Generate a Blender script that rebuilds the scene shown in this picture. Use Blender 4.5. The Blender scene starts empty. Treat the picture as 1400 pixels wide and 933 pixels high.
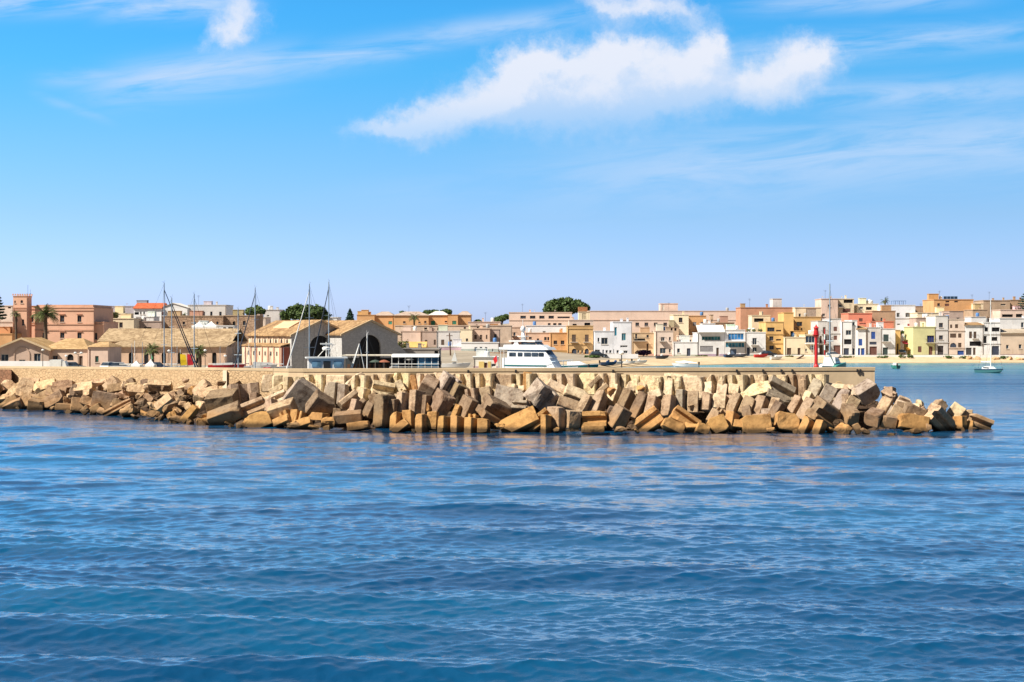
import bpy, bmesh, math, random
import numpy as np
from mathutils import Vector, Matrix, noise
from mathutils.geometry import tessellate_polygon
SC = bpy.context.scene
COL = SC.collection
R = math.radians
random.seed(7)
# ------------------------------------------------------------------ camera
EYE = 8.0          # eye height above the water, metres
F = 2000.0         # focal length in pixels of the 1400 px wide photograph
HZ = 453.0         # horizon row
cd = bpy.data.cameras.new('camera')
cam = bpy.data.objects.new('camera', cd); COL.objects.link(cam)
cam.location = (0, 0, EYE); cam.rotation_euler = (R(90), 0, 0)
cd.sensor_width = 36.0; cd.lens = 36.0*F/1400.0
cd.shift_y = -(466.5-HZ)/1400.0
cd.clip_start = 0.5; cd.clip_end = 20000
SC.camera = cam
SC.render.resolution_x = 1024; SC.render.resolution_y = 682
SC.view_settings.view_transform = 'Standard'; SC.view_settings.look = 'None'
SC.view_settings.gamma = 1; SC.view_settings.use_curve_mapping = False
SC.view_settings.exposure = 0.90
# ------------------------------------------------------------------ sun
SUNV = Vector((-0.61, -0.31, 0.73)).normalized()
sl = bpy.data.lights.new('sun', 'SUN'); sl.energy = 4.9; sl.angle = R(0.5); sl.color = (1.0, 0.93, 0.80)
sun = bpy.data.objects.new('sun', sl); COL.objects.link(sun)
sun.rotation_euler = SUNV.to_track_quat('Z', 'Y').to_euler()
SUN_EL = math.asin(SUNV.z); SUN_ROT = math.atan2(-SUNV.x, SUNV.y) % (2*math.pi)
# ------------------------------------------------------------------ world: Nishita sky with procedural clouds
W = bpy.data.worlds.new('World'); SC.world = W; W.use_nodes = True
WT = W.node_tree; WT.nodes.clear()
def N(t, typ, **kw):
    n = t.nodes.new(typ)
    for k, v in kw.items(): setattr(n, k, v)
    return n
def put(t, sock, v):
    if isinstance(v, bpy.types.NodeSocket): t.links.new(v, sock)
    elif v is not None: sock.default_value = v
def M(t, op, a=None, b=None, c=None, clamp=False):
    n = N(t, 'ShaderNodeMath', operation=op, use_clamp=clamp)
    for i, v in enumerate((a, b, c)):
        if v is not None: put(t, n.inputs[i], v)
    return n.outputs[0]
def VM(t, op, a=None, b=None, sc=None):
    n = N(t, 'ShaderNodeVectorMath', operation=op)
    put(t, n.inputs[0], a)
    if b is not None: put(t, n.inputs[1], b)
    if sc is not None: put(t, n.inputs['Scale'], sc)
    return n.outputs['Value'] if op in ('LENGTH', 'DOT_PRODUCT', 'DISTANCE') else n.outputs[0]
def MIX(t, f, a, b, mode='MIX'):
    n = N(t, 'ShaderNodeMix', data_type='RGBA', blend_type=mode)
    put(t, n.inputs['Factor'], f); put(t, n.inputs['A'], a); put(t, n.inputs['B'], b)
    return n.outputs['Result']
def SS(t, x, lo, hi, a=0.0, b=1.0):
    n = N(t, 'ShaderNodeMapRange', interpolation_type='SMOOTHSTEP')
    put(t, n.inputs['Value'], x)
    for k, v in (('From Min', lo), ('From Max', hi), ('To Min', a), ('To Max', b)): put(t, n.inputs[k], v)
    return n.outputs[0]
def NOISE(t, vec, scale, detail=4, rough=0.55, dist=0.0, out='Fac'):
    n = N(t, 'ShaderNodeTexNoise')
    put(t, n.inputs['Vector'], vec); n.inputs['Scale'].default_value = scale
    n.inputs['Detail'].default_value = detail; n.inputs['Roughness'].default_value = rough
    n.inputs['Distortion'].default_value = dist
    return n.outputs[out]
def RAMP(t, f, stops, interp='LINEAR'):
    n = N(t, 'ShaderNodeValToRGB'); cr = n.color_ramp; cr.interpolation = interp
    while len(cr.elements) < len(stops): cr.elements.new(0.5)
    for e, (p, c) in zip(cr.elements, stops):
        e.position = p; e.color = (*c[:3], 1)
    put(t, n.inputs[0], f)
    return n.outputs[0]
def XYZ(t, x, y, z):
    n = N(t, 'ShaderNodeCombineXYZ')
    for i, v in enumerate((x, y, z)): put(t, n.inputs[i], v)
    return n.outputs[0]
def cloud_group():
    """heap-cloud field in tangent coordinates of the northern sky (a to the right, b up)"""
    g = bpy.data.node_groups.new('cloud_field', 'ShaderNodeTree')
    g.interface.new_socket('Vector', in_out='INPUT', socket_type='NodeSocketVector')
    g.interface.new_socket('Value', in_out='OUTPUT', socket_type='NodeSocketFloat')
    gi = N(g, 'NodeGroupInput'); go = N(g, 'NodeGroupOutput')
    v = gi.outputs[0]
    w1 = NOISE(g, v, 0.9, 3, 0.5, out='Color'); w2 = NOISE(g, v, 3.6, 6, 0.65, out='Color')
    v2 = VM(g, 'ADD', v, VM(g, 'SCALE', VM(g, 'SUBTRACT', w1, (0.5, 0.5, 0.5)), sc=0.55))
    v2 = VM(g, 'ADD', v2, VM(g, 'SCALE', VM(g, 'SUBTRACT', w2, (0.5, 0.5, 0.5)), sc=0.44))
    blobs = [(-1.75, 2.74, .60, .15, .85), (-1.1, 2.84, .7, .27, 1), (-0.45, 3.12, .65, .38, 1), (0.15, 3.22, .6, .48, 1.05),
             (0.75, 3.25, .62, .55, 1), (1.45, 3.84, .34, .36, 1.0), (1.40, 3.30, .6, .62, 1), (2.0, 3.42, .55, .5, 1), (2.60, 3.98, .28, .36, 1.0),
             (2.55, 3.40, .55, .50, 1), (0.2, 3.55, .45, .32, .8), (3.2, 3.38, .45, .34, .75), (3.85, 3.55, .52, .38, 1.1), (4.25, 3.68, .3, .25, .8), (3.6, 3.2, .4, .2, .5),
             (-3.72, 4.38, .36, .38, .92), (-3.90, 3.98, .30, .26, .7), (1.40, 4.52, .58, .22, .85), (2.1, 4.44, .42, .21, .72)]
    tot = None
    for a, b, ra, rb, s in blobs:
        p = VM(g, 'MULTIPLY', VM(g, 'SUBTRACT', v2, (a, b, 0)), (1/ra, 1/rb, 0))
        q = M(g, 'MULTIPLY', VM(g, 'DOT_PRODUCT', p, p), -1.0)
        e = M(g, 'MULTIPLY', M(g, 'EXPONENT', q), s)
        tot = e if tot is None else M(g, 'ADD', tot, e)
    d = NOISE(g, v2, 2.8, 8, 0.66)
    r = M(g, 'ADD', tot, M(g, 'MULTIPLY', M(g, 'SUBTRACT', d, 0.5), 0.75))
    put(g, go.inputs[0], r)
    return g
SKY_K = 0.05
def build_world():
    t = WT
    out = N(t, 'ShaderNodeOutputWorld'); bg = N(t, 'ShaderNodeBackground'); put(t, bg.inputs[1], SKY_K)
    t.links.new(bg.outputs[0], out.inputs[0])
    sky = N(t, 'ShaderNodeTexSky', sky_type='NISHITA', sun_disc=False)
    sky.sun_elevation = SUN_EL; sky.sun_rotation = SUN_ROT
    sky.air_density = 1.0; sky.dust_density = 0.4; sky.ozone_density = 2.5; sky.altitude = 0
    tc = N(t, 'ShaderNodeTexCoord')
    sx = N(t, 'ShaderNodeSeparateXYZ'); t.links.new(tc.outputs['Generated'], sx.inputs[0])
    x, y, z = sx.outputs
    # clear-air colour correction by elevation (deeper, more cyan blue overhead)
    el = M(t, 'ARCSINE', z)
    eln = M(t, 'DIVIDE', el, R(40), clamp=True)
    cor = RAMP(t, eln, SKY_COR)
    base = VM(t, 'SCALE', MIX(t, 1.0, sky.outputs[0], cor, 'MULTIPLY'), sc=SS(t, y, 0.2, 0.8, 0.42, 2.4))   # sky dimmed by direction outside the northern view, to cut the fill light
    # unseen broken sheet of thin cloud overhead, added to whiten the water's reflections
    hs = NOISE(t, VM(t, 'MULTIPLY', tc.outputs['Generated'], (2.2, 2.2, 5.0)), 1.0, 5, 0.6, 0.5)
    base = MIX(t, M(t, 'MULTIPLY', M(t, 'MULTIPLY', SS(t, el, 0.235, 0.38), SS(t, el, 0.55, 1.0, 1.0, 0.35)), SS(t, hs, 0.36, 0.70, 0.04, 0.62)), base, (6.4, 7.6, 9.6, 1))
    # tangent coordinates of the sky in front (north); 1 unit = 100 photo pixels
    yy = M(t, 'MAXIMUM', y, 0.08)
    a = M(t, 'MULTIPLY', M(t, 'DIVIDE', x, yy), F/100.0); b = M(t, 'MULTIPLY', M(t, 'DIVIDE', z, yy), F/100.0)
    v = XYZ(t, a, b, 0)
    front = SS(t, y, 0.10, 0.35)
    cg = cloud_group()
    def field(vec):
        n = N(t, 'ShaderNodeGroup'); n.node_tree = cg; put(t, n.inputs[0], vec); return n.outputs[0]
    f0 = field(v); f1 = field(VM(t, 'ADD', v, (-0.16, 0.20, 0)))
    dens = SS(t, f0, 0.10, 1.28)
    foot = M(t, 'SUBTRACT', b, M(t, 'ADD', 2.72, M(t, 'MULTIPLY', M(t, 'ADD', a, 2.3), 0.055)))       # height above the flat cloud base
    dens = M(t, 'MULTIPLY', dens, SS(t, foot, -0.25, 0.45, 0.50, 1.0))
    lit = SS(t, M(t, 'SUBTRACT', f0, f1), -0.35, 0.45)
    lit = M(t, 'ADD', M(t, 'MULTIPLY', lit, 0.75), M(t, 'MULTIPLY', SS(t, b, 2.7, 4.0), 0.25))
    ccol = MIX(t, lit, CLOUD_LO, CLOUD_HI)
    # thin veils: streaked noise inside soft bands
    def band(a0, b0, ra, rb, slope, s):
        db = M(t, 'SUBTRACT', b, M(t, 'ADD', b0, M(t, 'MULTIPLY', M(t, 'SUBTRACT', a, a0), slope)))
        q = M(t, 'ADD', M(t, 'POWER', M(t, 'DIVIDE', db, rb), 2.0), M(t, 'POWER', M(t, 'ABSOLUTE', M(t, 'DIVIDE', M(t, 'SUBTRACT', a, a0), ra)), 4.0))
        return M(t, 'MULTIPLY', M(t, 'EXPONENT', M(t, 'MULTIPLY', q, -1.0)), s)
    tot = None
    for bb in ((5.0, 2.45, 4.6, .48, .085, .85), (5.6, 3.25, 1.9, .20, .05, .8), (5.0, 3.93, 2.6, .20, .07, .75), (4.8, 4.5, 1.6, .14, .03, .7),
               (-4.3, 3.5, 1.4, .26, .13, 1.15), (-5.6, 3.48, .8, .12, .05, .6), (-2.4, 3.75, 1.6, .18, .17, .85), (-6.3, 4.48, 1.6, .15, .05, 1.1), (-4.6, 4.45, 1.0, .17, .06, 1.1),
               (-0.2, 4.15, 1.3, .16, .13, .8), (-6.0, 3.05, .5, .07, -.35, .35), (1.5, 2.0, 3.5, .22, .03, .25)):
        e = band(*bb); tot = e if tot is None else M(t, 'MAXIMUM', tot, e)
    rot = XYZ(t, M(t, 'MULTIPLY', a, 0.38), M(t, 'SUBTRACT', M(t, 'MULTIPLY', b, 2.6), M(t, 'MULTIPLY', a, 0.26)), 0)
    st = NOISE(t, rot, 1.1, 7, 0.62, 0.6)
    veil = M(t, 'MULTIPLY', tot, SS(t, st, 0.28, 0.62))
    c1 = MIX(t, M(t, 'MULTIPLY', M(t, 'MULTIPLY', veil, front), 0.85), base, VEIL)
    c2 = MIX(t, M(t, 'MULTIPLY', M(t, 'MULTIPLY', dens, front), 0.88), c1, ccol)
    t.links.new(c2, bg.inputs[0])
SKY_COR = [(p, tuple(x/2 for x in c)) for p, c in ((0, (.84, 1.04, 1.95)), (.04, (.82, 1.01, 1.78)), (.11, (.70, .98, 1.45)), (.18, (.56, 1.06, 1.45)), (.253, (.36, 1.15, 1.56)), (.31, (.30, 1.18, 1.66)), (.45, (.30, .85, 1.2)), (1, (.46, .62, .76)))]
CLOUD_LO = (6.2, 7.8, 10.3, 1); CLOUD_HI = (9.7, 9.75, 10.5, 1); VEIL = (5.6, 7.6, 10.5, 1)
#@@SKYTUNE
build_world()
# ------------------------------------------------------------------ helpers
def X(px, d): return (px-700.0)/F*d
def Z(py, d): return EYE-(py-HZ)/F*d
def S(r, g, b):
    f = lambda c: ((c/255+0.055)/1.055)**2.4 if c > 10 else c/255/12.92
    return (f(r), f(g), f(b))
def interp(x, pts):
    if x <= pts[0][0]: return pts[0][1]
    for (x0, y0), (x1, y1) in zip(pts, pts[1:]):
        if x <= x1: return y0+(y1-y0)*(x-x0)/(x1-x0)
    return pts[-1][1]
USED = {}
def tag(o, label=None, cat=None, group=None, kind=None):
    if label: o['label'] = label
    if cat: o['category'] = cat
    if group: o['group'] = group
    if kind: o['kind'] = kind
    return o
def empty(name, loc, label, cat, rz=0.0, group=None):
    o = bpy.data.objects.new(name, None); COL.objects.link(o); o.location = loc; o.rotation_euler = (0, 0, rz)
    o.empty_display_size = 0.3
    return tag(o, label, cat, group)
class MB:
    def __init__(s): s.v = []; s.f = []
    def add(s, vs, fs, mtx=None):
        n = len(s.v)
        for p in vs: s.v.append(tuple(mtx @ Vector(p)) if mtx is not None else tuple(p))
        for q in fs: s.f.append(tuple(i+n for i in q))
        return s
    def box(s, x0, x1, y0, y1, z0, z1, mtx=None):
        return s.add([(x0,y0,z0),(x1,y0,z0),(x1,y1,z0),(x0,y1,z0),(x0,y0,z1),(x1,y0,z1),(x1,y1,z1),(x0,y1,z1)],
                     [(0,3,2,1),(4,5,6,7),(0,1,5,4),(1,2,6,5),(2,3,7,6),(3,0,4,7)], mtx)
    def tube(s, p0, p1, r0, r1=None, n=8, cap=True):
        r1 = r0 if r1 is None else r1
        p0 = Vector(p0); p1 = Vector(p1); ax = (p1-p0).normalized()
        u = ax.orthogonal().normalized(); w = ax.cross(u)
        vs = []
        for p, r in ((p0, r0), (p1, r1)):
            for i in range(n):
                a = 2*math.pi*i/n; vs.append(p+(u*math.cos(a)+w*math.sin(a))*r)
        fs = [(i, (i+1) % n, n+(i+1) % n, n+i) for i in range(n)]
        if cap: fs += [tuple(range(n-1, -1, -1)), tuple(range(n, 2*n))]
        return s.add(vs, fs)
    def path(s, pts, r, n=6):
        for a, b in zip(pts, pts[1:]): s.tube(a, b, r, n=n)
        return s
    def lathe(s, prof, n=16, c=(0, 0)):
        vs = []; fs = []
        for r, z in prof:
            for i in range(n):
                a = 2*math.pi*i/n; vs.append((c[0]+r*math.cos(a), c[1]+r*math.sin(a), z))
        for k in range(len(prof)-1):
            for i in range(n): fs.append((k*n+i, k*n+(i+1) % n, (k+1)*n+(i+1) % n, (k+1)*n+i))
        fs.append(tuple(range(n-1, -1, -1))); fs.append(tuple(range((len(prof)-1)*n, len(prof)*n)))
        return s.add(vs, fs)
    def prism(s, poly, y0, y1, mtx=None):
        """polygon in x,z extruded along y"""
        n = len(poly)
        vs = [(p[0], y0, p[1]) for p in poly]+[(p[0], y1, p[1]) for p in poly]
        fs = [tuple(range(n)), tuple(range(2*n-1, n-1, -1))]+[(i, n+i, n+(i+1) % n, (i+1) % n) for i in range(n)]
        return s.add(vs, fs, mtx)
    def loft(s, rings, closed=True, caps=True):
        m = len(rings[0]); vs = [p for r in rings for p in r]; fs = []
        for k in range(len(rings)-1):
            for i in range(m if closed else m-1):
                j = (i+1) % m; fs.append((k*m+i, k*m+j, (k+1)*m+j, (k+1)*m+i))
        if caps: fs += [tuple(range(m-1, -1, -1)), tuple(range((len(rings)-1)*m, len(rings)*m))]
        return s.add(vs, fs)
    def build(s, name, mat, parent=None, smooth=False, fix=True):
        me = bpy.data.meshes.new(name); me.from_pydata(s.v, [], s.f); me.update()
        if fix:
            bm = bmesh.new(); bm.from_mesh(me); bmesh.ops.recalc_face_normals(bm, faces=bm.faces[:]); bm.to_mesh(me); bm.free()
        me.materials.append(mat)
        if smooth: me.shade_smooth()
        o = bpy.data.objects.new(name, me); COL.objects.link(o)
        if parent is not None: o.parent = parent
        return o
# ------------------------------------------------------------------ materials
MATS = {}
def newmat(name):
    m = bpy.data.materials.new(name); m.use_nodes = True; t = m.node_tree; t.nodes.clear()
    out = N(t, 'ShaderNodeOutputMaterial'); p = N(t, 'ShaderNodeBsdfPrincipled'); t.links.new(p.outputs[0], out.inputs[0])
    return m, t, p
def bump(t, p, h, strength, dist):
    n = N(t, 'ShaderNodeBump'); n.inputs['Strength'].default_value = strength; n.inputs['Distance'].default_value = dist
    put(t, n.inputs['Height'], h); t.links.new(n.outputs[0], p.inputs['Normal'])
def objco(t): return N(t, 'ShaderNodeTexCoord').outputs['Object']
def posco(t): return N(t, 'ShaderNodeNewGeometry').outputs['Position']
def plaster(c, dirt=0.35):
    k = ('pl', tuple(round(x, 3) for x in c), dirt)
    if k in MATS: return MATS[k]
    m, t, p = newmat('plaster'); co = posco(t)
    big = NOISE(t, co, 0.35, 5, 0.6)
    strk = NOISE(t, VM(t, 'MULTIPLY', co, (1.6, 1.6, 0.22)), 1.2, 5, 0.65)
    fine = NOISE(t, co, 3.0, 4, 0.7)
    a = MIX(t, SS(t, big, 0.38, 0.68), (*c, 1), (*[x*(1-0.55*dirt) for x in c], 1))
    st = (c[0]*(1-dirt), c[1]*(1-1.15*dirt), c[2]*(1-1.3*dirt), 1)
    a = MIX(t, M(t, 'MULTIPLY', SS(t, strk, 0.55, 0.78), 0.75), a, st)
    a = MIX(t, M(t, 'MULTIPLY', SS(t, fine, 0.5, 0.75), 0.22), a, (*[min(1, x*1.18) for x in c], 1))
    t.links.new(a, p.inputs['Base Color']); p.inputs['Roughness'].default_value = 0.9; p.inputs['Specular IOR Level'].default_value = 0.15
    bump(t, p, fine, 0.3, 0.04)
    MATS[k] = m; return m
def masonry(c, c2, sc=1.6, name='masonry', mort=0.75):
    k = ('ms', c, c2, sc)
    if k in MATS: return MATS[k]
    m, t, p = newmat(name); co = posco(t)
    cs = VM(t, 'MULTIPLY', co, (1, 1, 1.5))
    cs = VM(t, 'ADD', cs, VM(t, 'SCALE', NOISE(t, co, 1.1, 3, out='Color'), sc=0.35))
    v = N(t, 'ShaderNodeTexVoronoi'); put(t, v.inputs['Vector'], cs); v.inputs['Scale'].default_value = sc
    e = N(t, 'ShaderNodeTexVoronoi', feature='DISTANCE_TO_EDGE'); put(t, e.inputs['Vector'], cs); e.inputs['Scale'].default_value = sc
    big = NOISE(t, co, 0.25, 4, 0.6)
    tone = M(t, 'ADD', M(t, 'MULTIPLY', N_sep(t, v.outputs['Color']), 0.75), M(t, 'MULTIPLY', M(t, 'SUBTRACT', big, 0.5), 1.1))
    a = MIX(t, SS(t, tone, 0.05, 0.8), (*c, 1), (*c2, 1))
    f = SS(t, e.outputs['Distance'], 0.0, 0.09)
    a = MIX(t, f, (*[x*mort for x in c2], 1), a)
    t.links.new(a, p.inputs['Base Color']); p.inputs['Roughness'].default_value = 0.95; p.inputs['Specular IOR Level'].default_value = 0.1
    bump(t, p, M(t, 'ADD', f, M(t, 'MULTIPLY', NOISE(t, co, 7, 4), 0.5)), 0.6, 0.06)
    MATS[k] = m; return m
def N_sep(t, c):
    n = N(t, 'ShaderNodeSeparateColor'); t.links.new(c, n.inputs[0]); return n.outputs[0]
def flat(name, c, rough=0.5, metal=0.0, spec=0.4, var=0.12, sc=2.0):
    k = ('fl', name, c, rough)
    if k in MATS: return MATS[k]
    m, t, p = newmat(name)
    n = NOISE(t, objco(t), sc, 5, 0.6)
    a = MIX(t, SS(t, n, 0.35, 0.7), (*c, 1), (*[x*(1-var) for x in c], 1))
    t.links.new(a, p.inputs['Base Color']); p.inputs['Roughness'].default_value = rough
    p.inputs['Metallic'].default_value = metal; p.inputs['Specular IOR Level'].default_value = spec
    MATS[k] = m; return m
def glass(c=(0.02, 0.03, 0.045)):
    k = ('gl', c)
    if k in MATS: return MATS[k]
    m, t, p = newmat('window_glass')
    n = NOISE(t, posco(t), 0.8, 2)
    a = MIX(t, SS(t, n, 0.4, 0.65), (*c, 1), (*[x*2.0+0.01 for x in c], 1))
    t.links.new(a, p.inputs['Base Color']); p.inputs['Roughness'].default_value = 0.12; p.inputs['Specular IOR Level'].default_value = 0.5
    MATS[k] = m; return m
def louvre(c):
    k = ('lv', c)
    if k in MATS: return MATS[k]
    m, t, p = newmat('louvre_paint')
    w = N(t, 'ShaderNodeTexWave', wave_type='BANDS', bands_direction='Z'); put(t, w.inputs['Vector'], objco(t)); w.inputs['Scale'].default_value = 3.2
    n = NOISE(t, posco(t), 2, 4)
    a = MIX(t, SS(t, n, 0.4, 0.7), (*c, 1), (*[x*0.75 for x in c], 1))
    t.links.new(a, p.inputs['Base Color']); p.inputs['Roughness'].default_value = 0.6
    bump(t, p, w.outputs['Fac'], 0.8, 0.04); MATS[k] = m; return m
def tiles(c, c2):
    k = ('tl', c, c2)
    if k in MATS: return MATS[k]
    m, t, p = newmat('roof_tiles'); co = posco(t)
    n = NOISE(t, co, 1.6, 5, 0.7); big = NOISE(t, co, 0.22, 4, 0.6)
    v = N(t, 'ShaderNodeTexVoronoi'); put(t, v.inputs['Vector'], co); v.inputs['Scale'].default_value = 1.9
    a = MIX(t, SS(t, M(t, 'ADD', M(t, 'MULTIPLY', N_sep(t, v.outputs['Color']), 0.5), M(t, 'MULTIPLY', n, 0.5)), 0.3, 0.7), (*c, 1), (*c2, 1))
    a = MIX(t, M(t, 'MULTIPLY', SS(t, big, 0.45, 0.7), 0.55), a, (c2[0]*0.75, c2[1]*0.72, c2[2]*0.70, 1))
    t.links.new(a, p.inputs['Base Color']); p.inputs['Roughness'].default_value = 0.95; p.inputs['Specular IOR Level'].default_value = 0.1
    w = N(t, 'ShaderNodeTexWave', wave_type='BANDS', bands_direction='X'); put(t, w.inputs['Vector'], objco(t)); w.inputs['Scale'].default_value = 1.3
    bump(t, p, M(t, 'ADD', w.outputs['Fac'], n), 0.7, 0.08); MATS[k] = m; return m
def leafmat(c, c2, name='foliage'):
    k = ('lf', c, c2)
    if k in MATS: return MATS[k]
    m, t, p = newmat(name)
    at = N(t, 'ShaderNodeAttribute', attribute_name='leaf'); n = NOISE(t, posco(t), 0.9, 3)
    f = M(t, 'ADD', M(t, 'MULTIPLY', at.outputs['Fac'], 0.6), M(t, 'MULTIPLY', SS(t, n, 0.35, 0.65), 0.4))
    a = MIX(t, f, (*c, 1), (*c2, 1)); t.links.new(a, p.inputs['Base Color'])
    p.inputs['Roughness'].default_value = 0.65; p.inputs['Specular IOR Level'].default_value = 0.25
    MATS[k] = m; return m
def concrete():
    """one concrete for every armour block; the object's own colour is the block's tone"""
    m, t, p = newmat('sea_concrete'); co = posco(t)
    oi = N(t, 'ShaderNodeObjectInfo'); oc = objco(t)
    c = oi.outputs['Color']
    shf = VM(t, 'ADD', oc, XYZ(t, M(t, 'MULTIPLY', oi.outputs['Random'], 40), 0, 0)); mot = NOISE(t, shf, 1.25, 7, 0.72)
    strk = NOISE(t, VM(t, 'MULTIPLY', shf, (3.0, 3.0, 0.5)), 1.3, 5, 0.65)
    fine = NOISE(t, oc, 5.5, 6, 0.75)
    pit = N(t, 'ShaderNodeTexVoronoi'); put(t, pit.inputs['Vector'], oc); pit.inputs['Scale'].default_value = 7.0
    a = MIX(t, SS(t, mot, 0.44, 0.66), c, MIX(t, 1.0, c, (0.45, 0.39, 0.36, 1), 'MULTIPLY'))
    sp = NOISE(t, shf, 3.6, 5, 0.75)
    a = MIX(t, M(t, 'MULTIPLY', SS(t, fine, 0.50, 0.64), 0.55), a, MIX(t, 1.0, c, (1.55, 1.48, 1.34, 1), 'MULTIPLY'))
    a = MIX(t, M(t, 'MULTIPLY', SS(t, sp, 0.53, 0.66), 0.65), a, MIX(t, 1.0, c, (0.42, 0.35, 0.33, 1), 'MULTIPLY'))
    a = MIX(t, M(t, 'MULTIPLY', SS(t, pit.outputs['Distance'], 0.26, 0.10), 0.35), a, MIX(t, 1.0, c, (0.45, 0.40, 0.36, 1), 'MULTIPLY'))
    a = MIX(t, M(t, 'MULTIPLY', SS(t, strk, 0.52, 0.72), 0.55), a, MIX(t, 1.0, c, (0.50, 0.42, 0.36, 1), 'MULTIPLY'))
    sz = N(t, 'ShaderNodeSeparateXYZ'); t.links.new(co, sz.inputs[0]); z = sz.outputs[2]
    w = NOISE(t, co, 0.55, 5, 0.65)
    zz = M(t, 'ADD', z, M(t, 'MULTIPLY', M(t, 'SUBTRACT', w, 0.5), -2.2))
    och = SS(t, zz, 1.9, 0.7)                              # lichen and rust band of the splash zone
    a = MIX(t, M(t, 'MULTIPLY', och, 0.5), a, MIX(t, 0.35, (0.46, 0.245, 0.085, 1), c))
    wet = SS(t, M(t, 'ADD', z, M(t, 'MULTIPLY', M(t, 'SUBTRACT', fine, 0.5), -0.5)), 0.60, 0.20)   # weed line
    a = MIX(t, M(t, 'MULTIPLY', wet, 0.88), a, (0.045, 0.030, 0.018, 1))
    t.links.new(a, p.inputs['Base Color'])
    p.inputs['Roughness'].default_value = 0.92; p.inputs['Specular IOR Level'].default_value = 0.15
    bump(t, p, M(t, 'ADD', M(t, 'MULTIPLY', fine, 0.7), M(t, 'MULTIPLY', mot, 1.0)), 0.55, 0.10)
    return m
CONC = concrete()
WHITE = flat('white_paint', (0.78, 0.78, 0.76), 0.4); GEL = flat('white_gelcoat', (0.74, 0.75, 0.76), 0.22, spec=0.5, var=0.04)
ALU = flat('mast_alloy', (0.36, 0.44, 0.52), 0.4, 0.3); DARK = flat('dark_metal', (0.03, 0.03, 0.035), 0.5)
WOODD = flat('dark_wood', (0.10, 0.05, 0.03), 0.7); TRUNK = flat('bark', (0.12, 0.085, 0.06), 0.9, var=0.4, sc=5)
FABW = flat('white_canvas', (0.80, 0.79, 0.76), 0.8); GLASS = glass()
# ------------------------------------------------------------------ water
def water_material():
    m, t, p = newmat('sea_water'); co = posco(t)
    sx = N(t, 'ShaderNodeSeparateXYZ'); t.links.new(co, sx.inputs[0]); x, y, z = sx.outputs
    n = NOISE(t, VM(t, 'MULTIPLY', co, (0.02, 0.035, 0)), 1.0, 4, 0.6)
    # sea bed: deep offshore, sand and weed patches under the shallow bay
    sh = SS(t, M(t, 'ADD', y, M(t, 'MULTIPLY', M(t, 'SUBTRACT', n, 0.5), 90)), 225, 340)
    pat = NOISE(t, VM(t, 'MULTIPLY', co, (0.03, 0.06, 0)), 1.0, 4, 0.6)
    deep = MIX(t, SS(t, NOISE(t, VM(t, 'MULTIPLY', co, (0.05, 0.09, 0)), 1.0, 3, 0.5), 0.35, 0.7), (0.003, 0.044, 0.122, 1), (0.004, 0.078, 0.178, 1))
    shal = MIX(t, SS(t, pat, 0.42, 0.62), (0.075, 0.25, 0.26, 1), (0.03, 0.14, 0.22, 1))
    t.links.new(MIX(t, sh, deep, shal), p.inputs['Base Color'])
    t.links.new(SS(t, y, 60, 230, 0.04, 0.26), p.inputs['Roughness']); p.inputs['IOR'].default_value = 1.333
    b1 = NOISE(t, VM(t, 'MULTIPLY', co, (0.75, 1.5, 0)), 1.0, 4, 0.6, 0.3)
    b2 = NOISE(t, VM(t, 'MULTIPLY', co, (2.6, 5.0, 0)), 1.0, 4, 0.62, 0.4)
    far = SS(t, y, 30, 230)
    h = M(t, 'ADD', M(t, 'MULTIPLY', b1, M(t, 'ADD', 0.015, M(t, 'MULTIPLY', far, 0.15))), M(t, 'ADD', M(t, 'MULTIPLY', b2, 0.018), M(t, 'MULTIPLY', NOISE(t, VM(t, 'MULTIPLY', co, (0.10, 0.55, 0)), 1.0, 5, 0.65), M(t, 'MULTIPLY', SS(t, y, 130, 220), 0.75))))
    bn = N(t, 'ShaderNodeBump'); bn.inputs['Strength'].default_value = 1.0; bn.inputs['Distance'].default_value = 1.0
    put(t, bn.inputs['Height'], h); t.links.new(bn.outputs[0], p.inputs['Normal']); t.links.new(bn.outputs[0], p.inputs['Coat Normal'])
    stk = NOISE(t, VM(t, 'MULTIPLY', co, (0.012, 0.11, 0)), 1.0, 5, 0.62); t.links.new(M(t, 'MINIMUM', SS(t, y, 130, 230, 0.95, 0.0), 1.0), p.inputs['Coat Weight']); t.links.new(M(t, 'ADD', SS(t, y, 130, 230, 0.95, 0.0), M(t, 'MULTIPLY', SS(t, y, 130, 230), SS(t, stk, 0.34, 0.60, 0.30, 1.0))), p.inputs['Coat Weight']); p.inputs['Coat IOR'].default_value = 1.333; t.links.new(SS(t, y, 100, 230, 0.04, 0.3), p.inputs['Coat Roughness'])
    return m
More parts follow.
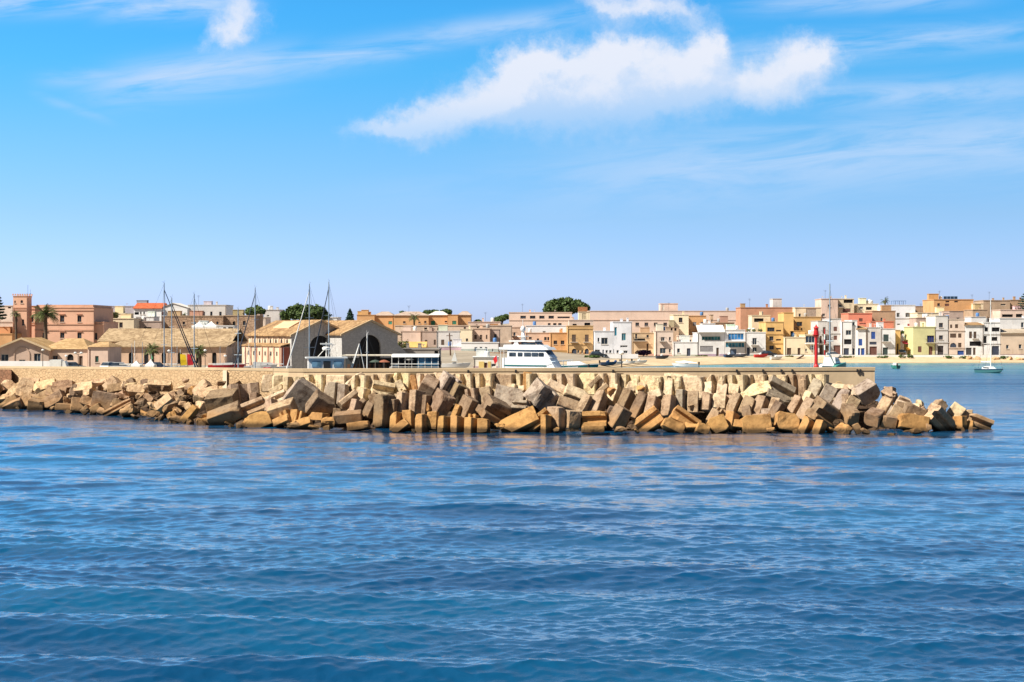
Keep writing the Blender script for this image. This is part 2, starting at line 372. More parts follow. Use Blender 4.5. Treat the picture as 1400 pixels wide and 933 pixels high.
def build_water():
    rng = np.random.default_rng(11)
    cols = np.concatenate([np.linspace(-6000, -1300, 14), np.arange(-1200, -200, 5.0), np.arange(-200, 1601, 2.6), np.arange(1605, 2601, 5.0), np.linspace(2700, 7400, 14)])
    ys = np.arange(544.0, 965.0, 0.6)
    d = np.concatenate([np.array([4.0, 10.0, 16, 20]), 16000.0/(np.arange(1100.0, 965.0, -3.0)-HZ), 16000.0/(ys[::-1]-HZ), np.array([185, 200, 220, 245, 280, 330, 400, 520, 800, 1500, 4000, 9000])])
    PX, D = np.meshgrid(cols, d); Xw = (PX-700)/F*D; Yw = D
    row = D*D/16000*0.6
    H = np.zeros_like(Xw); DX = np.zeros_like(Xw); DY = np.zeros_like(Xw)
    for i in range(210):
        short = i < 170
        lam = math.exp(rng.uniform(math.log(0.22), math.log(2.2))) if short else math.exp(rng.uniform(math.log(2.4), math.log(10)))
        th = rng.normal(0.12, 0.55 if short else 0.30); k = 2*math.pi/lam
        kx, ky = k*math.sin(th), k*math.cos(th)
        amp = (0.0033 if short else 0.0030)*lam*rng.uniform(0.5, 1.5)*(1.32 if lam < 0.75 else 0.86 if 1.2 < lam < 2.2 else 1.0)
        ph = kx*Xw+ky*Yw+rng.uniform(0, 6.28)
        # gusts: each train comes and goes over tens of metres
        gm = 0.8+0.6*np.sin(Xw*rng.uniform(.03, .16)+rng.uniform(0, 6))*np.sin(Yw*rng.uniform(.05, .22)+rng.uniform(0, 6))
        a_ = amp*gm*np.clip((lam/np.maximum(row, 1e-6)-2.2)/2.0, 0, 1)
        H += a_*np.sin(ph); c_ = a_*np.cos(ph); DX += c_*math.sin(th); DY += c_*math.cos(th)
    # wash of the passing boat: two long low ridges near the viewer
    for (x0, y0, th, lam, wid, a) in ((3, 43, .10, 5.2, 7.0, .17), (9, 38.5, .06, 4.4, 5.0, .16), (-6, 40.5, -.05, 4.6, 4.2, .12), (2, 34.0, .04, 4.0, 3.2, .20), (14, 47, .22, 6, 4, .13)):
        u = (Xw-x0)*math.sin(th)+(Yw-y0)*math.cos(th)
        H += a*np.cos(2*math.pi*u/lam)*np.exp(-(u/wid)**2)*(0.6+0.4*np.sin(Xw*0.16+x0))
    fd = np.clip((175-D)/45, 0, 1)*np.clip((D-8)/15, 0, 1)*np.clip((PX+1200)/200, 0, 1)*np.clip((2600-PX)/200, 0, 1); H *= fd
    v = np.stack([Xw+DX*fd, Yw+DY*fd, H], -1).reshape(-1, 3)
    nr, nc = Xw.shape; idx = np.arange(nr*nc).reshape(nr, nc)
    f = np.stack([idx[:-1, :-1], idx[:-1, 1:], idx[1:, 1:], idx[1:, :-1]], -1).reshape(-1, 4)
    me = bpy.data.meshes.new('water'); me.vertices.add(len(v)); me.vertices.foreach_set('co', v.ravel())
    me.loops.add(f.size); me.loops.foreach_set('vertex_index', f.ravel().astype(np.int32))
    me.polygons.add(len(f)); me.polygons.foreach_set('loop_start', np.arange(0, f.size, 4, dtype=np.int32))
    me.polygons.foreach_set('use_smooth', np.ones(len(f), bool)); me.update(); me.validate()
    me.materials.append(water_material())
    o = bpy.data.objects.new('water', me); COL.objects.link(o); tag(o, kind='structure')
build_water()
# ------------------------------------------------------------------ land
SHORE = [(-3000, 232), (560, 232), (640, 240), (700, 256), (760, 285), (820, 318), (880, 330), (950, 342), (1020, 355), (1100, 364), (1400, 370), (1800, 366), (4400, 350)]
def shore(px): return interp(px, SHORE)
def ground(px, d):
    s = shore(px); k = min(1, max(0, (px-640)/200.0))
    if d < s: return -1.5
    quay = 1.3+max(0, d-300)*0.040
    beach = min(1.45, (d-s)*0.075)+max(0, d-394)*0.068
    return min(11.0, quay*(1-k)+beach*k)
def build_land():
    pxs = [-3000, -2000, -1200, -700, -400, -200]+list(range(-100, 1520, 20))+[1600, 1800, 2200, 3000, 4400]
    offs = [0, 0.02, 2, 4, 6, 9, 12, 15, 19, 24, 30, 38, 48, 60, 75, 95, 120, 150, 200, 280, 400, 700, 1400, 6000]
    mb = MB(); nc = len(offs)
    for px in pxs:
        s = shore(px)
        for i, o in enumerate(offs):
            d = s+o; z = -1.5 if i == 0 else ground(px, d)
            if i > 0: z += 0.10*noise.noise(Vector((X(px, d)*0.15, d*0.15, 0)))
            mb.v.append((X(px, d), d, z))
    for a in range(len(pxs)-1):
        for i in range(nc-1):
            mb.f.append((a*nc+i, (a+1)*nc+i, (a+1)*nc+i+1, a*nc+i+1))
    m, t, p = newmat('ground_mix'); co = posco(t)
    sx = N(t, 'ShaderNodeSeparateXYZ'); t.links.new(co, sx.inputs[0])
    n = NOISE(t, co, 0.12, 6, 0.65); n2 = NOISE(t, co, 1.2, 5, 0.65)
    sand = MIX(t, SS(t, M(t, 'ADD', M(t, 'MULTIPLY', n2, .5), M(t, 'MULTIPLY', n, .5)), 0.38, 0.62), (0.58, 0.455, 0.305, 1), (0.45, 0.335, 0.21, 1))
    pave = MIX(t, SS(t, n, 0.35, 0.65), (0.34, 0.29, 0.23, 1), (0.26, 0.22, 0.17, 1))
    # beach below the promenade, earth and paving above it
    f = M(t, 'MULTIPLY', SS(t, M(t, 'ADD', sx.outputs[2], M(t, 'MULTIPLY', n, 0.5)), 1.62, 1.72), 1.0)
    left = SS(t, sx.outputs[0], 12, 2)
    c = MIX(t, M(t, 'MAXIMUM', f, left), sand, pave)
    wet = SS(t, M(t, 'ADD', sx.outputs[2], M(t, 'MULTIPLY', n2, 0.15)), 0.30, 0.12)
    c = MIX(t, M(t, 'MULTIPLY', wet, 0.5), c, (0.22, 0.17, 0.10, 1))
    t.links.new(c, p.inputs['Base Color']); p.inputs['Roughness'].default_value = 0.95; p.inputs['Specular IOR Level'].default_value = 0.1
    bump(t, p, n2, 0.5, 0.1)
    o = mb.build('ground', m, smooth=True); tag(o, kind='structure')
build_land()
# ------------------------------------------------------------------ breakwater: wall line and slope
DW = [(-700, 214), (-200, 175), (0, 162), (100, 152.5), (200, 143.5), (290, 136), (400, 130), (550, 128), (700, 127), (1000, 126), (1200, 126), (1400, 127)]
YW = [(-700, 532), (-200, 548), (0, 560), (60, 564), (130, 569), (200, 576), (290, 584), (400, 589), (550, 592), (700, 594), (1000, 595.5), (1200, 595), (1290, 593), (1360, 589), (1400, 585)]
def dwall(px): return interp(px, DW)
def dwater(px): return 8*F/(interp(px, YW)-HZ)
def wtop(px): return interp(px, [(-200, 4.0), (0, 4.11), (290, 4.6), (700, 4.79), (1200, 4.88)])
WALLST = masonry((0.53, 0.375, 0.225), (0.46, 0.315, 0.185), 2.3, 'rubble_wall')
PALECON = plaster((0.52, 0.40, 0.26), 0.22)
def strip(mb, p0, p1, f0, f1, z0f, z1f, step=20):
    """a run of wall from photo column p0 to p1, front/back offsets in metres from the wall line"""
    n = max(2, int(abs(p1-p0)/step)+1); rings = []
    for i in range(n):
        px = p0+(p1-p0)*i/(n-1); d = dwall(px)
        a = (X(px, d+f0), d+f0); b = (X(px, d+f1), d+f1)
        rings.append([(a[0], a[1], z0f(px)), (b[0], b[1], z0f(px)), (b[0], b[1], z1f(px)), (a[0], a[1], z1f(px))])
    mb.loft(rings)
sw = empty('sea_wall', (X(100, dwall(100)), dwall(100), 0), 'long beige rubble stone sea wall above the brown boulders at left', 'sea wall')
def part(mb, name, mat, root, smooth=False):
    o = mb.build(name, mat, None, smooth); o.parent = root; o.matrix_parent_inverse = root.matrix_basis.inverted(); return o
mb = MB(); strip(mb, -700, 374, 0, 1.0, lambda p: -1.5, lambda p: wtop(p)-0.22); part(mb, 'wall', WALLST, sw)
mb = MB(); strip(mb, -700, 374, -0.04, 1.04, lambda p: wtop(p)-0.22, wtop); part(mb, 'coping', PALECON, sw)
mb = MB(); strip(mb, 304.5, 310, -0.28, -0.003, lambda p: 1.0, lambda p: wtop(p)-0.23, 5); part(mb, 'pilaster', plaster((0.66, 0.56, 0.42), 0.15), sw)
mb = MB(); strip(mb, -40, 15.5, -1.3, -0.003, lambda p: 1.0, lambda p: wtop(p)-0.35, 20); part(mb, 'buttress', masonry((0.27, 0.14, 0.085), (0.20, 0.11, 0.07), 1.6, 'brick_buttress'), sw)
mo = empty('mole', (X(900, 128), 128, 0), 'pale concrete mole with stepped parapet ending in square pierhead', 'pier')
MOLEC = plaster((0.68, 0.52, 0.345), 0.30)
mb = MB(); strip(mb, 374.3, 1196, 0, 1.2, lambda p: -1.5, lambda p: wtop(p)-0.28); part(mb, 'parapet_wall', MOLEC, mo)
mb = MB(); strip(mb, 374.3, 1196.6, -0.05, 1.25, lambda p: wtop(p)-0.278, wtop); part(mb, 'coping', PALECON, mo)
mb = MB(); strip(mb, 374.3, 1196, 1.203, 7.0, lambda p: -1.5, lambda p: 3.4); part(mb, 'quay_deck', MOLEC, mo)
# small iron fittings along the parapet top
mb = MB()
for px in (640, 705, 838, 1007, 1043, 1068, 1083, 1172, 1176):
    d = dwall(px)-0.053; mb.box(X(px, d)-0.07, X(px, d)+0.07, d-0.10, d, wtop(px)-0.42, wtop(px)-0.14)
part(mb, 'iron_ring_plate', DARK, mo)
# rubble core
def core_h(px, t):
    return interp(t, [(0, -1.9), (0.15, -0.9), (0.5, 0.7), (0.85, 1.9), (1, 2.3)])
def build_core():
    mb = MB(); pxs = list(np.arange(-700, 1366, 4.0)); ts = np.linspace(0, 1, 26)
    for px in pxs:
        e = min(1, max(0, (1352-px)/150.0)); a = dwater(px)+2.0; b = dwall(px)-0.4
        for t_ in ts:
            d = a+(b-a)*t_; z = core_h(px, t_)
            if px > 1195: z = -1.6+(z+1.6)*(0.25+0.75*e)
            q = Vector((X(px, d)*0.55, d*0.55, z*0.5)); c = noise.cell(q*1.6)
            z += 0.35*noise.noise(q*1.3)+0.45*(c-0.5)
            mb.v.append((X(px, d)+0.3*noise.noise(q*2+Vector((9, 0, 0))), d+0.3*noise.noise(q*2), z))
    nc = len(ts)
    for i in range(len(pxs)-1):
        for j in range(nc-1): mb.f.append((i*nc+j, (i+1)*nc+j, (i+1)*nc+j+1, i*nc+j+1))
    # far side so the spit beyond the pierhead is closed
    o = mb.build('rubble_slope', masonry((0.10, 0.065, 0.04), (0.055, 0.035, 0.025), 1.3, 'core_rock', 0.35)); tag(o, kind='structure')  # core darkened in colour so gaps between blocks read as deep shade
build_core()
# ------------------------------------------------------------------ armour blocks
TONE = dict(pale=(0.58, 0.46, 0.32), cream=(0.66, 0.53, 0.35), mid=(0.40, 0.29, 0.20), grey=(0.345, 0.285, 0.23), brown=(0.235, 0.165, 0.11),
            ochre=(0.43, 0.245, 0.10), dark=(0.17, 0.12, 0.09), orange=(0.50, 0.28, 0.12), rock=(0.36, 0.24, 0.15), rockpale=(0.56, 0.40, 0.255))
def hullmesh(pts):
    bm = bmesh.new(); vs = [bm.verts.new(p) for p in pts]
    r = bmesh.ops.convex_hull(bm, input=vs)
    bmesh.ops.delete(bm, geom=[e for e in bm.verts if not e.link_faces], context='VERTS')
    bmesh.ops.dissolve_limit(bm, angle_limit=0.06, verts=bm.verts[:], edges=bm.edges[:])
    return bm
def block_bm(kind, w, l, dp, rng):
    """local axes: x across the main face, z along it, y into the block; main face at y = 0"""
    if kind in ('gv', 'gu'):
        a, b = (w, l) if kind == 'gv' else (l, w)
        c = 0.07*min(a, dp); g = 0.15*a; gd = min(0.30*dp, 0.34*a); s = 0.03*a
        prof = [(-a/2, c), (-a/2+c, 0), (-g-s-c*0.5, 0), (-g-s, c*0.5), (-g+s, gd), (g-s, gd), (g+s, c*0.5), (g+s+c*0.5, 0), (a/2-c, 0), (a/2, c), (a/2, dp-c), (a/2-c, dp),
                (g+s, dp), (g-s, dp-gd*.7), (-g+s, dp-gd*.7), (-g-s, dp), (-a/2+c, dp), (-a/2, dp-c)]
        bm = bmesh.new(); r0 = []; r1 = []
        for x, y in prof:
            if kind == 'gv': r0.append(bm.verts.new((x, y, -b/2))); r1.append(bm.verts.new((x, y, b/2)))
            else: r0.append(bm.verts.new((-b/2, y, x))); r1.append(bm.verts.new((b/2, y, x)))
        n = len(prof)
        for i in range(n): bm.faces.new((r0[i], r0[(i+1) % n], r1[(i+1) % n], r1[i]))
        # end caps as quads so they subdivide cleanly
        bm.faces.new(r0[::-1]); bm.faces.new(r1)
        bmesh.ops.recalc_face_normals(bm, faces=bm.faces[:])
        bmesh.ops.triangulate(bm, faces=[f for f in bm.faces if len(f.verts) > 4])
        amp = 0.02
    elif kind in ('broken', 'stone'):
        hx, hz = w/2, l/2
        pts = []
        if kind == 'stone':
            for i in range(13):
                v = Vector((rng.gauss(0, 1), rng.gauss(0, 1), rng.gauss(0, 1))).normalized()
                k = max(abs(v.x), abs(v.y), abs(v.z))**0.55
                v = v/k*rng.uniform(0.88, 1.08); pts.append((v.x*hx, dp/2+v.y*dp/2, v.z*hz))
        else:
            for sx in (-1, 1):
                for sy in (0, 1):
                    for sz in (-1, 1):
                        k = rng.uniform(0.45, 1.0) if rng.random() < 0.6 else 1
                        pts.append((sx*hx*k, sy*dp*rng.uniform(.85, 1), sz*hz)); pts.append((sx*hx, sy*dp, sz*hz*rng.uniform(0.35, 0.95)))
        bm = hullmesh(pts); amp = 0.15 if kind == 'stone' else 0.06
        bmesh.ops.bevel(bm, geom=bm.edges[:], offset=(0.05 if kind == 'stone' else 0.025)*min(w, l, dp), segments=1, affect='EDGES', clamp_overlap=True)
        bmesh.ops.triangulate(bm, faces=bm.faces[:])
    else:
        bm = bmesh.new(); bmesh.ops.create_cube(bm, size=1.0)
        tp = rng.uniform(0.93, 1.0)
        for v in bm.verts:
            k = tp if v.co.y > 0 else 1
            v.co = (v.co.x*w*k, (v.co.y+0.5)*dp, v.co.z*l*k)
        bmesh.ops.bevel(bm, geom=bm.edges[:], offset=0.03*min(w, l, dp)+0.015, segments=1, affect='EDGES', clamp_overlap=True)
        amp = 0.022
    for _ in range(2):
        es = [e for e in bm.edges if e.calc_length() > 0.42]
        if es: bmesh.ops.subdivide_edges(bm, edges=es, cuts=1, use_grid_fill=True)
    off = Vector((rng.uniform(0, 99), rng.uniform(0, 99), rng.uniform(0, 99)))
    bm.normal_update()
    for v in bm.verts:
        q = v.co*1.5+off
        v.co += v.normal*(amp*noise.noise(q)+amp*0.7*noise.noise(q*3.1))
    # a chip knocked off one or two corners
    if kind in ('plain', 'gv', 'gu'):
        for _ in range(rng.choice((0, 1, 2, 2))):
            n = Vector((rng.choice((-1, 1))*rng.uniform(.5, 1), -rng.uniform(.3, 1), rng.choice((-1, 1))*rng.uniform(.5, 1))).normalized()
            mx = max(v.co.dot(n) for v in bm.verts); cut = mx-rng.uniform(0.08, 0.26)*min(w, l, 1.6)
            for v in bm.verts:
                e = v.co.dot(n)-cut
                if e > 0: v.co -= n*e*(0.92+0.25*noise.noise(v.co*4+off))
    return bm
def place(cx, cy, w, l, dp, roll, pitch, yaw, kind, tone, idx, back=0.0):
    rng = random.Random(idx*17+3)
    if kind == 'plain' and l > w and abs(yaw) >= 20 and idx < 1000: w, l, dp, yaw = w*.84, l*1.16, dp*1.2, yaw+(8 if yaw > 0 else -6)
    yw = interp(cx, YW); d0, d1 = dwater(cx), dwall(cx)-1.6
    ytop = 512.0 if cx < 1196 else 512+(cx-1196)*0.30
    t = max(-0.08, min(1.0, (yw-cy)/(yw-ytop)))
    if cx > 1240: d1 = d0+6.0
    d = d0+t*(d1-d0)+back
    p = d/F
    bm = block_bm(kind, w*p, l*p, dp*p, rng)
    me = bpy.data.meshes.new('block'); bm.to_mesh(me); bm.free()
    me.materials.append(CONC)
    if kind == 'stone': me.shade_smooth() if False else None
    nm = {'stone': 'boulder', 'broken': 'broken_block'}.get(kind, 'concrete_block')
    o = bpy.data.objects.new(nm, me); COL.objects.link(o)
    o.matrix_world = Matrix.Translation((X(cx, d), d, Z(cy, d))) @ Matrix.Rotation(R(roll), 4, 'Y') @ Matrix.Rotation(R(-pitch), 4, 'X') @ Matrix.Rotation(R(-yaw), 4, 'Z')
    c = TONE[tone]; j = rng.uniform(0.90, 1.10)
    o.color = (c[0]*j, c[1]*j*rng.uniform(.97, 1.03), c[2]*j*rng.uniform(.93, 1.05), 1)
    BL.append((o, cx, cy, w, l, roll, kind, tone, t))
    return o
BL = []
P, V, U, B, K = 'plain', 'gv', 'gu', 'broken', 'stone'
SPEC = [
# px 270-400
(301,556,41,27,34,-10,-20,8,B,'brown'),(335,538,41,28,28,-6,8,-18,V,'mid'),(344,556,34,21,28,-22,28,0,U,'mid'),(352,575,36,24,20,-22,18,0,P,'ochre'),(375,545,33,17,26,-24,30,0,U,'pale'),
(384,566,36,20,26,-20,-18,10,P,'mid'),(307,573,46,18,24,-20,-25,0,P,'brown'),(315,582,11,8,9,0,0,0,K,'ochre'),(338,578,12,12,12,0,10,0,K,'ochre'),(365,524,15,24,18,0,6,0,P,'pale'),(380,525,13,24,18,0,5,-15,P,'pale'),
(378,535,20,14,16,-25,10,0,P,'pale'),(330,583,16,7,12,0,0,0,K,'brown'),(293,537,30,14,22,-8,48,0,B,'rockpale'),
# 390-520
(411,545,36,40,24,38,-10,-12,B,'grey'),(403,532,16,16,16,0,30,0,K,'pale'),(420,530,18,20,16,25,30,0,B,'pale'),(438,561,30,30,26,38,-14,-22,P,'brown'),(450,537,17,30,20,5,3,18,P,'grey'),(466,539,11,28,18,4,5,12,P,'grey'),
(491,524,25,34,26,50,42,0,V,'pale'),(482,549,25,31,26,50,32,10,V,'mid'),(475,573,38,13,22,-5,-12,0,P,'brown'),(489,582,30,11,18,-8,10,0,P,'ochre'),(447,579,22,19,18,0,5,0,K,'ochre'),(409,578,31,12,16,-18,40,0,B,'ochre'),
(517,562,20,39,22,3,0,25,P,'brown'),(429,584,16,6,12,0,0,0,K,'ochre'),(400,582,20,8,14,-6,0,0,K,'brown'),(502,560,14,18,16,25,0,20,P,'brown'),
# 510-640
(525,532,30,25,28,3,32,-14,U,'pale'),(535,558,9,24,16,2,0,18,P,'brown'),(545,551,12,27,16,3,10,26,P,'mid'),(563,549,14,28,18,3,10,28,P,'mid'),(579,554,9,24,16,5,0,30,P,'brown'),
(581,536,21,24,26,28,-30,0,P,'mid'),(616,531,24,29,24,30,-6,-28,V,'grey'),(609,557,22,28,24,29,-6,-28,P,'brown'),(629,541,18,27,22,26,-4,-18,P,'brown'),
(537,576,13,23,16,3,10,25,P,'ochre'),(556,573,13,25,16,-3,10,14,P,'ochre'),(546,583,25,11,16,-38,16,0,P,'ochre'),(572,579,14,23,16,0,10,24,P,'ochre'),(590,575,14,25,16,2,10,8,P,'ochre'),(602,580,12,20,16,2,10,25,P,'ochre'),
(620,580,13,20,16,2,10,25,P,'ochre'),(622,562,10,17,14,22,10,30,P,'ochre'),(639,582,14,20,16,1,10,25,P,'ochre'),(659.5,582,15,20,18,1,10,12,P,'ochre'),(548,530,10,22,14,-28,18,0,P,'pale'),(553,532,12,12,12,10,20,0,K,'cream'),(566,527,8,30,14,-10,8,0,P,'orange'),
(598,524,12,14,14,20,30,0,P,'pale'),(586,557,6,16,10,0,5,0,K,'ochre'),
# 630-760
(643,545,15,27,18,-8,6,25,V,'mid'),(664,543,15,29,20,-9,14,10,P,'mid'),(646,562,19,24,22,25,-5,-30,P,'brown'),(681,567,36,29,28,33,-8,-32,U,'brown'),(696,542,40,32,26,12,34,0,B,'grey'),(674,521,15,18,16,36,36,0,P,'pale'),(676,537,11,13,12,0,10,0,K,'cream'),
(706,518,28,14,20,-4,44,0,U,'pale'),(704,531,25,12,18,2,45,0,B,'pale'),(731,527,14,21,14,6,14,6,P,'pale'),(720,526,12,34,16,6,2,0,P,'orange'),(745,548,35,32,28,40,-6,-30,V,'grey'),(708,575,54,25,18,-26,34,0,B,'ochre'),
(735,575,38,17,16,-38,22,0,U,'ochre'),(742.5,582,10,27,14,0,10,22,P,'ochre'),(769,574,17,29,20,0,-2,-36,P,'mid'),(684,582,16,7,12,0,0,0,K,'ochre'),
# 750-880
(763,529,30,14,20,25,36,0,P,'pale'),(757,540,26,14,18,20,40,0,B,'pale'),(789,536,33,18,20,22,46,0,P,'pale'),(778,551,31,16,22,20,30,0,P,'mid'),(797,551,14,25,18,28,20,25,P,'mid'),(815,548,15,31,20,22,24,24,P,'mid'),
(836,538,14,20,26,22,30,22,P,'pale'),(834,541,15,14,20,15,-20,10,K,'orange'),(818,527,20,23,24,-42,6,0,U,'mid'),(852,519,33,13,22,-3,46,0,U,'pale'),(865,526,13,20,18,35,44,12,P,'pale'),(851,547,15,31,20,25,14,26,P,'brown'),(871,553,16,33,20,27,12,26,P,'brown'),
(876,531,14,17,26,20,30,22,P,'pale'),(875,535,14,12,18,14,-20,10,K,'orange'),(786,575,17,25,18,5,-4,-20,B,'mid'),(812,573,33,23,20,0,16,10,U,'ochre'),(811,587,30,9,16,0,5,0,B,'ochre'),(851,575,21,27,20,30,-5,-22,P,'brown'),(886,575,37,26,18,-34,24,8,U,'ochre'),(870,590,7,9,8,0,0,0,K,'ochre'),
(849,587,16,9,12,0,0,0,K,'brown'),(838,566,16,16,14,20,-10,0,B,'dark'),
# 870-1000
(893,530,12,25,16,10,28,20,P,'pale'),(888,554,15,25,18,15,14,24,P,'mid'),(913,530,15,27,20,8,26,22,P,'pale'),(910,554,16,26,20,8,10,24,P,'mid'),(928,549,13,29,18,3,10,26,P,'grey'),(947,549,15,31,16,3,14,12,P,'mid'),(936,526,17,13,26,0,-4,10,P,'orange'),(930,515,42,16,20,4,62,0,B,'cream'),
(967,531,15,18,16,6,28,20,P,'pale'),(964,548,15,22,18,8,12,24,P,'mid'),(987,531,14,15,14,12,28,16,P,'pale'),(983,547,18,23,18,8,18,12,P,'pale'),(939,572,39,20,20,35,24,0,U,'ochre'),(922,581,30,15,18,25,22,0,B,'ochre'),(949,582,21,13,16,0,10,0,K,'ochre'),
(975,568,12,20,16,32,16,16,P,'mid'),(962,586,17,14,14,20,10,0,B,'ochre'),(982,580,25,23,20,-20,20,0,B,'ochre'),(996,575,14,23,18,12,10,26,P,'ochre'),(954,530,10,12,12,-20,20,0,K,'pale'),
# 990-1120
(1001,551,15,28,18,25,14,24,P,'mid'),(1003,532,14,18,16,15,32,12,P,'pale'),(1032,532,43,22,18,-16,48,0,B,'cream'),(1021,554,16,26,18,25,14,14,P,'mid'),(1036,554,16,26,18,22,14,26,P,'mid'),(1056,558,15,27,18,20,14,26,P,'mid'),(1069,534,37,31,26,24,26,-8,U,'grey'),
(1085,552,13,23,18,32,14,28,P,'mid'),(1100,558,16,29,20,32,14,26,P,'mid'),(1113,531,19,27,20,32,20,24,P,'grey'),(1035,580,40,26,22,-4,18,0,B,'ochre'),(1078,576,31,25,20,10,18,0,B,'ochre'),(1099,581,13,23,16,28,12,28,P,'ochre'),(1117,584,13,20,16,22,12,28,P,'ochre'),(1056,588,16,7,12,0,0,0,K,'ochre'),(1066,564,12,22,14,30,-5,-20,P,'dark'),
# 1110-1240
(1132,539,18,27,20,32,17,10,P,'grey'),(1149,545,17,28,22,32,17,26,P,'grey'),(1133,571,35,31,26,35,-8,-28,U,'brown'),(1165,553,17,23,18,32,12,10,P,'mid'),(1190,541,30,22,28,-32,-20,0,P,'grey'),(1178,537,24,14,20,12,44,0,B,'pale'),(1167,573,17,20,28,5,-24,-12,P,'brown'),(1191,575,21,18,26,2,-22,32,P,'brown'),
(1208,553,18,21,18,35,20,30,P,'mid'),(1227,564,18,19,18,35,20,12,P,'mid'),(1155,586,23,21,18,0,12,0,K,'ochre'),(1216,578,21,16,16,10,-10,0,P,'brown'),(1222,594,15,5,10,0,0,0,K,'ochre'),(1152,528,30,10,18,3,50,0,B,'pale'),(1160,535,14,12,12,0,10,0,K,'mid'),(1173,586,9,14,10,-25,5,0,P,'brown'),(1184,590,16,8,12,0,0,0,K,'brown'),
# 1230-1360
(1240,548,21,15,20,20,48,0,U,'pale'),(1256,553,11,13,14,15,25,20,P,'pale'),(1256,566,35,17,20,25,-4,0,B,'brown'),(1251,577,39,21,20,12,14,0,B,'ochre'),(1255,590,18,10,14,0,8,0,K,'ochre'),(1308,561,19,19,20,42,10,25,P,'pale'),(1284,560,14,28,18,45,12,-8,P,'mid'),(1292,579,45,26,22,40,6,-25,U,'mid'),
(1319,581,12,21,14,0,6,-25,P,'ochre'),(1323,568,13,16,14,5,8,10,P,'mid'),(1341,577,35,18,16,22,8,0,U,'mid'),(1337,588,12,6,10,0,0,0,K,'brown'),(1270,585,16,12,14,20,0,0,K,'brown'),
# rough rocks, px 0-330
(8,523,22,16,18,0,30,0,K,'rockpale'),(20,532,30,11,16,-40,25,0,B,'rockpale'),(34,531,22,28,20,15,20,0,B,'rockpale'),(33,549,22,16,18,-25,20,0,B,'rock'),(11,552,28,13,18,-32,5,0,B,'rock'),(17,557,26,12,16,-25,-15,0,B,'brown'),(48,556,22,15,16,10,-15,0,P,'brown'),(59,543,30,17,18,-28,18,0,P,'rock'),(71,546,30,15,18,-30,12,0,B,'rock'),(85,526,28,12,16,-10,20,0,B,'rock'),
(76,535,28,15,18,8,22,0,B,'rock'),(99,537,14,21,16,10,-5,0,K,'brown'),(92,549,16,14,14,0,5,0,K,'rock'),(88,557,26,9,16,3,0,0,P,'brown'),(106,553,18,19,18,5,15,-15,P,'rock'),(119,548,18,12,16,20,10,0,B,'rock'),(116,561,12,9,12,-40,0,0,P,'rock'),(113,528,26,14,18,-8,40,0,B,'rockpale'),(60,526,30,16,18,-12,40,0,B,'rockpale'),(2,541,22,14,18,-20,30,0,K,'rockpale'),
(142,549,34,24,22,10,2,0,B,'brown'),(150,525,20,15,18,-48,20,0,P,'rockpale'),(161,529,30,11,18,-10,12,0,B,'rock'),(186,531,26,12,18,4,30,0,B,'rockpale'),(150,540,20,12,16,10,20,0,K,'rock'),(166,541,22,11,16,5,2,0,K,'rock'),(160,557,42,9,16,-28,18,0,U,'rock'),(175,560,28,15,18,-15,12,0,K,'rock'),(190,551,18,17,16,10,0,0,K,'brown'),(197,563,15,13,14,10,10,0,K,'orange'),
(207,569,20,15,16,15,-10,0,K,'brown'),(207,553,15,11,14,0,12,0,K,'rockpale'),(222,549,26,11,16,-38,20,0,B,'rockpale'),(232,558,30,15,18,-8,-2,0,K,'brown'),(235,533,34,13,18,-14,20,0,K,'rock'),(226,541,22,12,16,-10,15,0,K,'rock'),(246,541,22,13,16,-8,10,0,K,'rock'),(238,573,24,11,14,0,0,0,K,'brown'),(218,523,32,9,16,3,40,0,B,'rockpale'),(250,525,24,10,16,-15,40,0,K,'rockpale'),
(262,533,15,13,14,-35,5,0,K,'orange'),(273,530,25,13,18,-42,25,0,P,'rockpale'),(284,536,28,17,20,-10,40,0,B,'rockpale'),(250,553,18,14,16,0,5,0,K,'rock'),(270,545,20,9,14,-14,0,0,K,'brown'),(272,556,18,18,16,5,12,0,K,'rockpale'),(257,566,28,9,16,-50,15,0,P,'ochre'),(236,574,12,10,12,0,10,0,K,'ochre'),(275,577,15,19,16,3,10,0,K,'ochre'),(260,580,12,10,12,0,12,0,K,'ochre'),
(300,523,16,8,12,-14,20,0,K,'rock'),(323,523,16,8,12,0,20,0,K,'rock'),(190,541,18,12,16,0,12,0,K,'rock'),(130,559,14,10,14,-30,0,0,P,'rock'),(184,569,14,9,12,0,0,0,K,'rock'),(40,520,26,8,14,3,40,0,B,'rockpale'),(135,521,20,7,12,0,40,0,B,'rockpale'),(177,523,20,8,14,-6,40,0,K,'rockpale'),
(-15,530,26,20,20,10,20,0,B,'rockpale'),(-20,548,30,18,20,-10,5,0,B,'rock'),(-50,535,30,22,20,20,20,0,K,'rock'),(-85,530,30,22,20,-15,20,0,B,'rock'),(-60,550,26,12,18,5,0,0,K,'brown'),(-120,528,34,20,20,10,20,0,K,'rockpale'),
]
for i, s in enumerate(SPEC): place(*s, i)
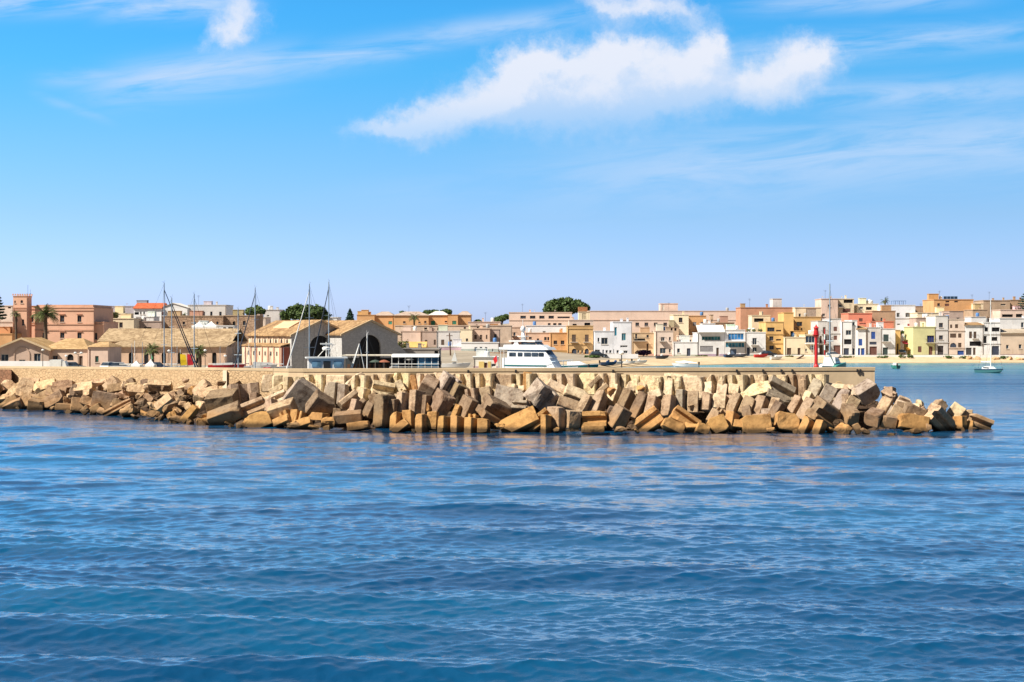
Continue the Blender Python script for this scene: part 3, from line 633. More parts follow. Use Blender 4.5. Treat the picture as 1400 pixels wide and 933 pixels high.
# small broken stone wedged between the large pieces
rf = random.Random(77)
for k in range(95):
    cx = rf.uniform(2, 320) if k < 80 else rf.uniform(320, 1345)
    yw = interp(cx, YW); ytop = 516 if cx < 1196 else 516+(cx-1196)*.36
    t_ = rf.random()**(0.8 if cx < 320 else 2.2); cy = yw-3-t_*(yw-ytop-6)*.95; sz = rf.uniform(8, 16) if cx < 320 else rf.uniform(7, 12)
    place(round(cx, 1), round(cy, 1), sz, sz*rf.uniform(.55, .9), sz*.9, rf.uniform(-45, 45), rf.uniform(0, 40), rf.uniform(-30, 30), rf.choice((K, K, B)), ('ochre' if t_ < .2 and cx > 230 else rf.choice(('rock', 'rockpale', 'brown', 'rock'))), 2000+k, back=rf.uniform(.5, 1.1))
# slimmer blocks lodged between the big ones
for k in range(64):
    cx = rf.uniform(345, 1330); yw = interp(cx, YW); ytop = 514 if cx < 1196 else 514+(cx-1196)*.36
    t_ = rf.uniform(.18, .80); cy = yw-t_*(yw-ytop); up = rf.random() < .7
    place(round(cx, 1), round(cy, 1), rf.uniform(9, 13) if up else rf.uniform(18, 26), rf.uniform(18, 25) if up else rf.uniform(9, 12), rf.uniform(14, 20), rf.gauss(14 if cx > 780 else 6, 16), rf.uniform(4, 26), rf.uniform(14, 34), rf.choice((P, P, P, V if up else U)), ('ochre' if t_ < .28 else rf.choice(('mid', 'grey', 'mid', 'brown')) if t_ < .6 else rf.choice(('pale', 'mid', 'pale'))), 3000+k, back=rf.uniform(.25, .8))
# the upright pairs standing against the mole, tops level with the walkway
rr = random.Random(5); px = 398.0; i = 1000
while px < 1140:
    w = rr.uniform(23, 30)
    if px < 520: yt = interp(px, [(390, 513), (420, 510), (520, 510)])
    else: yt = interp(px, [(520, 508), (840, 508.5), (900, 511), (1140, 510)])
    l = rr.uniform(28, 34); yt += rr.uniform(1.4, 3.4)
    place(px, yt+l/2, w, l, rr.uniform(22, 28), rr.uniform(-2, 2), rr.uniform(0, 5), rr.uniform(20, 30), V if rr.random() < 0.75 else P, rr.choice(('pale', 'pale', 'cream', 'mid')), i)
    px += w*0.98+rr.uniform(1.5, 3.5); i += 1
# ---- labels for the armour: look first, then where it lies
ANCH = [(-140, 'leftmost end of the sea wall'), (18, 'pink palazzo tower'), (62, 'big date palm'), (100, 'tan hipped warehouse roof'), (133, 'small rose customs block'), (165, 'pale house beside the palazzo'), (186, 'white peaked tents'), (218, 'tallest left mast'), (255, 'yellow and red boards'), (285, 'white gazebos'),
        (307, 'pale wall pilaster'), (335, 'red hulled boat'), (360, 'mast beside the hangar'), (400, 'left hangar corner'), (425, 'umbrella pine by the hangars'), (440, 'left hangar arch'), (456, 'white wheelhouse boat'), (478, 'valley between both hangars'), (505, 'right hangar arch'), (530, 'long flat canopy'), (552, 'curved white pavilion roof'), (582, 'pavilion glass side'), (615, 'tall utility pole'),
        (640, 'rose stone quay wall'), (662, 'little yellow fronted hut'), (692, 'stern of the motor yacht'), (714, 'yacht cabin windows'), (738, 'yacht flybridge'), (760, 'yacht bow'), (785, 'teal speedboat'), (808, 'ochre house corner'), (830, 'white and blue dinghies'), (852, 'lamp post on the mole'), (875, 'purple bougainvillea'), (905, 'pink balcony house'), (938, 'white covered speedboat'), (960, 'grey shuttered white villa'),
        (985, 'white villa terrace'), (1008, 'glass fronted house'), (1033, 'white house with roof plants'), (1055, 'tall ochre yellow flats'), (1078, 'cream beach house'), (1098, 'dark picture window'), (1116, 'red harbour beacon'), (1133, 'catamaran mast'), (1150, 'grey flats behind the catamaran'), (1168, 'white stepped house'), (1183, 'blue doors'), (1198, 'pierhead corner'), (1222, 'moored green boat'), (1245, 'colourful alley'),
        (1265, 'green house'), (1290, 'narrow grey townhouse'), (1310, 'beige shuttered house'), (1332, 'white balcony house'), (1355, 'moored sailboat')]
def stone_labels():
    rows = {}
    for b in BL:
        o, cx, cy, w, l, roll, kind, tone, t = b
        a = min(ANCH, key=lambda q: abs(q[0]-cx))[1]
        row = 'at the waterline' if t < 0.26 else ('midway up the slope' if t < 0.66 else 'at the top row')
        lean = 'upright' if kind in (P, V) and l > w and abs(roll) < 12 else ('level' if abs(roll) < 12 else ('right leaning' if roll > 0 else 'left leaning'))
        tn = {'rock': 'reddish', 'rockpale': 'pale', 'mid': 'tan', 'cream': 'cream', 'orange': 'orange stained', 'ochre': 'ochre'}.get(tone, tone)
        sh = {P: 'block', V: 'grooved block', U: 'grooved block', B: 'broken block', K: 'boulder'}[kind]; lean = lean.replace('right leaning', 'right-leaning').replace('left leaning', 'left-leaning')
        rows.setdefault(f'{lean} {tn} {sh} {row} below {a}', []).append((cx, b))
    for lab, q in rows.items():
        q.sort(key=lambda e: e[0])
        for i, (cx, b) in enumerate(q):
            s = lab
            if len(q) == 2: s = lab+(', left one', ', right one')[i]
            elif len(q) > 2:
                s = lab+', '+('leftmost' if i == 0 else 'rightmost' if i == len(q)-1 else ('second', 'third', 'fourth', 'fifth')[i-1])
            o, kind = b[0], b[6]
            grp = 'boulders along the breakwater' if kind == K else ('broken concrete blocks on the breakwater' if kind == B else 'concrete blocks armouring the breakwater')
            tag(o, s, 'boulder' if kind == K else 'concrete block', grp)
stone_labels()
# ------------------------------------------------------------------ buildings
KF = 1.08
def wallgeo(mb, outer, holes, depth, reveal=0.22):
    """front wall at y = 0 with openings, reveals, sides and back; polygons are (x, z) lists, counter-clockwise"""
    loops = [[Vector((p[0], p[1], 0)) for p in outer]]+[[Vector((p[0], p[1], 0)) for p in h] for h in holes]
    tri = tessellate_polygon(loops); pts = [(v.x, 0.0, v.y) for l in loops for v in l]
    mb.add(pts, tri)
    n = len(outer)
    mb.add([(p[0], 0, p[1]) for p in outer]+[(p[0], depth, p[1]) for p in outer], [(i, (i+1) % n, n+(i+1) % n, n+i) for i in range(n)]+[tuple(range(2*n-1, n-1, -1))])
    for h in holes:
        m = len(h); mb.add([(p[0], 0, p[1]) for p in h]+[(p[0], reveal, p[1]) for p in h], [(i, m+i, m+(i+1) % m, (i+1) % m) for i in range(m)])
def build_raw(mb, name, mat, parent):
    """no normal recalculation across open shells other than merge"""
    me = bpy.data.meshes.new(name); me.from_pydata(mb.v, [], mb.f); me.update()
    bm = bmesh.new(); bm.from_mesh(me); bmesh.ops.remove_doubles(bm, verts=bm.verts[:], dist=0.0005); bmesh.ops.recalc_face_normals(bm, faces=bm.faces[:]); bm.to_mesh(me); bm.free()
    me.materials.append(mat); o = bpy.data.objects.new(name, me); COL.objects.link(o); o.parent = parent; return o
FRAME = flat('window_frame', (0.55, 0.52, 0.48), 0.5); FRAMED = flat('brown_frame', (0.16, 0.09, 0.05), 0.6)
RAIL = flat('iron_railing', (0.06, 0.06, 0.065), 0.5)
SHB = (0.10, 0.055, 0.035); BLUE = (0.012, 0.075, 0.36); GREEN = (0.01, 0.20, 0.12); DGREEN = (0.025, 0.055, 0.055); GREY = (0.27, 0.26, 0.28); WINE = (0.16, 0.06, 0.045); NAVY = (0.03, 0.045, 0.09)
def opening(root, kind, x0, x1, z0, z1, col=None, od=0.2):
    """adds the window or door that fills an opening; returns the hole polygon"""
    if 'a' in kind:
        r = (x1-x0)/2; n = 10; zc = z1-r; hole = [(x0, z0), (x1, z0)]+[(x0+r+r*math.cos(math.pi*i/n), zc+r*math.sin(math.pi*i/n)) for i in range(n+1)]
    else: hole = [(x0, z0), (x1, z0), (x1, z1), (x0, z1)]
    cx = sum(p[0] for p in hole)/len(hole); cz = (z0+z1)/2
    w, h = x1-x0, z1-z0
    if 'd' in kind or 'g' in kind:
        mb = MB(); mb.prism(hole, 0.16, 0.20); mb.build('garage_door' if 'g' in kind else 'door', louvre(col or SHB), root)
    elif 's' in kind:
        mb = MB(); mb.prism(hole, 0.07, 0.11); mb.box(cx-0.03, cx+0.03, 0.05, 0.069, z0+0.02, z1-0.02); mb.build('shutter', louvre(col or SHB), root)
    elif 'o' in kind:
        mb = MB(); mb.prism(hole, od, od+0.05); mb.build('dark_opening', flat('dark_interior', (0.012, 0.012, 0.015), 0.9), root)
    else:
        fw = min(0.09, w*0.12); mb = MB(); m = len(hole)
        inner = [(cx+(p[0]-cx)*(1-2*fw/w), cz+(p[1]-cz)*(1-2*fw/h)) for p in hole]
        vs = [(p[0], 0.12, p[1]) for p in hole]+[(p[0], 0.12, p[1]) for p in inner]+[(p[0], 0.17, p[1]) for p in hole]+[(p[0], 0.17, p[1]) for p in inner]
        fs = []
        for i in range(m):
            j = (i+1) % m; fs += [(i, j, m+j, m+i), (2*m+i, 3*m+i, 3*m+j, 2*m+j), (m+i, m+j, 3*m+j, 3*m+i), (i, 2*m+i, 2*m+j, j)]
        mb.add(vs, fs)
        nb = max(1, int(w/0.9)) if w > 0.8 else 0
        for i in range(nb): xx = x0+w*(i+1)/(nb+1); mb.box(xx-0.03, xx+0.03, 0.121, 0.169, z0+fw, z1-fw)
        wo = build_raw(mb, 'window', FRAMED if 'n' in kind else FRAME, root)
        p = MB(); p.prism(inner, 0.145, 0.15); p.build('pane', glass(col) if col else GLASS, wo)
        if 'x' not in kind and w < 2.2:
            s = MB(); s.box(x0-0.10, x1+0.10, -0.10, -0.003, z0-0.14, z0-0.04); s.build('window_sill', plaster((0.55, 0.5, 0.44), 0.2), root)
    if 'b' in kind:
        mb = MB(); a, b = x0-0.45, x1+0.45
        mb.box(a, b, -0.85, -0.003, z0-0.16, z0-0.02); bs = mb.build('balcony', plaster((0.5, 0.46, 0.42), 0.3), root)
        mb = MB(); mb.box(a+0.03, b-0.03, -0.82, -0.78, z0+0.86, z0+0.92)
        nn = max(3, int((b-a)/0.22))
        for i in range(nn+1): xx = a+0.05+(b-a-0.1)*i/nn; mb.box(xx-0.012, xx+0.012, -0.81, -0.79, z0-0.019, z0+0.859)
        mb.box(a+0.03, a+0.06, -0.779, -0.003, z0+0.86, z0+0.92); mb.box(b-0.06, b-0.03, -0.779, -0.003, z0+0.86, z0+0.92)
        mb.build('railing', RAIL, bs)
    return hole
FOOT = []
def house(label, x0, x1, yt, d, c, wins=(), depth=9.0, name='house', cat='house', roof='cap', base=None, rc=None, dirt=0.35, cap=None, gab=0.0, cour=(), mat=None, capc=None, group=None, yaw=0.0):
    """facade between photo columns x0..x1, top at photo row yt, standing at distance d"""
    xc = (x0+x1)/2; gz = ground(xc, d) if base is None else Z(base, d)
    zb = gz-0.6 if base is None else gz
    w = X(x1, d)-X(x0, d); top = Z(yt, d)-zb
    root = empty(name, (X(xc, d), d, zb), label, cat, R(yaw), group)
    FOOT.append((label, X(x0, d), X(x1, d), d, d+depth, zb, zb+top))
    lx = lambda p: min(w/2-0.08, max(-w/2+0.08, (p-x0)*d/F-w/2)); lz = lambda q: min(top-0.15, max(0.05, Z(q, d)-zb))
    holes = []
    for wn in wins:
        a, e, b, f, k = wn[:5]; col = wn[5] if len(wn) > 5 else None
        q0, q1 = lx(a), lx(b); h1, h0 = lz(e), lz(f)
        if k[0] in 'dg' : h0 = max(0.05, (gz-zb)+0.02) if base is None else h0
        if q1-q0 < 0.15 or h1-h0 < 0.15: continue
        holes.append(opening(root, k, q0, q1, h0, h1, col))
    if roof == 'gable':
        outer = [(-w/2, 0), (w/2, 0), (w/2, top), (gab, top+0.0), (-w/2, top)]
    outer = [(-w/2, 0), (w/2, 0), (w/2, top), (-w/2, top)]
    mb = MB(); wallgeo(mb, outer, holes, depth)
    build_raw(mb, 'wall', mat or plaster(tuple(x*KF for x in c), dirt), root)
    if roof == 'cap':
        mb = MB(); o = 0.10
        hh = 0.22 if w > 4 else 0.14
        mb.box(-w/2-o, w/2+o, -o, depth+o, top+0.002, top+hh)
        mb.build('roof', plaster(tuple(min(0.85, x*0.92) for x in (capc or c)), 0.3), root)
    elif roof == 'tile':
        mb = MB(); r = cap or 1.2
        mb.loft([[(-w/2-0.25, -0.35, top+0.003), (w/2+0.25, -0.35, top+0.003), (w/2+0.25, -0.35, top+0.12), (-w/2-0.25, -0.35, top+0.12)],
                 [(-w/2-0.25, depth*0.5, top+0.003), (w/2+0.25, depth*0.5, top+0.003), (w/2+0.25, depth*0.5, top+r), (-w/2-0.25, depth*0.5, top+r)],
                 [(-w/2-0.25, depth+0.3, top+0.003), (w/2+0.25, depth+0.3, top+0.003), (w/2+0.25, depth+0.3, top+0.12), (-w/2-0.25, depth+0.3, top+0.12)]])
        mb.build('roof', tiles(*(rc or ((0.42, 0.27, 0.14), (0.30, 0.18, 0.09)))), root)
    elif roof == 'hip':
        r = cap or 1.5; e = min(w*0.3, depth*0.5)
        mb = MB(); b = [(-w/2-.3, -.3, top+.003), (w/2+.3, -.3, top+.003), (w/2+.3, depth+.3, top+.003), (-w/2-.3, depth+.3, top+.003)]
        mb.add(b+[(-w/2+e, depth/2, top+r), (w/2-e, depth/2, top+r)], [(0, 1, 5, 4), (1, 2, 5), (2, 3, 4, 5), (3, 0, 4), (3, 2, 1, 0)])
        mb.build('roof', tiles(*(rc or ((0.42, 0.27, 0.14), (0.30, 0.18, 0.09)))), root)
    rs = random.Random(sum(map(ord, label))); grounded = name == 'house' and base is None
    if grounded and d < 392 and w > 2.2:
        hb = gz-zb; ph = rs.uniform(.35, .75); mb = MB(); cuts = sorted((h[0][0]-.05, h[1][0]+.05) for h in holes if h[0][1] < hb+ph+.1); xa = -w/2-.02
        for c0, c1 in cuts+[(w/2+.02, None)]:
            if c0-xa > .1: mb.box(xa, c0, -.035, -.003, 0, hb+ph)
            if c1 is not None: xa = max(xa, c1)
        mb.build('plinth', plaster(tuple(x*rs.uniform(.5, .75) for x in c), .5), root)
        xp = rs.choice((-1, 1))*(w/2-.12)
        if not any(h[0][0]-.1 < xp < h[1][0]+.1 for h in holes): mb = MB(); mb.tube((xp, -.08, hb), (xp, -.08, top-.02), .045, n=6); mb.build('drainpipe', RAIL if rs.random() < .5 else FRAMED, root)
    if roof == 'cap' and grounded and w > 3:
        for k in range(rs.choice((0, 1, 2, 2, 3))):
            xx = rs.uniform(-.4, .4)*w; yy = rs.uniform(.25, .7)*depth; u = rs.random(); t0 = top+.225
            if u < .35: mb = MB(); q_ = rs.uniform(.2, .32); hh_ = rs.uniform(.5, 1.0); mb.box(xx-q_, xx+q_, yy-q_, yy+q_, top, t0+hh_); mb.box(xx-q_-.06, xx+q_+.06, yy-q_-.06, yy+q_+.06, t0+hh_+.003, t0+hh_+.1); mb.build('chimney', plaster(tuple(min(.8, v*1.05) for v in c), .4), root)
            elif u < .6: mb = MB(); mb.lathe([(.42, t0), (.46, t0+.06), (.46, t0+.85), (.40, t0+1.0), (.15, t0+1.05)], 12, (xx, yy)); mb.build('water_tank', rs.choice((WHITE, flat('blue_tank', (.08, .2, .45), .5), flat('grey_tank', (.35, .35, .35), .6))), root, True)
            elif u < .8: q_ = min(w*.2, rs.uniform(.9, 1.6)); hh_ = rs.uniform(.9, 1.7); mb = MB(); mb.box(xx-q_, xx+q_, yy, yy+1.8, top, t0+hh_); mb.box(xx-q_-.08, xx+q_+.08, yy-.08, yy+1.88, t0+hh_+.003, t0+hh_+.12); mb.build('roof_room', plaster(tuple(min(.8, v*rs.uniform(.85, 1.1)) for v in c), .4), root)
            else: mb = MB(); mb.tube((xx, yy, top), (xx, yy, t0+.6), .03, n=5); mb.lathe([(.05, t0+.55), (.28, t0+.65), (.34, t0+.72), (.30, t0+.72)], 12, (xx, yy-.1)); mb.build('satellite_dish', WHITE, root)
    for q in cour:
        z = Z(q, d)-zb; mb = MB(); mb.box(-w/2-0.06, w/2+0.06, -0.12, -0.003, z-0.12, z+0.12); mb.build('cornice', plaster(tuple(min(.8, x*0.85) for x in c), 0.3), root)
    root['_w'] = w; root['_t'] = top
    return root
def addbox(root, name, mat, x0, x1, y0, y1, z0, z1):
    mb = MB(); mb.box(x0, x1, y0, y1, z0, z1); return mb.build(name, mat, root)
def aerial(root, x, h=2.6, y=3.0):
    t = root['_t']+0.22; mb = MB(); mb.tube((x, y, t-0.1), (x, y, t+h), 0.03, n=5)
    for k in range(4): mb.tube((x-0.5+0.07*k, y, t+h-0.12-0.14*k), (x+0.5-0.07*k, y, t+h-0.12-0.14*k), 0.016, n=4)
    mb.build('aerial', RAIL, root)
def grid(xs, ys, w, h, k, col=None):
    return [(x-w/2, y-h/2, x+w/2, y+h/2, k)+((col,) if col else ()) for x in xs for y in ys]
# facade colours (albedo)
WH = (0.74, 0.73, 0.74); WB = (0.70, 0.71, 0.77); CRM = (0.76, 0.64, 0.46); YEL = (0.68, 0.43, 0.18); OCH = (0.58, 0.38, 0.19); ORG = (0.61, 0.345, 0.17); ROSE = (0.66, 0.47, 0.36); PINK = (0.68, 0.55, 0.47)
SAL = (0.66, 0.25, 0.17); PAL = (0.68, 0.41, 0.295); GRN = (0.56, 0.54, 0.30); MAU = (0.46, 0.35, 0.30); GRY = (0.60, 0.57, 0.56); BRN = (0.45, 0.30, 0.20); STN = (0.47, 0.34, 0.24); LR = (0.68, 0.52, 0.44)
STONEW = masonry((0.47, 0.32, 0.22), (0.36, 0.235, 0.16), 1.0, 'stone_wall')
# ---- front row on the bay, left to right
house('white flat fronted house with tall teal window beside ochre house', 812.8, 838, 453.5, 372, WB, [(822,462,831,471,'w'),(817,462,819.5,467.8,'w'),(812.9,478.3,820.3,482.5,'w'),(823.7,478.3,825.5,485,'d',NAVY),(828,479,831,483,'w'),(833,479,836,483,'w')], 10)
house('tall bluish white house with two teal glass windows', 838.2, 864, 441, 372, WB, [(840,447.5,843.5,459.5,'wx',(0.02,0.13,0.20)),(850,455.8,855.8,466,'wx',(0.02,0.14,0.20)),(848,472.5,858,475.2,'wx'),(836,477.7,839.5,483,'w'),(843,479,846,483,'w'),(852.5,479.5,858,483.5,'w')], 10)
house('ochre house with brown shutters, balcony and arched blue doors', 776, 811, 446.5, 375, OCH, [(782,457.7,787.3,467.6,'sb'),(799.7,457.7,804.8,467.6,'sb'),(781.8,477,788.4,488,'da',NAVY),(799.6,477,805,488,'da',NAVY),(789.3,479,792,483,'w'),(794.8,479,797.2,483,'w')], 10, cour=(449.5, 471.5))
house('small orange house under a roof terrace beside ochre house', 752.5, 775.6, 456, 378, ORG, [(756.8,465.8,761.8,471,'wn'),(766.6,465.8,771.6,471.2,'wn')], 9, dirt=.45)
a = house('pink house with little iron balcony and dark wide door', 896.5, 920.3, 453.5, 385, PINK, [(903.7,461,908.8,466.5,'wb'),(914.6,461,917.2,466,'w'),(902.2,476,910.3,483.5,'wx'),(914.6,477,917.2,482.4,'w')], 10)
house('low white house with single dark door beside pink house', 920.6, 953.3, 468.7, 384, WH, [(925.7,476.7,929.8,482.7,'w'),(939,476.5,944,485.7,'d',NAVY)], 7)
house('beige upper house set back above the low white house', 926.5, 953.5, 460, 394, PINK, [(930.7,464.2,937,468.3,'wx'),(942.4,464.5,945.4,468,'w')], 6)
vil = house('white villa with teal ribbon window and grey roller shutter', 953.6, 990.6, 456, 384, WH, [(959.5,460,985,465.6,'wx',(0.02,0.10,0.11)),(957.2,473.2,975,481.2,'s',GREY),(979.3,475.7,982.8,485.7,'d',SHB)], 10)
mb = MB(); w_ = vil['_w']; t_ = vil['_t']; mb.loft([[(-w_/2, -1.0, t_+0.23), (w_/2, -1.0, t_+0.23), (w_/2, -1.0, t_+0.40), (-w_/2, -1.0, t_+0.40)], [(-w_/2, 3.0, t_+2.0), (w_/2, 3.0, t_+2.0), (w_/2, 3.0, t_+2.2), (-w_/2, 3.0, t_+2.2)]]); mb.build('sloping_canopy', plaster((.60, .59, .58), .2), vil)
house('white stepped stair tower behind the white villa', 960, 977.6, 443, 397, WH, [(964.8,445.8,968,449.5,'w')], 5)
gh = house('white house with two storeys of wide blue glass', 991, 1018.6, 452, 384, WH, [(995.5,456,1017,465,'wx',(0.03,0.13,0.30)),(992,468.5,1018,475.2,'wx',(0.03,0.13,0.20)),(998,477.6,1006.8,486,'dx',(0.09,0.14,0.24))], 10)
addbox(gh, 'terrace_slab', plaster(WH, .1), -gh['_w']/2, gh['_w']/2, -1.3, -0.003, Z(466.8,384)-gh.location.z-0.1, Z(466.8,384)-gh.location.z+0.1)
wp = house('white house with planted roof terrace and iron balcony', 1018.9, 1046.8, 455.2, 384, WH, [(1028.7,462.3,1034.7,471.6,'wb'),(1028.7,475,1034.7,481.3,'w'),(1021,475.3,1025.2,485.5,'d',NAVY)], 9)
house('tall ochre yellow flats with dark square windows', 1047, 1071.6, 441, 388, YEL, [(1049,448,1059,453.6,'wnx'),(1051.8,460,1057.5,466,'wn'),(1051.8,472.8,1058,478,'wn'),(1061,451.3,1068,453.5,'wnx'),(1061,463.8,1068,466,'wnx'),(1061,476,1068,478.2,'wnx')], 11, cour=(457, 469.5))
house('yellow cream attic with brown recess above ochre flats', 1028, 1053, 432, 402, CRM, [(1031,435.5,1044,440.5,'o')], 6)
house('bright yellow windowless tower between ochre flats and cream house', 1071.8, 1085, 428, 396, YEL, [], 9, dirt=.25)
house('amber yellow block with dark square window under the roof', 1085.3, 1122.6, 434.3, 404, YEL, [(1089,440.3,1096.8,446.2,'wnx'),(1091,448.5,1097,453,'wnb')], 8, dirt=.3)
house('low ochre wall with one slot window behind cream house', 1080.7, 1100.8, 453, 396, YEL, [(1091,459.5,1095,461.5,'wx')], 4)
cb = house('cream beach house with two brown doors', 1073, 1100.3, 462, 386, CRM, [(1076,476,1081.8,485.5,'d',SHB),(1090.5,476,1094.5,485.5,'d',SHB)], 8)
pw = house('cream house with big dark picture window over white slab', 1100.6, 1117.6, 458.4, 386, CRM, [(1101.4,459.6,1114,469,'wx',(0.02,0.03,0.05)),(1106.8,472,1114,478.5,'wx'),(1101,477,1103.3,481,'w')], 8)
addbox(pw, 'terrace_slab', plaster(WH, .1), -pw['_w']/2, pw['_w']/2, -1.2, -0.003, Z(470,386)-pw.location.z-0.12, Z(470,386)-pw.location.z+0.12)
house('narrow grey house with brown doors and iron balconies', 1118, 1133.7, 439.5, 387, GRY, [(1125,447.5,1128.8,456.5,'sb'),(1120.5,459.5,1123.5,469.5,'s'),(1126.5,459.5,1130,469.5,'sb'),(1120,472,1125,485.5,'d'),(1127.5,473,1132,485.5,'d')], 9)
house('grey flats with brown shutters and brown garage', 1134, 1150.4, 436.5, 387, GRY, [(1139.7,447,1144.5,453,'s',WINE),(1139.7,459,1144.5,465,'s',WINE),(1139.8,472.3,1149,485,'g',WINE)], 9, cour=(456,))
house('white stepped house with recessed dark balcony', 1150.7, 1164.8, 440.3, 386, WH, [(1156.5,451.7,1164,458.3,'wx'),(1154,464,1164.4,471,'o'),(1153.5,476.3,1160.7,485.5,'d',NAVY)], 9)
house('white tower end of the stepped house with small top window', 1165, 1172, 438.5, 386.5, WH, [(1165.8,440.4,1168.8,444.9,'w'),(1165.6,476.5,1168,485.5,'d',NAVY)], 9)
house('white house with bright blue shutter and two blue doors', 1172.2, 1184.6, 450.5, 386, WH, [(1173.8,463.7,1179,472.7,'s',BLUE),(1173,476.3,1176,485.5,'d',BLUE),(1177.2,476.3,1182,485.5,'d',BLUE)], 9, roof='tile', cap=1.0)
house('grey white house with blue shutter over brown garage', 1184.9, 1204, 448.3, 386, GRY, [(1191,453.8,1196.7,463.7,'s',BLUE),(1188.8,467.6,1198.5,471.4,'s',NAVY),(1188.8,474,1199,485,'g',WINE)], 9)
house('white house with dark green balcony door beside alley', 1204.3, 1224, 450, 386, WH, [(1207.7,457.5,1215,467,'sb',DGREEN),(1207,475.3,1214,485,'d',DGREEN)], 9)
house('yellow house corner at the mouth of the alley', 1224.4, 1231, 452, 390, YEL, [(1226,470,1228.5,484,'d')], 8)
house('pale green house with dark blue bay window', 1248.5, 1278.8, 448, 386, GRN, [(1267.5,459,1277.3,468.5,'nb',(0.01,0.02,0.09)),(1255,473.8,1260,481.8,'s',WINE),(1269.8,473.8,1275,485,'d',WINE)], 9, dirt=.25)
house('yellow rooftop room above the green house', 1265, 1278.5, 440, 397, CRM, [(1272,444,1275,447.5,'w')], 5)
house('narrow grey townhouse with two windows over dark garage', 1279.1, 1296.8, 432.5, 386, GRY, [(1283.8,441.8,1289.3,448,'wn'),(1283.8,458.8,1289.3,464.8,'wn'),(1281.8,473,1290,485,'g',(0.06,0.05,0.06))], 9, cour=(451.3, 468.5))
house('beige house with three rows of brown shutters', 1297.1, 1318.8, 437.3, 386, PINK, [(1299,444,1302,448.8,'s'),(1305.8,443.6,1310,448.8,'s'),(1299,456.2,1307.5,462,'s'),(1310,456.2,1314.6,462,'s'),(1299,469,1307.5,475.2,'sa',NAVY),(1310,469,1314.6,475.2,'s'),(1309,479.5,1318,485,'d',BLUE)], 9, cour=(452.5, 476))
house('white house with brown balcony doors and long dark loggia', 1319.1, 1344.3, 444.8, 386, WH, [(1325,453.6,1329,462.8,'s'),(1331,453.6,1335,462.8,'sb'),(1325.7,467,1341.3,473.2,'o'),(1320.7,475.7,1328.5,485,'g',(0.05,0.05,0.06)),(1330.4,475.7,1334,485,'d')], 9, roof='tile', cap=.8)
house('white flats with dark loggias and garage behind sailboat mast', 1344.6, 1367.5, 441.7, 386, WH, [(1346,447.9,1351,453.5,'o'),(1356,447.9,1366.8,453.5,'o'),(1355.8,461,1363.8,466.3,'o'),(1345,459.5,1349.2,472,'o'),(1356,473.3,1366,485,'g',NAVY)], 9, cour=(457, 470))
house('low sand coloured house at right edge of the bay', 1367.9, 1420, 456, 386, (0.58,0.47,0.38), [(1375.5,471.8,1379.3,477.2,'w'),(1392.8,471,1396.8,477,'w')], 9, roof='tile', cap=1.2, rc=((.5,.42,.33),(.4,.33,.26)))
# ---- second row and skyline, right
house('wide white flats above the sand coloured house', 1367, 1425, 436, 404, WH, [(1396,441,1399.8,448,'w'),(1404,441,1408,448,'w')], 9)
house('pink flats with white balcony near the right edge', 1368, 1430, 424.5, 420, LR, [(1370,430,1385,433.8,'o'),(1389,429.5,1398,434,'o')], 8)
house('grey beige long house on the skyline at right', 1344.5, 1381, 411.5, 436, STN, [(1368,415.8,1375,418,'wx')], 9, dirt=.4)
house('brown house on the skyline beside the right araucaria', 1381.3, 1432, 411, 438, BRN, [], 9)
house('cream house between big orange house and grey beige house', 1331, 1344.3, 415.5, 430, CRM, [], 8)
house('old stone house behind the white balcony house', 1330, 1350, 424.3, 418, STN, [], 8, dirt=.5)
house('white low terrace house under the old stone house', 1328, 1347.5, 434, 404, WH, [], 6)
ob = house('big orange house with small dark windows on the skyline', 1277, 1331, 410.3, 432, ORG, [(1281.5,414.8,1285.2,418.7,'wn'),(1292.7,411.6,1298,413.8,'wnx'),(1291.8,415.5,1297.6,418.8,'s',WINE),(1304.7,411.6,1309.7,413.8,'wnx')], 12, dirt=.3)
mb = MB()
for k in range(4): mb.box(-2.4+k*1.05, -1.45+k*1.05, 2.0, 2.06, ob['_t']+0.3, ob['_t']+1.1, Matrix.Rotation(R(0), 4, 'X'))
mb.build('solar_panel', flat('solar_blue', (0.02, 0.05, 0.10), .3), ob)
house('mauve stone penthouse behind the beige shuttered house', 1298, 1317.5, 426, 400, MAU, [(1308,434.5,1312,436.5,'wx')], 7)
house('cream building stepped below the big orange house', 1254.5, 1297.5, 428.5, 416, CRM, [(1262,431,1270,435,'o')], 9)
house('mauve gable wall behind the green house', 1252.7, 1278.6, 435.5, 404, MAU, [], 7, dirt=.5)
house('narrow brown house beside the bluish white house', 1251.8, 1262, 419.3, 428, BRN, [], 8)
bw = house('bluish white house with dark terrace doors on the skyline', 1209, 1251.4, 418, 424, WB, [(1226,428,1230.2,434,'wx'),(1238,428,1248.7,434,'wx'),(1226.5,442.7,1230.5,444.8,'wx'),(1240.7,443,1245.5,446,'s',(0.35,0.03,0.03))], 10, cour=(435.3,))
mb = MB()
for k in range(4):
    x = -1.2+k*1.15; mb.box(x-0.05, x+0.05, 2.0, 2.1, bw['_t']+0.2, bw['_t']+1.35); mb.box(x-0.05, x+0.05, 4.6, 4.7, bw['_t']+0.2, bw['_t']+1.35)
mb.box(-1.3, 2.4, 1.95, 4.75, bw['_t']+1.352, bw['_t']+1.45); mb.build('pergola', flat('blue_steel', (.12, .22, .40), .5), bw)
house('brown stone house behind the white green door house', 1192.5, 1224.3, 426, 408, BRN, [(1204,434.5,1206.5,440,'w')], 8, dirt=.5)
house('low salmon wall house under the brown stone house', 1190.5, 1222, 440.3, 398, SAL, [], 5)
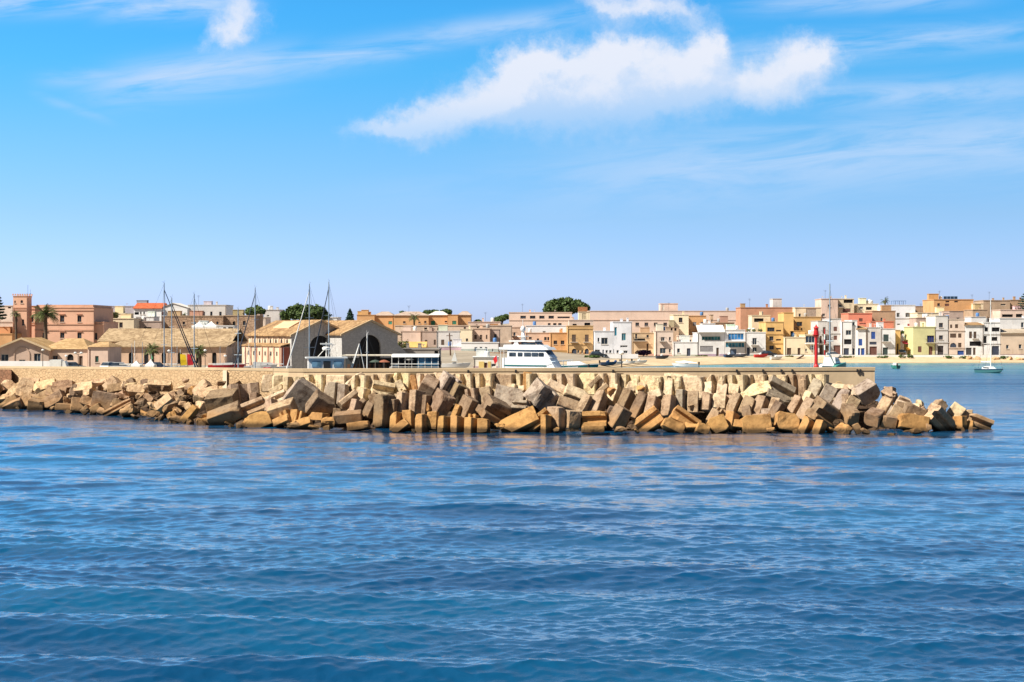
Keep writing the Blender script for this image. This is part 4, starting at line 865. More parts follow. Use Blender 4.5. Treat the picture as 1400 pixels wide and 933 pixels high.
house('salmon red house with brown shutter behind the blue doors', 1160, 1192.3, 429.3, 404, SAL, [(1174.5,435.5,1179.5,439.8,'s',WINE),(1175,442,1184,443.6,'wx')], 9, dirt=.22)
house('white rooftop rooms with water tanks on the skyline', 1172, 1201, 416.5, 432, CRM, [(1175,419.5,1180,423,'w'),(1184,420,1192,424,'o')], 8)
wt = empty('water_tank', (X(1193.5, 431.9), 436, Z(416.5, 436)+0.2), 'round white water tank on skyline roof beside palm', 'water tank')
mb = MB(); mb.lathe([(0.9, 0), (1.0, 0.1), (1.0, 0.8), (0.85, 1.05), (0.3, 1.15), (0.28, 1.25)], 16); mb.build('tank_shell', WHITE, wt, True)
mb = MB(); mb.lathe([(0.32, 1.252), (0.32, 1.34), (0.1, 1.38)], 12); mb.build('tank_lid', WHITE, wt)
house('tall cream building with white balcony behind catamaran mast', 1123, 1145.5, 409.4, 428, LR, [(1132,416.5,1136,420,'w'),(1124,429,1128,433,'w')], 9)
house('tall cream building with brown roof recess beside it', 1145.8, 1167.5, 409.4, 429, CRM, [(1145.9+1,416.5,1150.5,420,'wb'),(1153.5,409.8,1166,414.5,'o'),(1152,422,1163,427,'s',WINE)], 9)
house('white building with beige recessed centre above amber block', 1087.2, 1122.6, 421.3, 420, CRM, [(1092,429,1095,433.5,'w'),(1102.2,422.5,1116,434,'s',(0.45,.36,.29))], 9)
rr_ = house('long terracotta red house behind the yellow flats', 1012.5, 1086.9, 421.3, 424, (0.50,0.27,0.18), [], 9, dirt=.35, capc=(.5,.26,.16))
house('white chimney block standing above the terracotta house', 1056.5, 1068.8, 409, 436, GRY, [], 5)
house('old brick wall house with broken top behind white villa', 976.8, 1003.8, 442, 400, BRN, [(979,444,983,446.5,'o'),(986,444,990,446.5,'o'),(993,444,997,446.5,'o')], 5, dirt=.5)
house('thin tan chimney tower beside the orange house', 971.5, 975.2, 431, 404, STN, [(972.5,437,974.5,440,'wx')], 3)
oh = house('large orange house with pale shutters above the pink house', 941.8, 965.4, 432.7, 404, ORG, [(947.5,440.5,952,445.7,'s',GREY),(958,440.5,961.5,444,'s',GREY),(946,453.5,952.8,461,'s',(0.35,.25,.2))], 9, dirt=.3)
house('cream white cube house with one brown window', 920.6, 941.5, 431.2, 398, CRM, [(928,434.5,933.2,441.2,'wn')], 9, dirt=.1)
house('grey stone annex between pink house and cream cube', 910.7, 927.8, 448, 396.5, STN, [(917,449,919.5,452.5,'o'),(922,449,925,452.5,'o')], 1.2, dirt=.5)
house('sandy yellow house with long dark balcony beside pink house', 864.3, 896.2, 456, 390, (0.62,0.46,0.30), [(868.5,456.5,871,463,'wn'),(867,463,882,466,'ob'),(884,458,887,462,'wn'),(884,470,886.5,478,'d')], 9, dirt=.4)
lr = house('very long rose building with row of square windows', 805, 1027, 426, 452, LR, [(844.5,441.3,848.5,446,'wn'),(856,441.3,861.2,446,'wn'),(868.8,441.3,873.8,446,'wn'),(881.2,441.3,886.3,446,'wn'),(894,441.3,899,446,'wn'),(907,441.3,912,446,'wn'),(868,455.5,870.5,462,'wn'),(883,454,886.5,459,'wn'),(894,454,897,459,'wn')], 14, cour=(437.7,), dirt=.22)
house('pink rooftop tower with white pillars on the long rose building', 903.2, 926.8, 415.8, 468, LR, [(905.5,417,908,425,'s',(0.74,.7,.62))], 6, base=426.2)
house('brown brick rooftop wall at far end of the long rose building', 1013, 1028, 421.2, 462, BRN, [], 3)
lw = house('long white school building with ribbon of brown windows', 696, 782, 428, 440, LR, [(711.5,432,719,436,'wnx'),(724.5,432,732,436,'wnx'),(737.3,432,744.5,436,'wnx'),(750,432,757.3,436,'wnx'),(762.2,433,779,435.5,'wnx'),(749,442,752.8,447,'wn'),(756.3,442,760.8,447,'wn'),(763.2,442,767.8,447,'wn')], 12, cour=(438,), dirt=.15)
bt = house('square brick tower with white corner pillars by the pine', 791.3, 806.5, 427, 432, CRM, [(796,428.5,801.5,437,'s',(.55,.45,.3))], 5)
mb = MB(); t_ = bt['_t']; mb.box(-1.7, 0.95, 0.8, 3.6, t_+0.222, t_+1.55); mb.build('brick_chimney', masonry((.42, .2, .1), (.34, .15, .08), 2.2, 'chimney_brick'), bt)
house('pink rooftop rooms behind the ochre house', 778, 811, 438.5, 392, PINK, [(783,443,788.4,445.5,'wnx'),(799,441.5,807,446,'o')], 5)
house('white wall house between school and orange house', 719, 778, 446, 398, WH, [(742,453,746,456,'wx'),(749,455,755,458,'wx')], 6, dirt=.15)
house('rose house with arched windows behind the motor yacht', 683.8, 718.7, 448.2, 388, ROSE, [(690.3,454.3,693.6,459.5,'ab'),(701.8,454.3,705,459.5,'ab'),(713,454.5,716,459.5,'a'),(685.5,472,688.2,480.5,'d'),(690.2,472,693.5,480.5,'d'),(698,471,702,476,'wn'),(706,473,709,476,'wn')], 9)
house('pink low houses row behind the yacht flybridge', 719, 752.3, 456, 385, ROSE, [(723,461,727,464,'wn'),(734,463,737,468,'wn'),(744,461,747.5,465.5,'wn'),(748.3,461,751,465.5,'wn'),(724,470,727,476,'d')], 8)
# ---- middle of the town
house('tan house with two brown windows above stone quay wall', 575.2, 596.8, 453.8, 360, MAU, [(581,465,584.3,471.6,'s'),(593,464.7,596,471.8,'s')], 9)
house('rose windowless house beside the right hangar', 548, 574.9, 453.6, 361, LR, [], 9)
house('grey white house with three brown windows', 597.1, 628.5, 453.6, 360, GRY, [(603.2,464.6,607.4,472,'s'),(614.8,464.6,618,471,'s'),(623.3,464.6,627,471,'s')], 9, dirt=.2)
house('cream white blank house next to grey white house', 628.8, 646.3, 450.8, 360, CRM, [(637,463,640,467,'wn')], 9, dirt=.15)
house('pink house with three small brown windows', 646.6, 670.5, 450.2, 362, ROSE, [(648.5,458,651.8,463.8,'s'),(656,458,659.3,463.8,'s'),(664.3,458,666.4,463.8,'s')], 9)
house('mauve house with dark stair window left of rose house', 670.8, 683.5, 451, 364, MAU, [(675.5,457,679,465.5,'wn'),(674,470,677,474,'wn')], 9)
house('low white house with three blue windows on quay', 630.5, 682, 469.4, 350, WH, [(648.7,474.8,652.6,480.6,'w',(0.08,.14,.24)),(656,474.5,659.2,480.6,'w',(0.08,.14,.24)),(663,474.8,666.2,480.6,'w',(0.08,.14,.24)),(673,477,674.5,481,'wx')], 6, dirt=.12)
house('low white wall house on the quay beside utility pole', 600, 630, 474.5, 352, WH, [], 5, dirt=.3)
yg = house('low house with bright yellow tiled lean-to roof', 553.5, 581.5, 475.5, 350, CRM, [], 6, roof='tile', cap=1.4, rc=((.72, .46, .16), (.62, .38, .14)))
house('long stone terrace house over the rose houses', 540, 700, 446, 378, (0.62,0.48,0.38), [(580,448,584,451,'wn'),(598,448,602,452,'wn'),(634,447.5,637,450,'wn'),(652,445,654.5,449.5,'wn')], 8, dirt=.5)
house('pale pink flats at the end of the orange terrace', 640, 684, 441, 392, LR, [(650.8,444,653,449,'wn'),(670,443,681,448,'s',(.6,.3,.12))], 8)
for i, (a0, a1, yt, lab, wn) in enumerate(((488, 512, 431.5, 'orange terrace house at left end of row behind the hangar', [(496,438,500,442,'wn')]),
        (512.3, 537, 431.5, 'orange terrace house with teal green shutter left of palm', [(531,439.3,536,443.8,'s',(.02,.25,.2))]), (538, 586, 431.5, 'wide orange terrace house behind the palm', [(551,439.5,554.5,442,'wn'),(572,440,575,442,'wn'),(580,439,583,442,'wn')]),
        (586.3, 612, 431, 'orange terrace house with green shutter and white roof', [(589.2,439,594.8,445,'s',GREEN),(608,439,611.5,441,'wn')]), (612.3, 626, 431, 'narrow orange terrace house with green shutter', [(618.3,439,623.8,443.8,'s',GREEN)]), (626.3, 643.5, 431, 'orange terrace house at right end of its row', []))):
    r = house(lab, a0, a1, yt, 408+(i % 2)*2, ORG, wn, 10, roof='hip' if i in (1, 2, 3, 5) else 'cap', cap=1.15, rc=(((.50, .40, .34), (.40, .3, .24)) if i != 3 else ((.7, .66, .62), (.6, .56, .52))), dirt=.25, group='orange terrace houses in a row')
# ---- old town at left, behind the hangars
pz = house('pink palazzo main block with cornice and shuttered windows', 48, 128, 421.5, 326, PAL, [(82,431.8,87.8,440.5,'wn'),(105.8,431.8,111.3,440.5,'wn'),(82.2,455.2,88,462.5,'wn'),(105.8,455.2,111.5,468,'wn'),(58,455.2,64,462,'wn'),(59,431.8,64.5,440.5,'wn')], 16, name='palazzo', cat='palazzo', cour=(424.5, 443.5, 451.5), dirt=.22)
w_ = pz['_w']; t_ = pz['_t']; addbox(pz, 'attic_parapet', plaster(PAL, .3), -w_/2+0.2, w_/2-0.2, 0.3, 15.5, t_+0.222, t_+0.75)
for (a, e) in ((58, 64), (82, 88), (105.8, 111.3)):
    for q in (430.3, 453.3): addbox(pz, 'window_hood', plaster((.52, .27, .19), .3), (a-1-88)*326/F, (e+1-88)*326/F, -0.22, -0.003, Z(q, 326)-pz.location.z, Z(q, 326)-pz.location.z+0.16)
house('pink palazzo right wing, lower, with one window', 121.8+6.5, 142, 441, 327, PAL, [(127.8+1,455.5,133,464.5,'wn')], 12, name='palazzo_wing', cat='palazzo', cour=(443.5,), dirt=.22)
house('pink palazzo left wing with tall narrow windows', 27, 47.7, 419, 330, PAL, [(35.3,431.5,38.5,441,'wn'),(42.7,431.5,45.8,440.5,'wn'),(37,455,42,461,'wn')], 12, name='palazzo_wing', cat='palazzo', cour=(422.5, 444), dirt=.22)
tw = house('square pink tower with battlements on the palazzo', 18, 36.6, 405.5, 324, PAL, [(28,410.5,31.5,414.6,'wna'),(19.6,411,21.5,414.5,'wna'),(21,431,24,440,'wn'),(30,437,33,445,'wn')], 3.3, name='palazzo_tower', cat='tower', cour=(421, 424), dirt=.22)
mb = MB(); w_ = tw['_w']; t_ = tw['_t']+0.22
n_ = 7
for k in range(n_):
    x = -w_/2+(w_+0.1)*k/(n_-1)-0.05
    for (yy0, yy1) in ((-0.1, 0.15), (3.1, 3.35)): mb.box(x-0.13, x+0.13, yy0, yy1, t_+0.002, t_+0.36)
mb.build('battlement', plaster(PAL, .2), tw)
am = empty('antenna_mast', (X(39.5, 331), 331, Z(419, 331)+0.2), 'blue lattice antenna mast beside the pink tower', 'antenna')
mb = MB()
for (sx, sy) in ((-.5, 0), (.5, 0), (0, .8)): mb.tube((sx, sy, 0), (sx*.9, sy*.9, 2.7), 0.05, n=5)
for k in range(6): z = .3+k*.42; mb.tube((-.5, 0, z), (.5, 0, z+.3), .03, n=4); mb.tube((.5, 0, z), (0, .8, z+.3), .03, n=4)
LB = flat('antenna_blue', (.16, .26, .48), .5); mb.build('lattice', LB, am)
mb = MB(); mb.tube((-.3, .2, 2.4), (-.3, .2, 4.6), .035, n=5); mb.tube((.3, .2, 2.4), (.3, .2, 3.6), .03, n=5); mb.build('whip_aerial', LB, am)
mb = MB(); mb.box(-.75, -.55, -.2, -.05, 1.2, 2.3); mb.box(.5, .7, -.2, -.05, 1.6, 2.5); mb.build('antenna_panel', WHITE, am)
house('pale pink flats left of the pink tower', -30, 17.5, 441, 332, PINK, [(1,448,4,454,'o'),(8,448,11,454,'o'),(14,449,16.5,455,'o')], 8)
house('low orange wall house at far left edge', -40, 16.5, 457.5, 318, ORG, [], 7)
house('brownish house on the skyline at the far left', -30, 17, 419, 352, PINK, [(11,419.5,15,422,'wnx')], 8)
lm = house('long mauve roofed building on the skyline beside trees', 148, 196, 419.5, 400, (0.42,0.38,0.42), [], 10, dirt=.3)
house('cream house with two brown windows left of the tents', 147.8, 183, 436.5, 345, CRM, [(155,439.5,158,443,'wn'),(163,441,167.8,448.3,'wn')], 10, dirt=.2)
house('peach house with pale terrace behind cream house', 142.5, 171, 429.5, 362, CRM, [(150,431.5,156,434,'o')], 8)
rh = house('white villa with red tiled roof on the skyline', 183, 220.5, 422.3, 385, WH, [(184,427,190,430.5,'o'),(191.5,426.5,193.5,430,'wn'),(196,426.5,198,430,'wn')], 9, roof='tile', cap=1.6, rc=((.55, .15, .07), (.45, .11, .05)), dirt=.1)
wg = house('white gabled house with round red windows', 221, 256, 421.5, 386, WH, [(220.9+1,427,223.7,431.2,'s',(.4,.05,.05)),(238.2,426.6,241.3,431,'s',(.4,.05,.05)),(243.5,426,245.3,428,'wn')], 9, roof='none', dirt=.1)
mb = MB(); w_ = wg['_w']; t_ = wg['_t']; mb.prism([(-w_/2, t_+.003), (w_/2, t_+.003), (-w_*.06, t_+1.25)], 0, 9); mb.build('gable', plaster(WH, .1), wg)
mb = MB(); mb.loft([[(-w_/2-.2, -.2, t_+.1), (-w_*.06, -.2, t_+1.42), (w_/2+.2, -.2, t_+.1), (-w_*.06, -.2, t_+1.27)], [(-w_/2-.2, 9.2, t_+.1), (-w_*.06, 9.2, t_+1.42), (w_/2+.2, 9.2, t_+.1), (-w_*.06, 9.2, t_+1.27)]]); mb.build('roof', plaster((.7, .66, .62), .2), wg)
gw = house('grey white flats with three dark windows on the skyline', 257, 309, 418, 388, GRY, [(267,428.4,269.2,433,'wn'),(277,426.5,280.3,433,'wn'),(287.4,426.3,290.5,432.8,'wn'),(299.7,426.5,303,432.8,'wn')], 10, dirt=.15)
house('brown stone house row with small square windows', 221.5, 305, 433, 352, STN, [(249.8,440,253,444,'wn'),(265.2,440,268,444,'wn'),(280.2,440,283.2,443.8,'wn'),(295.7,440,298.8,444,'wn'),(228,448,233,451,'o')], 10, dirt=.5, mat=STONEW)
house('mauve brown house with brown shutter behind left mast', 183.3, 221.2, 440.3, 350, MAU, [(187,448.5,192,451.3,'o'),(197,447.5,207,451.3,'o')], 8, dirt=.4)
house('white terrace house above the mauve brown house', 186, 210, 434, 364, WH, [(196,435,200,439.5,'wn')], 6)
house('brown stone house with arched door behind the hangar', 305.3, 350, 432.5, 354, STN, [(318,439.5,322,446,'oa'),(332,439,336,445,'wn')], 10, dirt=.5, mat=STONEW)
house('white low wall house under the white gazebos', 262, 320, 446.5, 338, WH, [(305,448,309,451,'wn'),(312,447.6,319,451,'wx')], 4, dirt=.15)
house('pale grey house between two tree crowns', 361, 382, 424.5, 392, GRY, [(365,431,368,433,'wx')], 8)
house('pink low house under the tree crowns', 344, 364, 434.5, 380, PINK, [], 7)
house('white rooftop house peeping between the hangar roofs', 425, 462, 434.8, 376, WH, [(432,436,439,438.5,'o')], 7, dirt=.2)
# ------------------------------------------------------------------ hangars and warehouses
TAN = ((0.44, 0.285, 0.15), (0.24, 0.145, 0.075)); TANL = ((0.47, 0.345, 0.215), (0.28, 0.195, 0.115))
def barn(label, px, d, w, eave, ridge, length, yaw, wallmat, sidemat, arch, rc=TAN, base=None, windows=(), name='boat_hangar', hood=0.35, wing=None, cat='hangar', archkind='oa'):
    """long gabled hall; origin under the middle of its front gable, which looks along local -y; heights in metres above water"""
    gz = ground(px, d) if base is None else base
    root = empty(name, (X(px, d), d, gz), label, cat, R(yaw))
    e = eave-gz; r = ridge-gz
    holes = [opening(root, k, a, b, c, q, col, 0.45) for (a, b, c, q, k, col) in arch]
    mb = MB(); wallgeo(mb, [(-w/2, -0.5), (w/2, -0.5), (w/2, e), (0, r), (-w/2, e)], holes, 0.6, 0.5); build_raw(mb, 'gable_wall', wallmat, root)
    mb = MB()
    n = 0
    # long side walls
    mb.box(-w/2, -w/2+0.5, 0.603, length, -0.5, e-0.02); mb.box(w/2-0.5, w/2, 0.603, length, -0.5, e-0.02); mb.box(-w/2+0.503, w/2-0.503, length-0.5, length, -0.5, e-0.02)
    mb.build('side_wall', sidemat, root)
    mb = MB(); t = 0.22; sl = (r-e)/(w/2); o = 0.45
    ring = lambda y: [(-w/2-o, y, e-sl*o+0.03), (0, y, r+0.03), (w/2+o, y, e-sl*o+0.03), (w/2+o, y, e-sl*o+0.03+t), (0, y, r+0.03+t), (-w/2-o, y, e-sl*o+0.03+t)]
    nn = max(2, int(length/2)); mb.loft([ring(-hood+(length+hood+0.3)*i/nn) for i in range(nn+1)]); ro = mb.build('roof', tiles(*rc), root)
    mb = MB(); ring2 = lambda y: [(-w/2-o-.02, y, e-sl*o-.05), (0, y, r-0.02), (w/2+o+.02, y, e-sl*o-.05), (w/2+o+.02, y, e-sl*o+t+0.06), (0, y, r+t+0.09), (-w/2-o-.02, y, e-sl*o+t+0.06)]
    mb.loft([ring2(-hood-0.28), ring2(-hood-0.003)]); mb.build('verge', plaster((0.62, 0.47, 0.30), .3), ro)
    return root, e, r
HG = masonry((0.50, 0.49, 0.49), (0.42, 0.41, 0.41), 2.4, 'hangar_stone', 0.9); HS = plaster((0.64, 0.49, 0.37), 0.45)
YAW = 33.0
def yawpt(px, d, lx, ly):   # world point of a hall-local point
    c, s = math.cos(R(YAW)), math.sin(R(YAW)); return X(px, d)+lx*c-ly*s, d+lx*s+ly*c
# left hangar
D1 = 258.0; zz = lambda q: Z(q, D1)
h1, e1, r1 = barn('left stone boat hangar with great dark arch and tan tiled roof', 438.5, D1, 11.2, zz(458.5), zz(439.3), 19.0, YAW, HG, HS, [(-2.15, 2.15, 0.05, Z(459, D1)-ground(438.5, D1), 'oa', None)])
for k in range(7):
    mb = MB(); y = 1.8+k*2.4; mb.prism([(y-.32, e1-2.1), (y+.32, e1-2.1), (y+.32, e1-1.0), (y+.2, e1-.75), (y, e1-.62), (y-.2, e1-.75), (y-.32, e1-1.0)], 0, .04, Matrix(((0, 1, 0, -5.64), (1, 0, 0, 0), (0, 0, 1, 0), (0, 0, 0, 1)))); mb.build('side_arch_window', flat('dark_opening_paint', (.03, .025, .025), .8), h1)
    mb = MB(); mb.box(-5.72, -5.603, y+.95, y+1.35, 0.0, e1-0.3); mb.build('side_pilaster', plaster((.56, .42, .31), .3), h1)
mb = MB(); mb.box(-2.6, -1.9, 3.0, 3.9, r1-1.35, r1-1.2); mb.add([(-3.4, 6, r1-1.45), (-3.4, 13, r1-1.45), (-1.2, 13, r1-.33), (-1.2, 6, r1-.33), (-3.4, 6, r1-1.15), (-3.4, 13, r1-1.15), (-1.2, 13, r1+.05), (-1.2, 6, r1+.05)], [(0, 1, 2, 3), (4, 7, 6, 5), (0, 4, 5, 1), (1, 5, 6, 2), (2, 6, 7, 3), (3, 7, 4, 0)]); mb.build('roof_light', plaster((.62, .42, .26), .4), h1)
# lower aisle along the left hangar with red pilasters
ai = empty('side_aisle', yawpt(438.5, D1, -6.45, 0.8)+(ground(420, D1),), 'low pink aisle with red pilasters along left hangar', 'building', R(YAW))
za = Z(474, D1)-ground(420, D1)
mb = MB(); mb.box(-.75, .80, 0, 17.5, -.5, za); mb.build('wall', HS, ai)
mb = MB(); mb.loft([[(-.95, -.2, za+.003), (.82, -.2, za+.45), (.82, -.2, za+.6), (-.95, -.2, za+.16)], [(-.95, 17.7, za+.003), (.82, 17.7, za+.45), (.82, 17.7, za+.6), (-.95, 17.7, za+.16)]]); mb.build('roof', tiles(*TAN), ai)
for k in range(7):
    y = .25+k*2.55; mb = MB(); mb.box(-.87, -.753, y, y+.30, 0, za-.1); mb.build('red_pilaster', plaster((.42, .20, .14), .4), ai)
    if k < 6: mb = MB(); mb.box(-.80, -.7535, y+1.3, y+1.75, za-1.6, za-.9); mb.build('window', DARK, ai)
mb = MB(); mb.box(-.75, .8, -.12, -.003, -.5, za-.1); mb.build('red_end_wall', plaster((.33, .11, .08), .4), ai)
# right hangar
h2, e2, r2 = barn('right stone boat hangar with great dark arch', 506.0, 257.0, 11.0, Z(457.5, 257), Z(439.6, 257), 19.0, YAW, HG, HG, [(-2.15, 2.15, 0.05, Z(458, 257)-ground(506, 257), 'oa', None)])
bt_ = empty('buttress_wall', yawpt(506, 257, 6.7, 0.6)+(ground(540, 257),), 'sloping grey stone buttress wall right of the right hangar', 'wall', R(YAW))
mb = MB(); mb.prism([(-1.15, -.5), (2.6, -.5), (2.6, 1.6), (1.6, 2.3), (-1.15, 4.6)], 0, 8); mb.build('wall', HG, bt_)
# long tiled shed between palazzo and hangar
D3 = 300.0
ls = house('long rose stone shed with arches under light tan tiled roof', 135, 316, 468, D3, (0.55,0.37,0.27), [(a, 474, a+7, 480, 'oa') for a in (149, 160)]+[(a, 480, a+5.5, 497, 'oa') for a in (152, 165, 178, 214, 236, 262, 294)]+[(190,489,195,496,'wn'),(225,478,230,486,'wn'),(300,478,304,486,'wn')], 17, name='long_shed', cat='warehouse', roof='none', dirt=.5, mat=masonry((.55, .37, .26), (.44, .29, .20), .9, 'shed_stone'))
w_ = ls['_w']; t_ = ls['_t']; mb = MB(); nn = 24
mb.loft([[(-w_/2-.3+(w_+.6)*i/nn, -.4, t_+.003), (-w_/2-.3+(w_+.6)*i/nn, 8.5, t_+2.6), (-w_/2-.3+(w_+.6)*i/nn, 17.3, t_+.003), (-w_/2-.3+(w_+.6)*i/nn, 17.3, t_+.2), (-w_/2-.3+(w_+.6)*i/nn, 8.5, t_+2.82), (-w_/2-.3+(w_+.6)*i/nn, -.4, t_+.2)] for i in range(nn+1)]); mb.build('roof', tiles(*TANL), ls)
l2 = house('low lean-to range with pale tiled roof before the long shed', 150, 309, 475, 289, (0.60,0.42,0.31), [(a, 482, a+6, 497, 'oa') for a in (158, 176, 197, 221, 243, 268, 290)], 9, name='lean_to', cat='warehouse', roof='none', dirt=.45)
w_ = l2['_w']; t_ = l2['_t']; mb = MB(); mb.loft([[(-w_/2-.3, -.5, t_+.003), (-w_/2-.3, 9, t_+1.0), (-w_/2-.3, 9, t_+1.15), (-w_/2-.3, -.5, t_+.15)], [(w_/2+.3, -.5, t_+.003), (w_/2+.3, 9, t_+1.0), (w_/2+.3, 9, t_+1.15), (w_/2+.3, -.5, t_+.15)]]); mb.build('roof', tiles(*TANL), l2)
# customs sheds, far left
b3, e3, r3 = barn('rose gabled warehouse with blind arch at far left', 30, 262, 9.4, Z(478.5, 262), Z(464, 262), 14, 4, plaster((.58, .43, .35), .4), plaster((.56, .40, .31), .4),
     [(-3.7, -2.35, 1.2, 2.6, 'w', None), (2.1, 3.3, 1.2, 2.7, 'w', None), (-0.5, 0.6, 0.9, 1.6, 'wx', None)], rc=((.52, .34, .165), (.38, .24, .11)), name='gabled_warehouse', cat='warehouse')
n = 12; mb = MB(); ra, rb = 1.42, 1.26; pts = [(-ra, .3)]+[(-ra*math.cos(math.pi*i/n), 2.5+ra*math.sin(math.pi*i/n)) for i in range(n+1)]+[(ra, .3)]; ins = [(-rb, .3)]+[(-rb*math.cos(math.pi*i/n), 2.5+rb*math.sin(math.pi*i/n)) for i in range(n+1)]+[(rb, .3)]
m = len(pts); mb.add([(x, -.10, z) for x, z in pts]+[(x, -.10, z) for x, z in ins]+[(x, -.003, z) for x, z in pts]+[(x, -.003, z) for x, z in ins], [f for i in range(m-1) for f in ((i, i+1, m+i+1, m+i), (2*m+i, i, i+1, 2*m+i+1)[::1], (m+i, m+i+1, 3*m+i+1, 3*m+i))]); mb.build('blind_arch', plaster((.50, .36, .28), .3), b3)
hw = house('rose warehouse with hipped tan roof right of the gable', 58, 119.5, 477.5, 264.5, (.62,.47,.38), [(66,486.5,70,493.5,'wn'),(72,486.5,79,493,'wn'),(91.5,484.5,100.5,493,'oa'),(108,487,113,495,'d')], 12, roof='hip', cap=1.9, rc=((.54, .36, .19), (.40, .26, .13)), name='hipped_warehouse', cat='warehouse')
house('small rose customs block with single window', 120, 147.5, 474.5, 261, (.64,.48,.40), [(130,487,134.8,495.5,'wn',(.02,.06,.05)),(122,478,124,494,'d',(.45,.33,.27))], 9, roof='hip', cap=.9, rc=((.54, .36, .19), (.40, .26, .13)), name='customs_house', cat='building')
house('rose stone quay wall with openings below the town', 600, 690, 482, 345, (.5,.36,.27), [(668,486,672,494,'o')], 2.0, name='quay_wall', cat='wall', roof='none', mat=masonry((.44, .29, .20), (.30, .19, .13), .8, 'quay_stone'), dirt=.5)
house('white low wall along the promenade at right', 1047, 1420, 485.6, 383.2, WH, [], .35, name='promenade_wall', cat='wall', roof='none', dirt=.3)
house('white yard wall before the tall bluish house', 827, 872.5, 484.3, 352, WH, [], .5, name='yard_wall', cat='wall', roof='none', dirt=.25)
house('white low quay wall before the gabled warehouse', -60, 70, 494, 252, WH, [], .5, name='low_wall', cat='wall', roof='none', dirt=.15)
# ------------------------------------------------------------------ vegetation
def leaves(name, lobes, n, size, mat, parent, seed=0, flatk=0.5, fill=0.55):
    """many small leaf-sized quads through the volume of several lobes (x, y, z, rx, ry, rz)"""
    rng = np.random.default_rng(seed); vol = np.array([l[3]*l[4]*l[5] for l in lobes])**0.7; vol = vol/vol.sum()
    L = np.array(lobes)[rng.choice(len(lobes), n, p=vol)]
    u = rng.normal(size=(n, 3)); u /= np.linalg.norm(u, axis=1)[:, None]
    r = fill+(1-fill)*rng.random(n)**0.6; r *= 0.90+0.2*np.sin(u[:, 0]*7+L[:, 0])*np.sin(u[:, 1]*6+L[:, 1])*np.sin(u[:, 2]*5+L[:, 2])
    c = L[:, :3]+u*r[:, None]*L[:, 3:6]
    nrm = u*0.8+rng.normal(size=(n, 3))*0.7; nrm[:, 2] += flatk; nrm /= np.linalg.norm(nrm, axis=1)[:, None]
    a = np.cross(nrm, rng.normal(size=(n, 3))); a /= np.linalg.norm(a, axis=1)[:, None]; b = np.cross(nrm, a)
    s = size*(0.6+0.8*rng.random(n))[:, None]; a = a*s; b = b*s*0.6
    v = np.stack([c-a, c-b*0.9, c+a, c+b], 1).reshape(-1, 3); f = np.arange(4*n).reshape(n, 4)
    me = bpy.data.meshes.new(name); me.from_pydata(v.tolist(), [], f.tolist()); me.update()
    at = me.attributes.new('leaf', 'FLOAT', 'FACE'); at.data.foreach_set('value', rng.random(n).astype(np.float32))
    me.materials.append(mat); o = bpy.data.objects.new(name, me); COL.objects.link(o)
    if parent is not None: o.parent = parent
    return o
PINE = leafmat((0.030, 0.060, 0.016), (0.085, 0.125, 0.035)); BUSH = leafmat((0.040, 0.085, 0.020), (0.11, 0.15, 0.045)); OLIVE = leafmat((0.075, 0.095, 0.035), (0.19, 0.19, 0.075)); PALM = leafmat((0.045, 0.085, 0.025), (0.17, 0.17, 0.06)); ARAU = leafmat((0.015, 0.045, 0.035), (0.04, 0.085, 0.06)); PURP = leafmat((0.05, 0.03, 0.06), (0.13, 0.04, 0.12))
def tree(name, label, px, d, top, bot, wpx, kind='dome', mat=PINE, n=3000, leaf=0.42, seed=1, trunk_r=0.28, gzz=None, group=None):
    gz = ground(px, d) if gzz is None else gzz
    root = empty(name, (X(px, d), d, gz), label, 'tree', 0, group)
    zt, zb = Z(top, d)-gz, Z(bot, d)-gz; w = wpx*d/F; h = zt-zb; rng = random.Random(seed)
    lobes = []
    m = 26 if kind == 'dome' else 11
    for i in range(m):
        a = i*2.4+rng.uniform(-.3, .3); q = math.sqrt((i+.5)/m)*.80
        x, y = math.cos(a)*q*w/2, math.sin(a)*q*w/2
        if kind == 'dome': z = zb+h*(0.10+0.62*math.sqrt(max(0, 1-q*q))*rng.uniform(.88, 1.04)); rz = h*0.24; rr_ = w*rng.uniform(.10, .15)
        else: z = zb+h*rng.uniform(.28, .70); rz = h*0.30; rr_ = w*rng.uniform(.18, .26)
        lobes.append((x, y, z, rr_, rr_, rz*rng.uniform(.75, 1.05)))
    leaves('crown', lobes, n, leaf, mat, root, seed)
    mb = MB()
    lean = rng.uniform(-.3, .3); mb.tube((0, 0, -.3), (lean, 0, max(.5, zb*0.8)), trunk_r*1.2, trunk_r, 9)
    for i in range(7):
        x, y, z = lobes[i][:3]; mb.tube((lean, 0, max(.5, zb*0.8)-.05), (x*.8, y*.8, z), trunk_r*.5, trunk_r*.15, 6)
    mb.build('trunk', TRUNK, root); return root
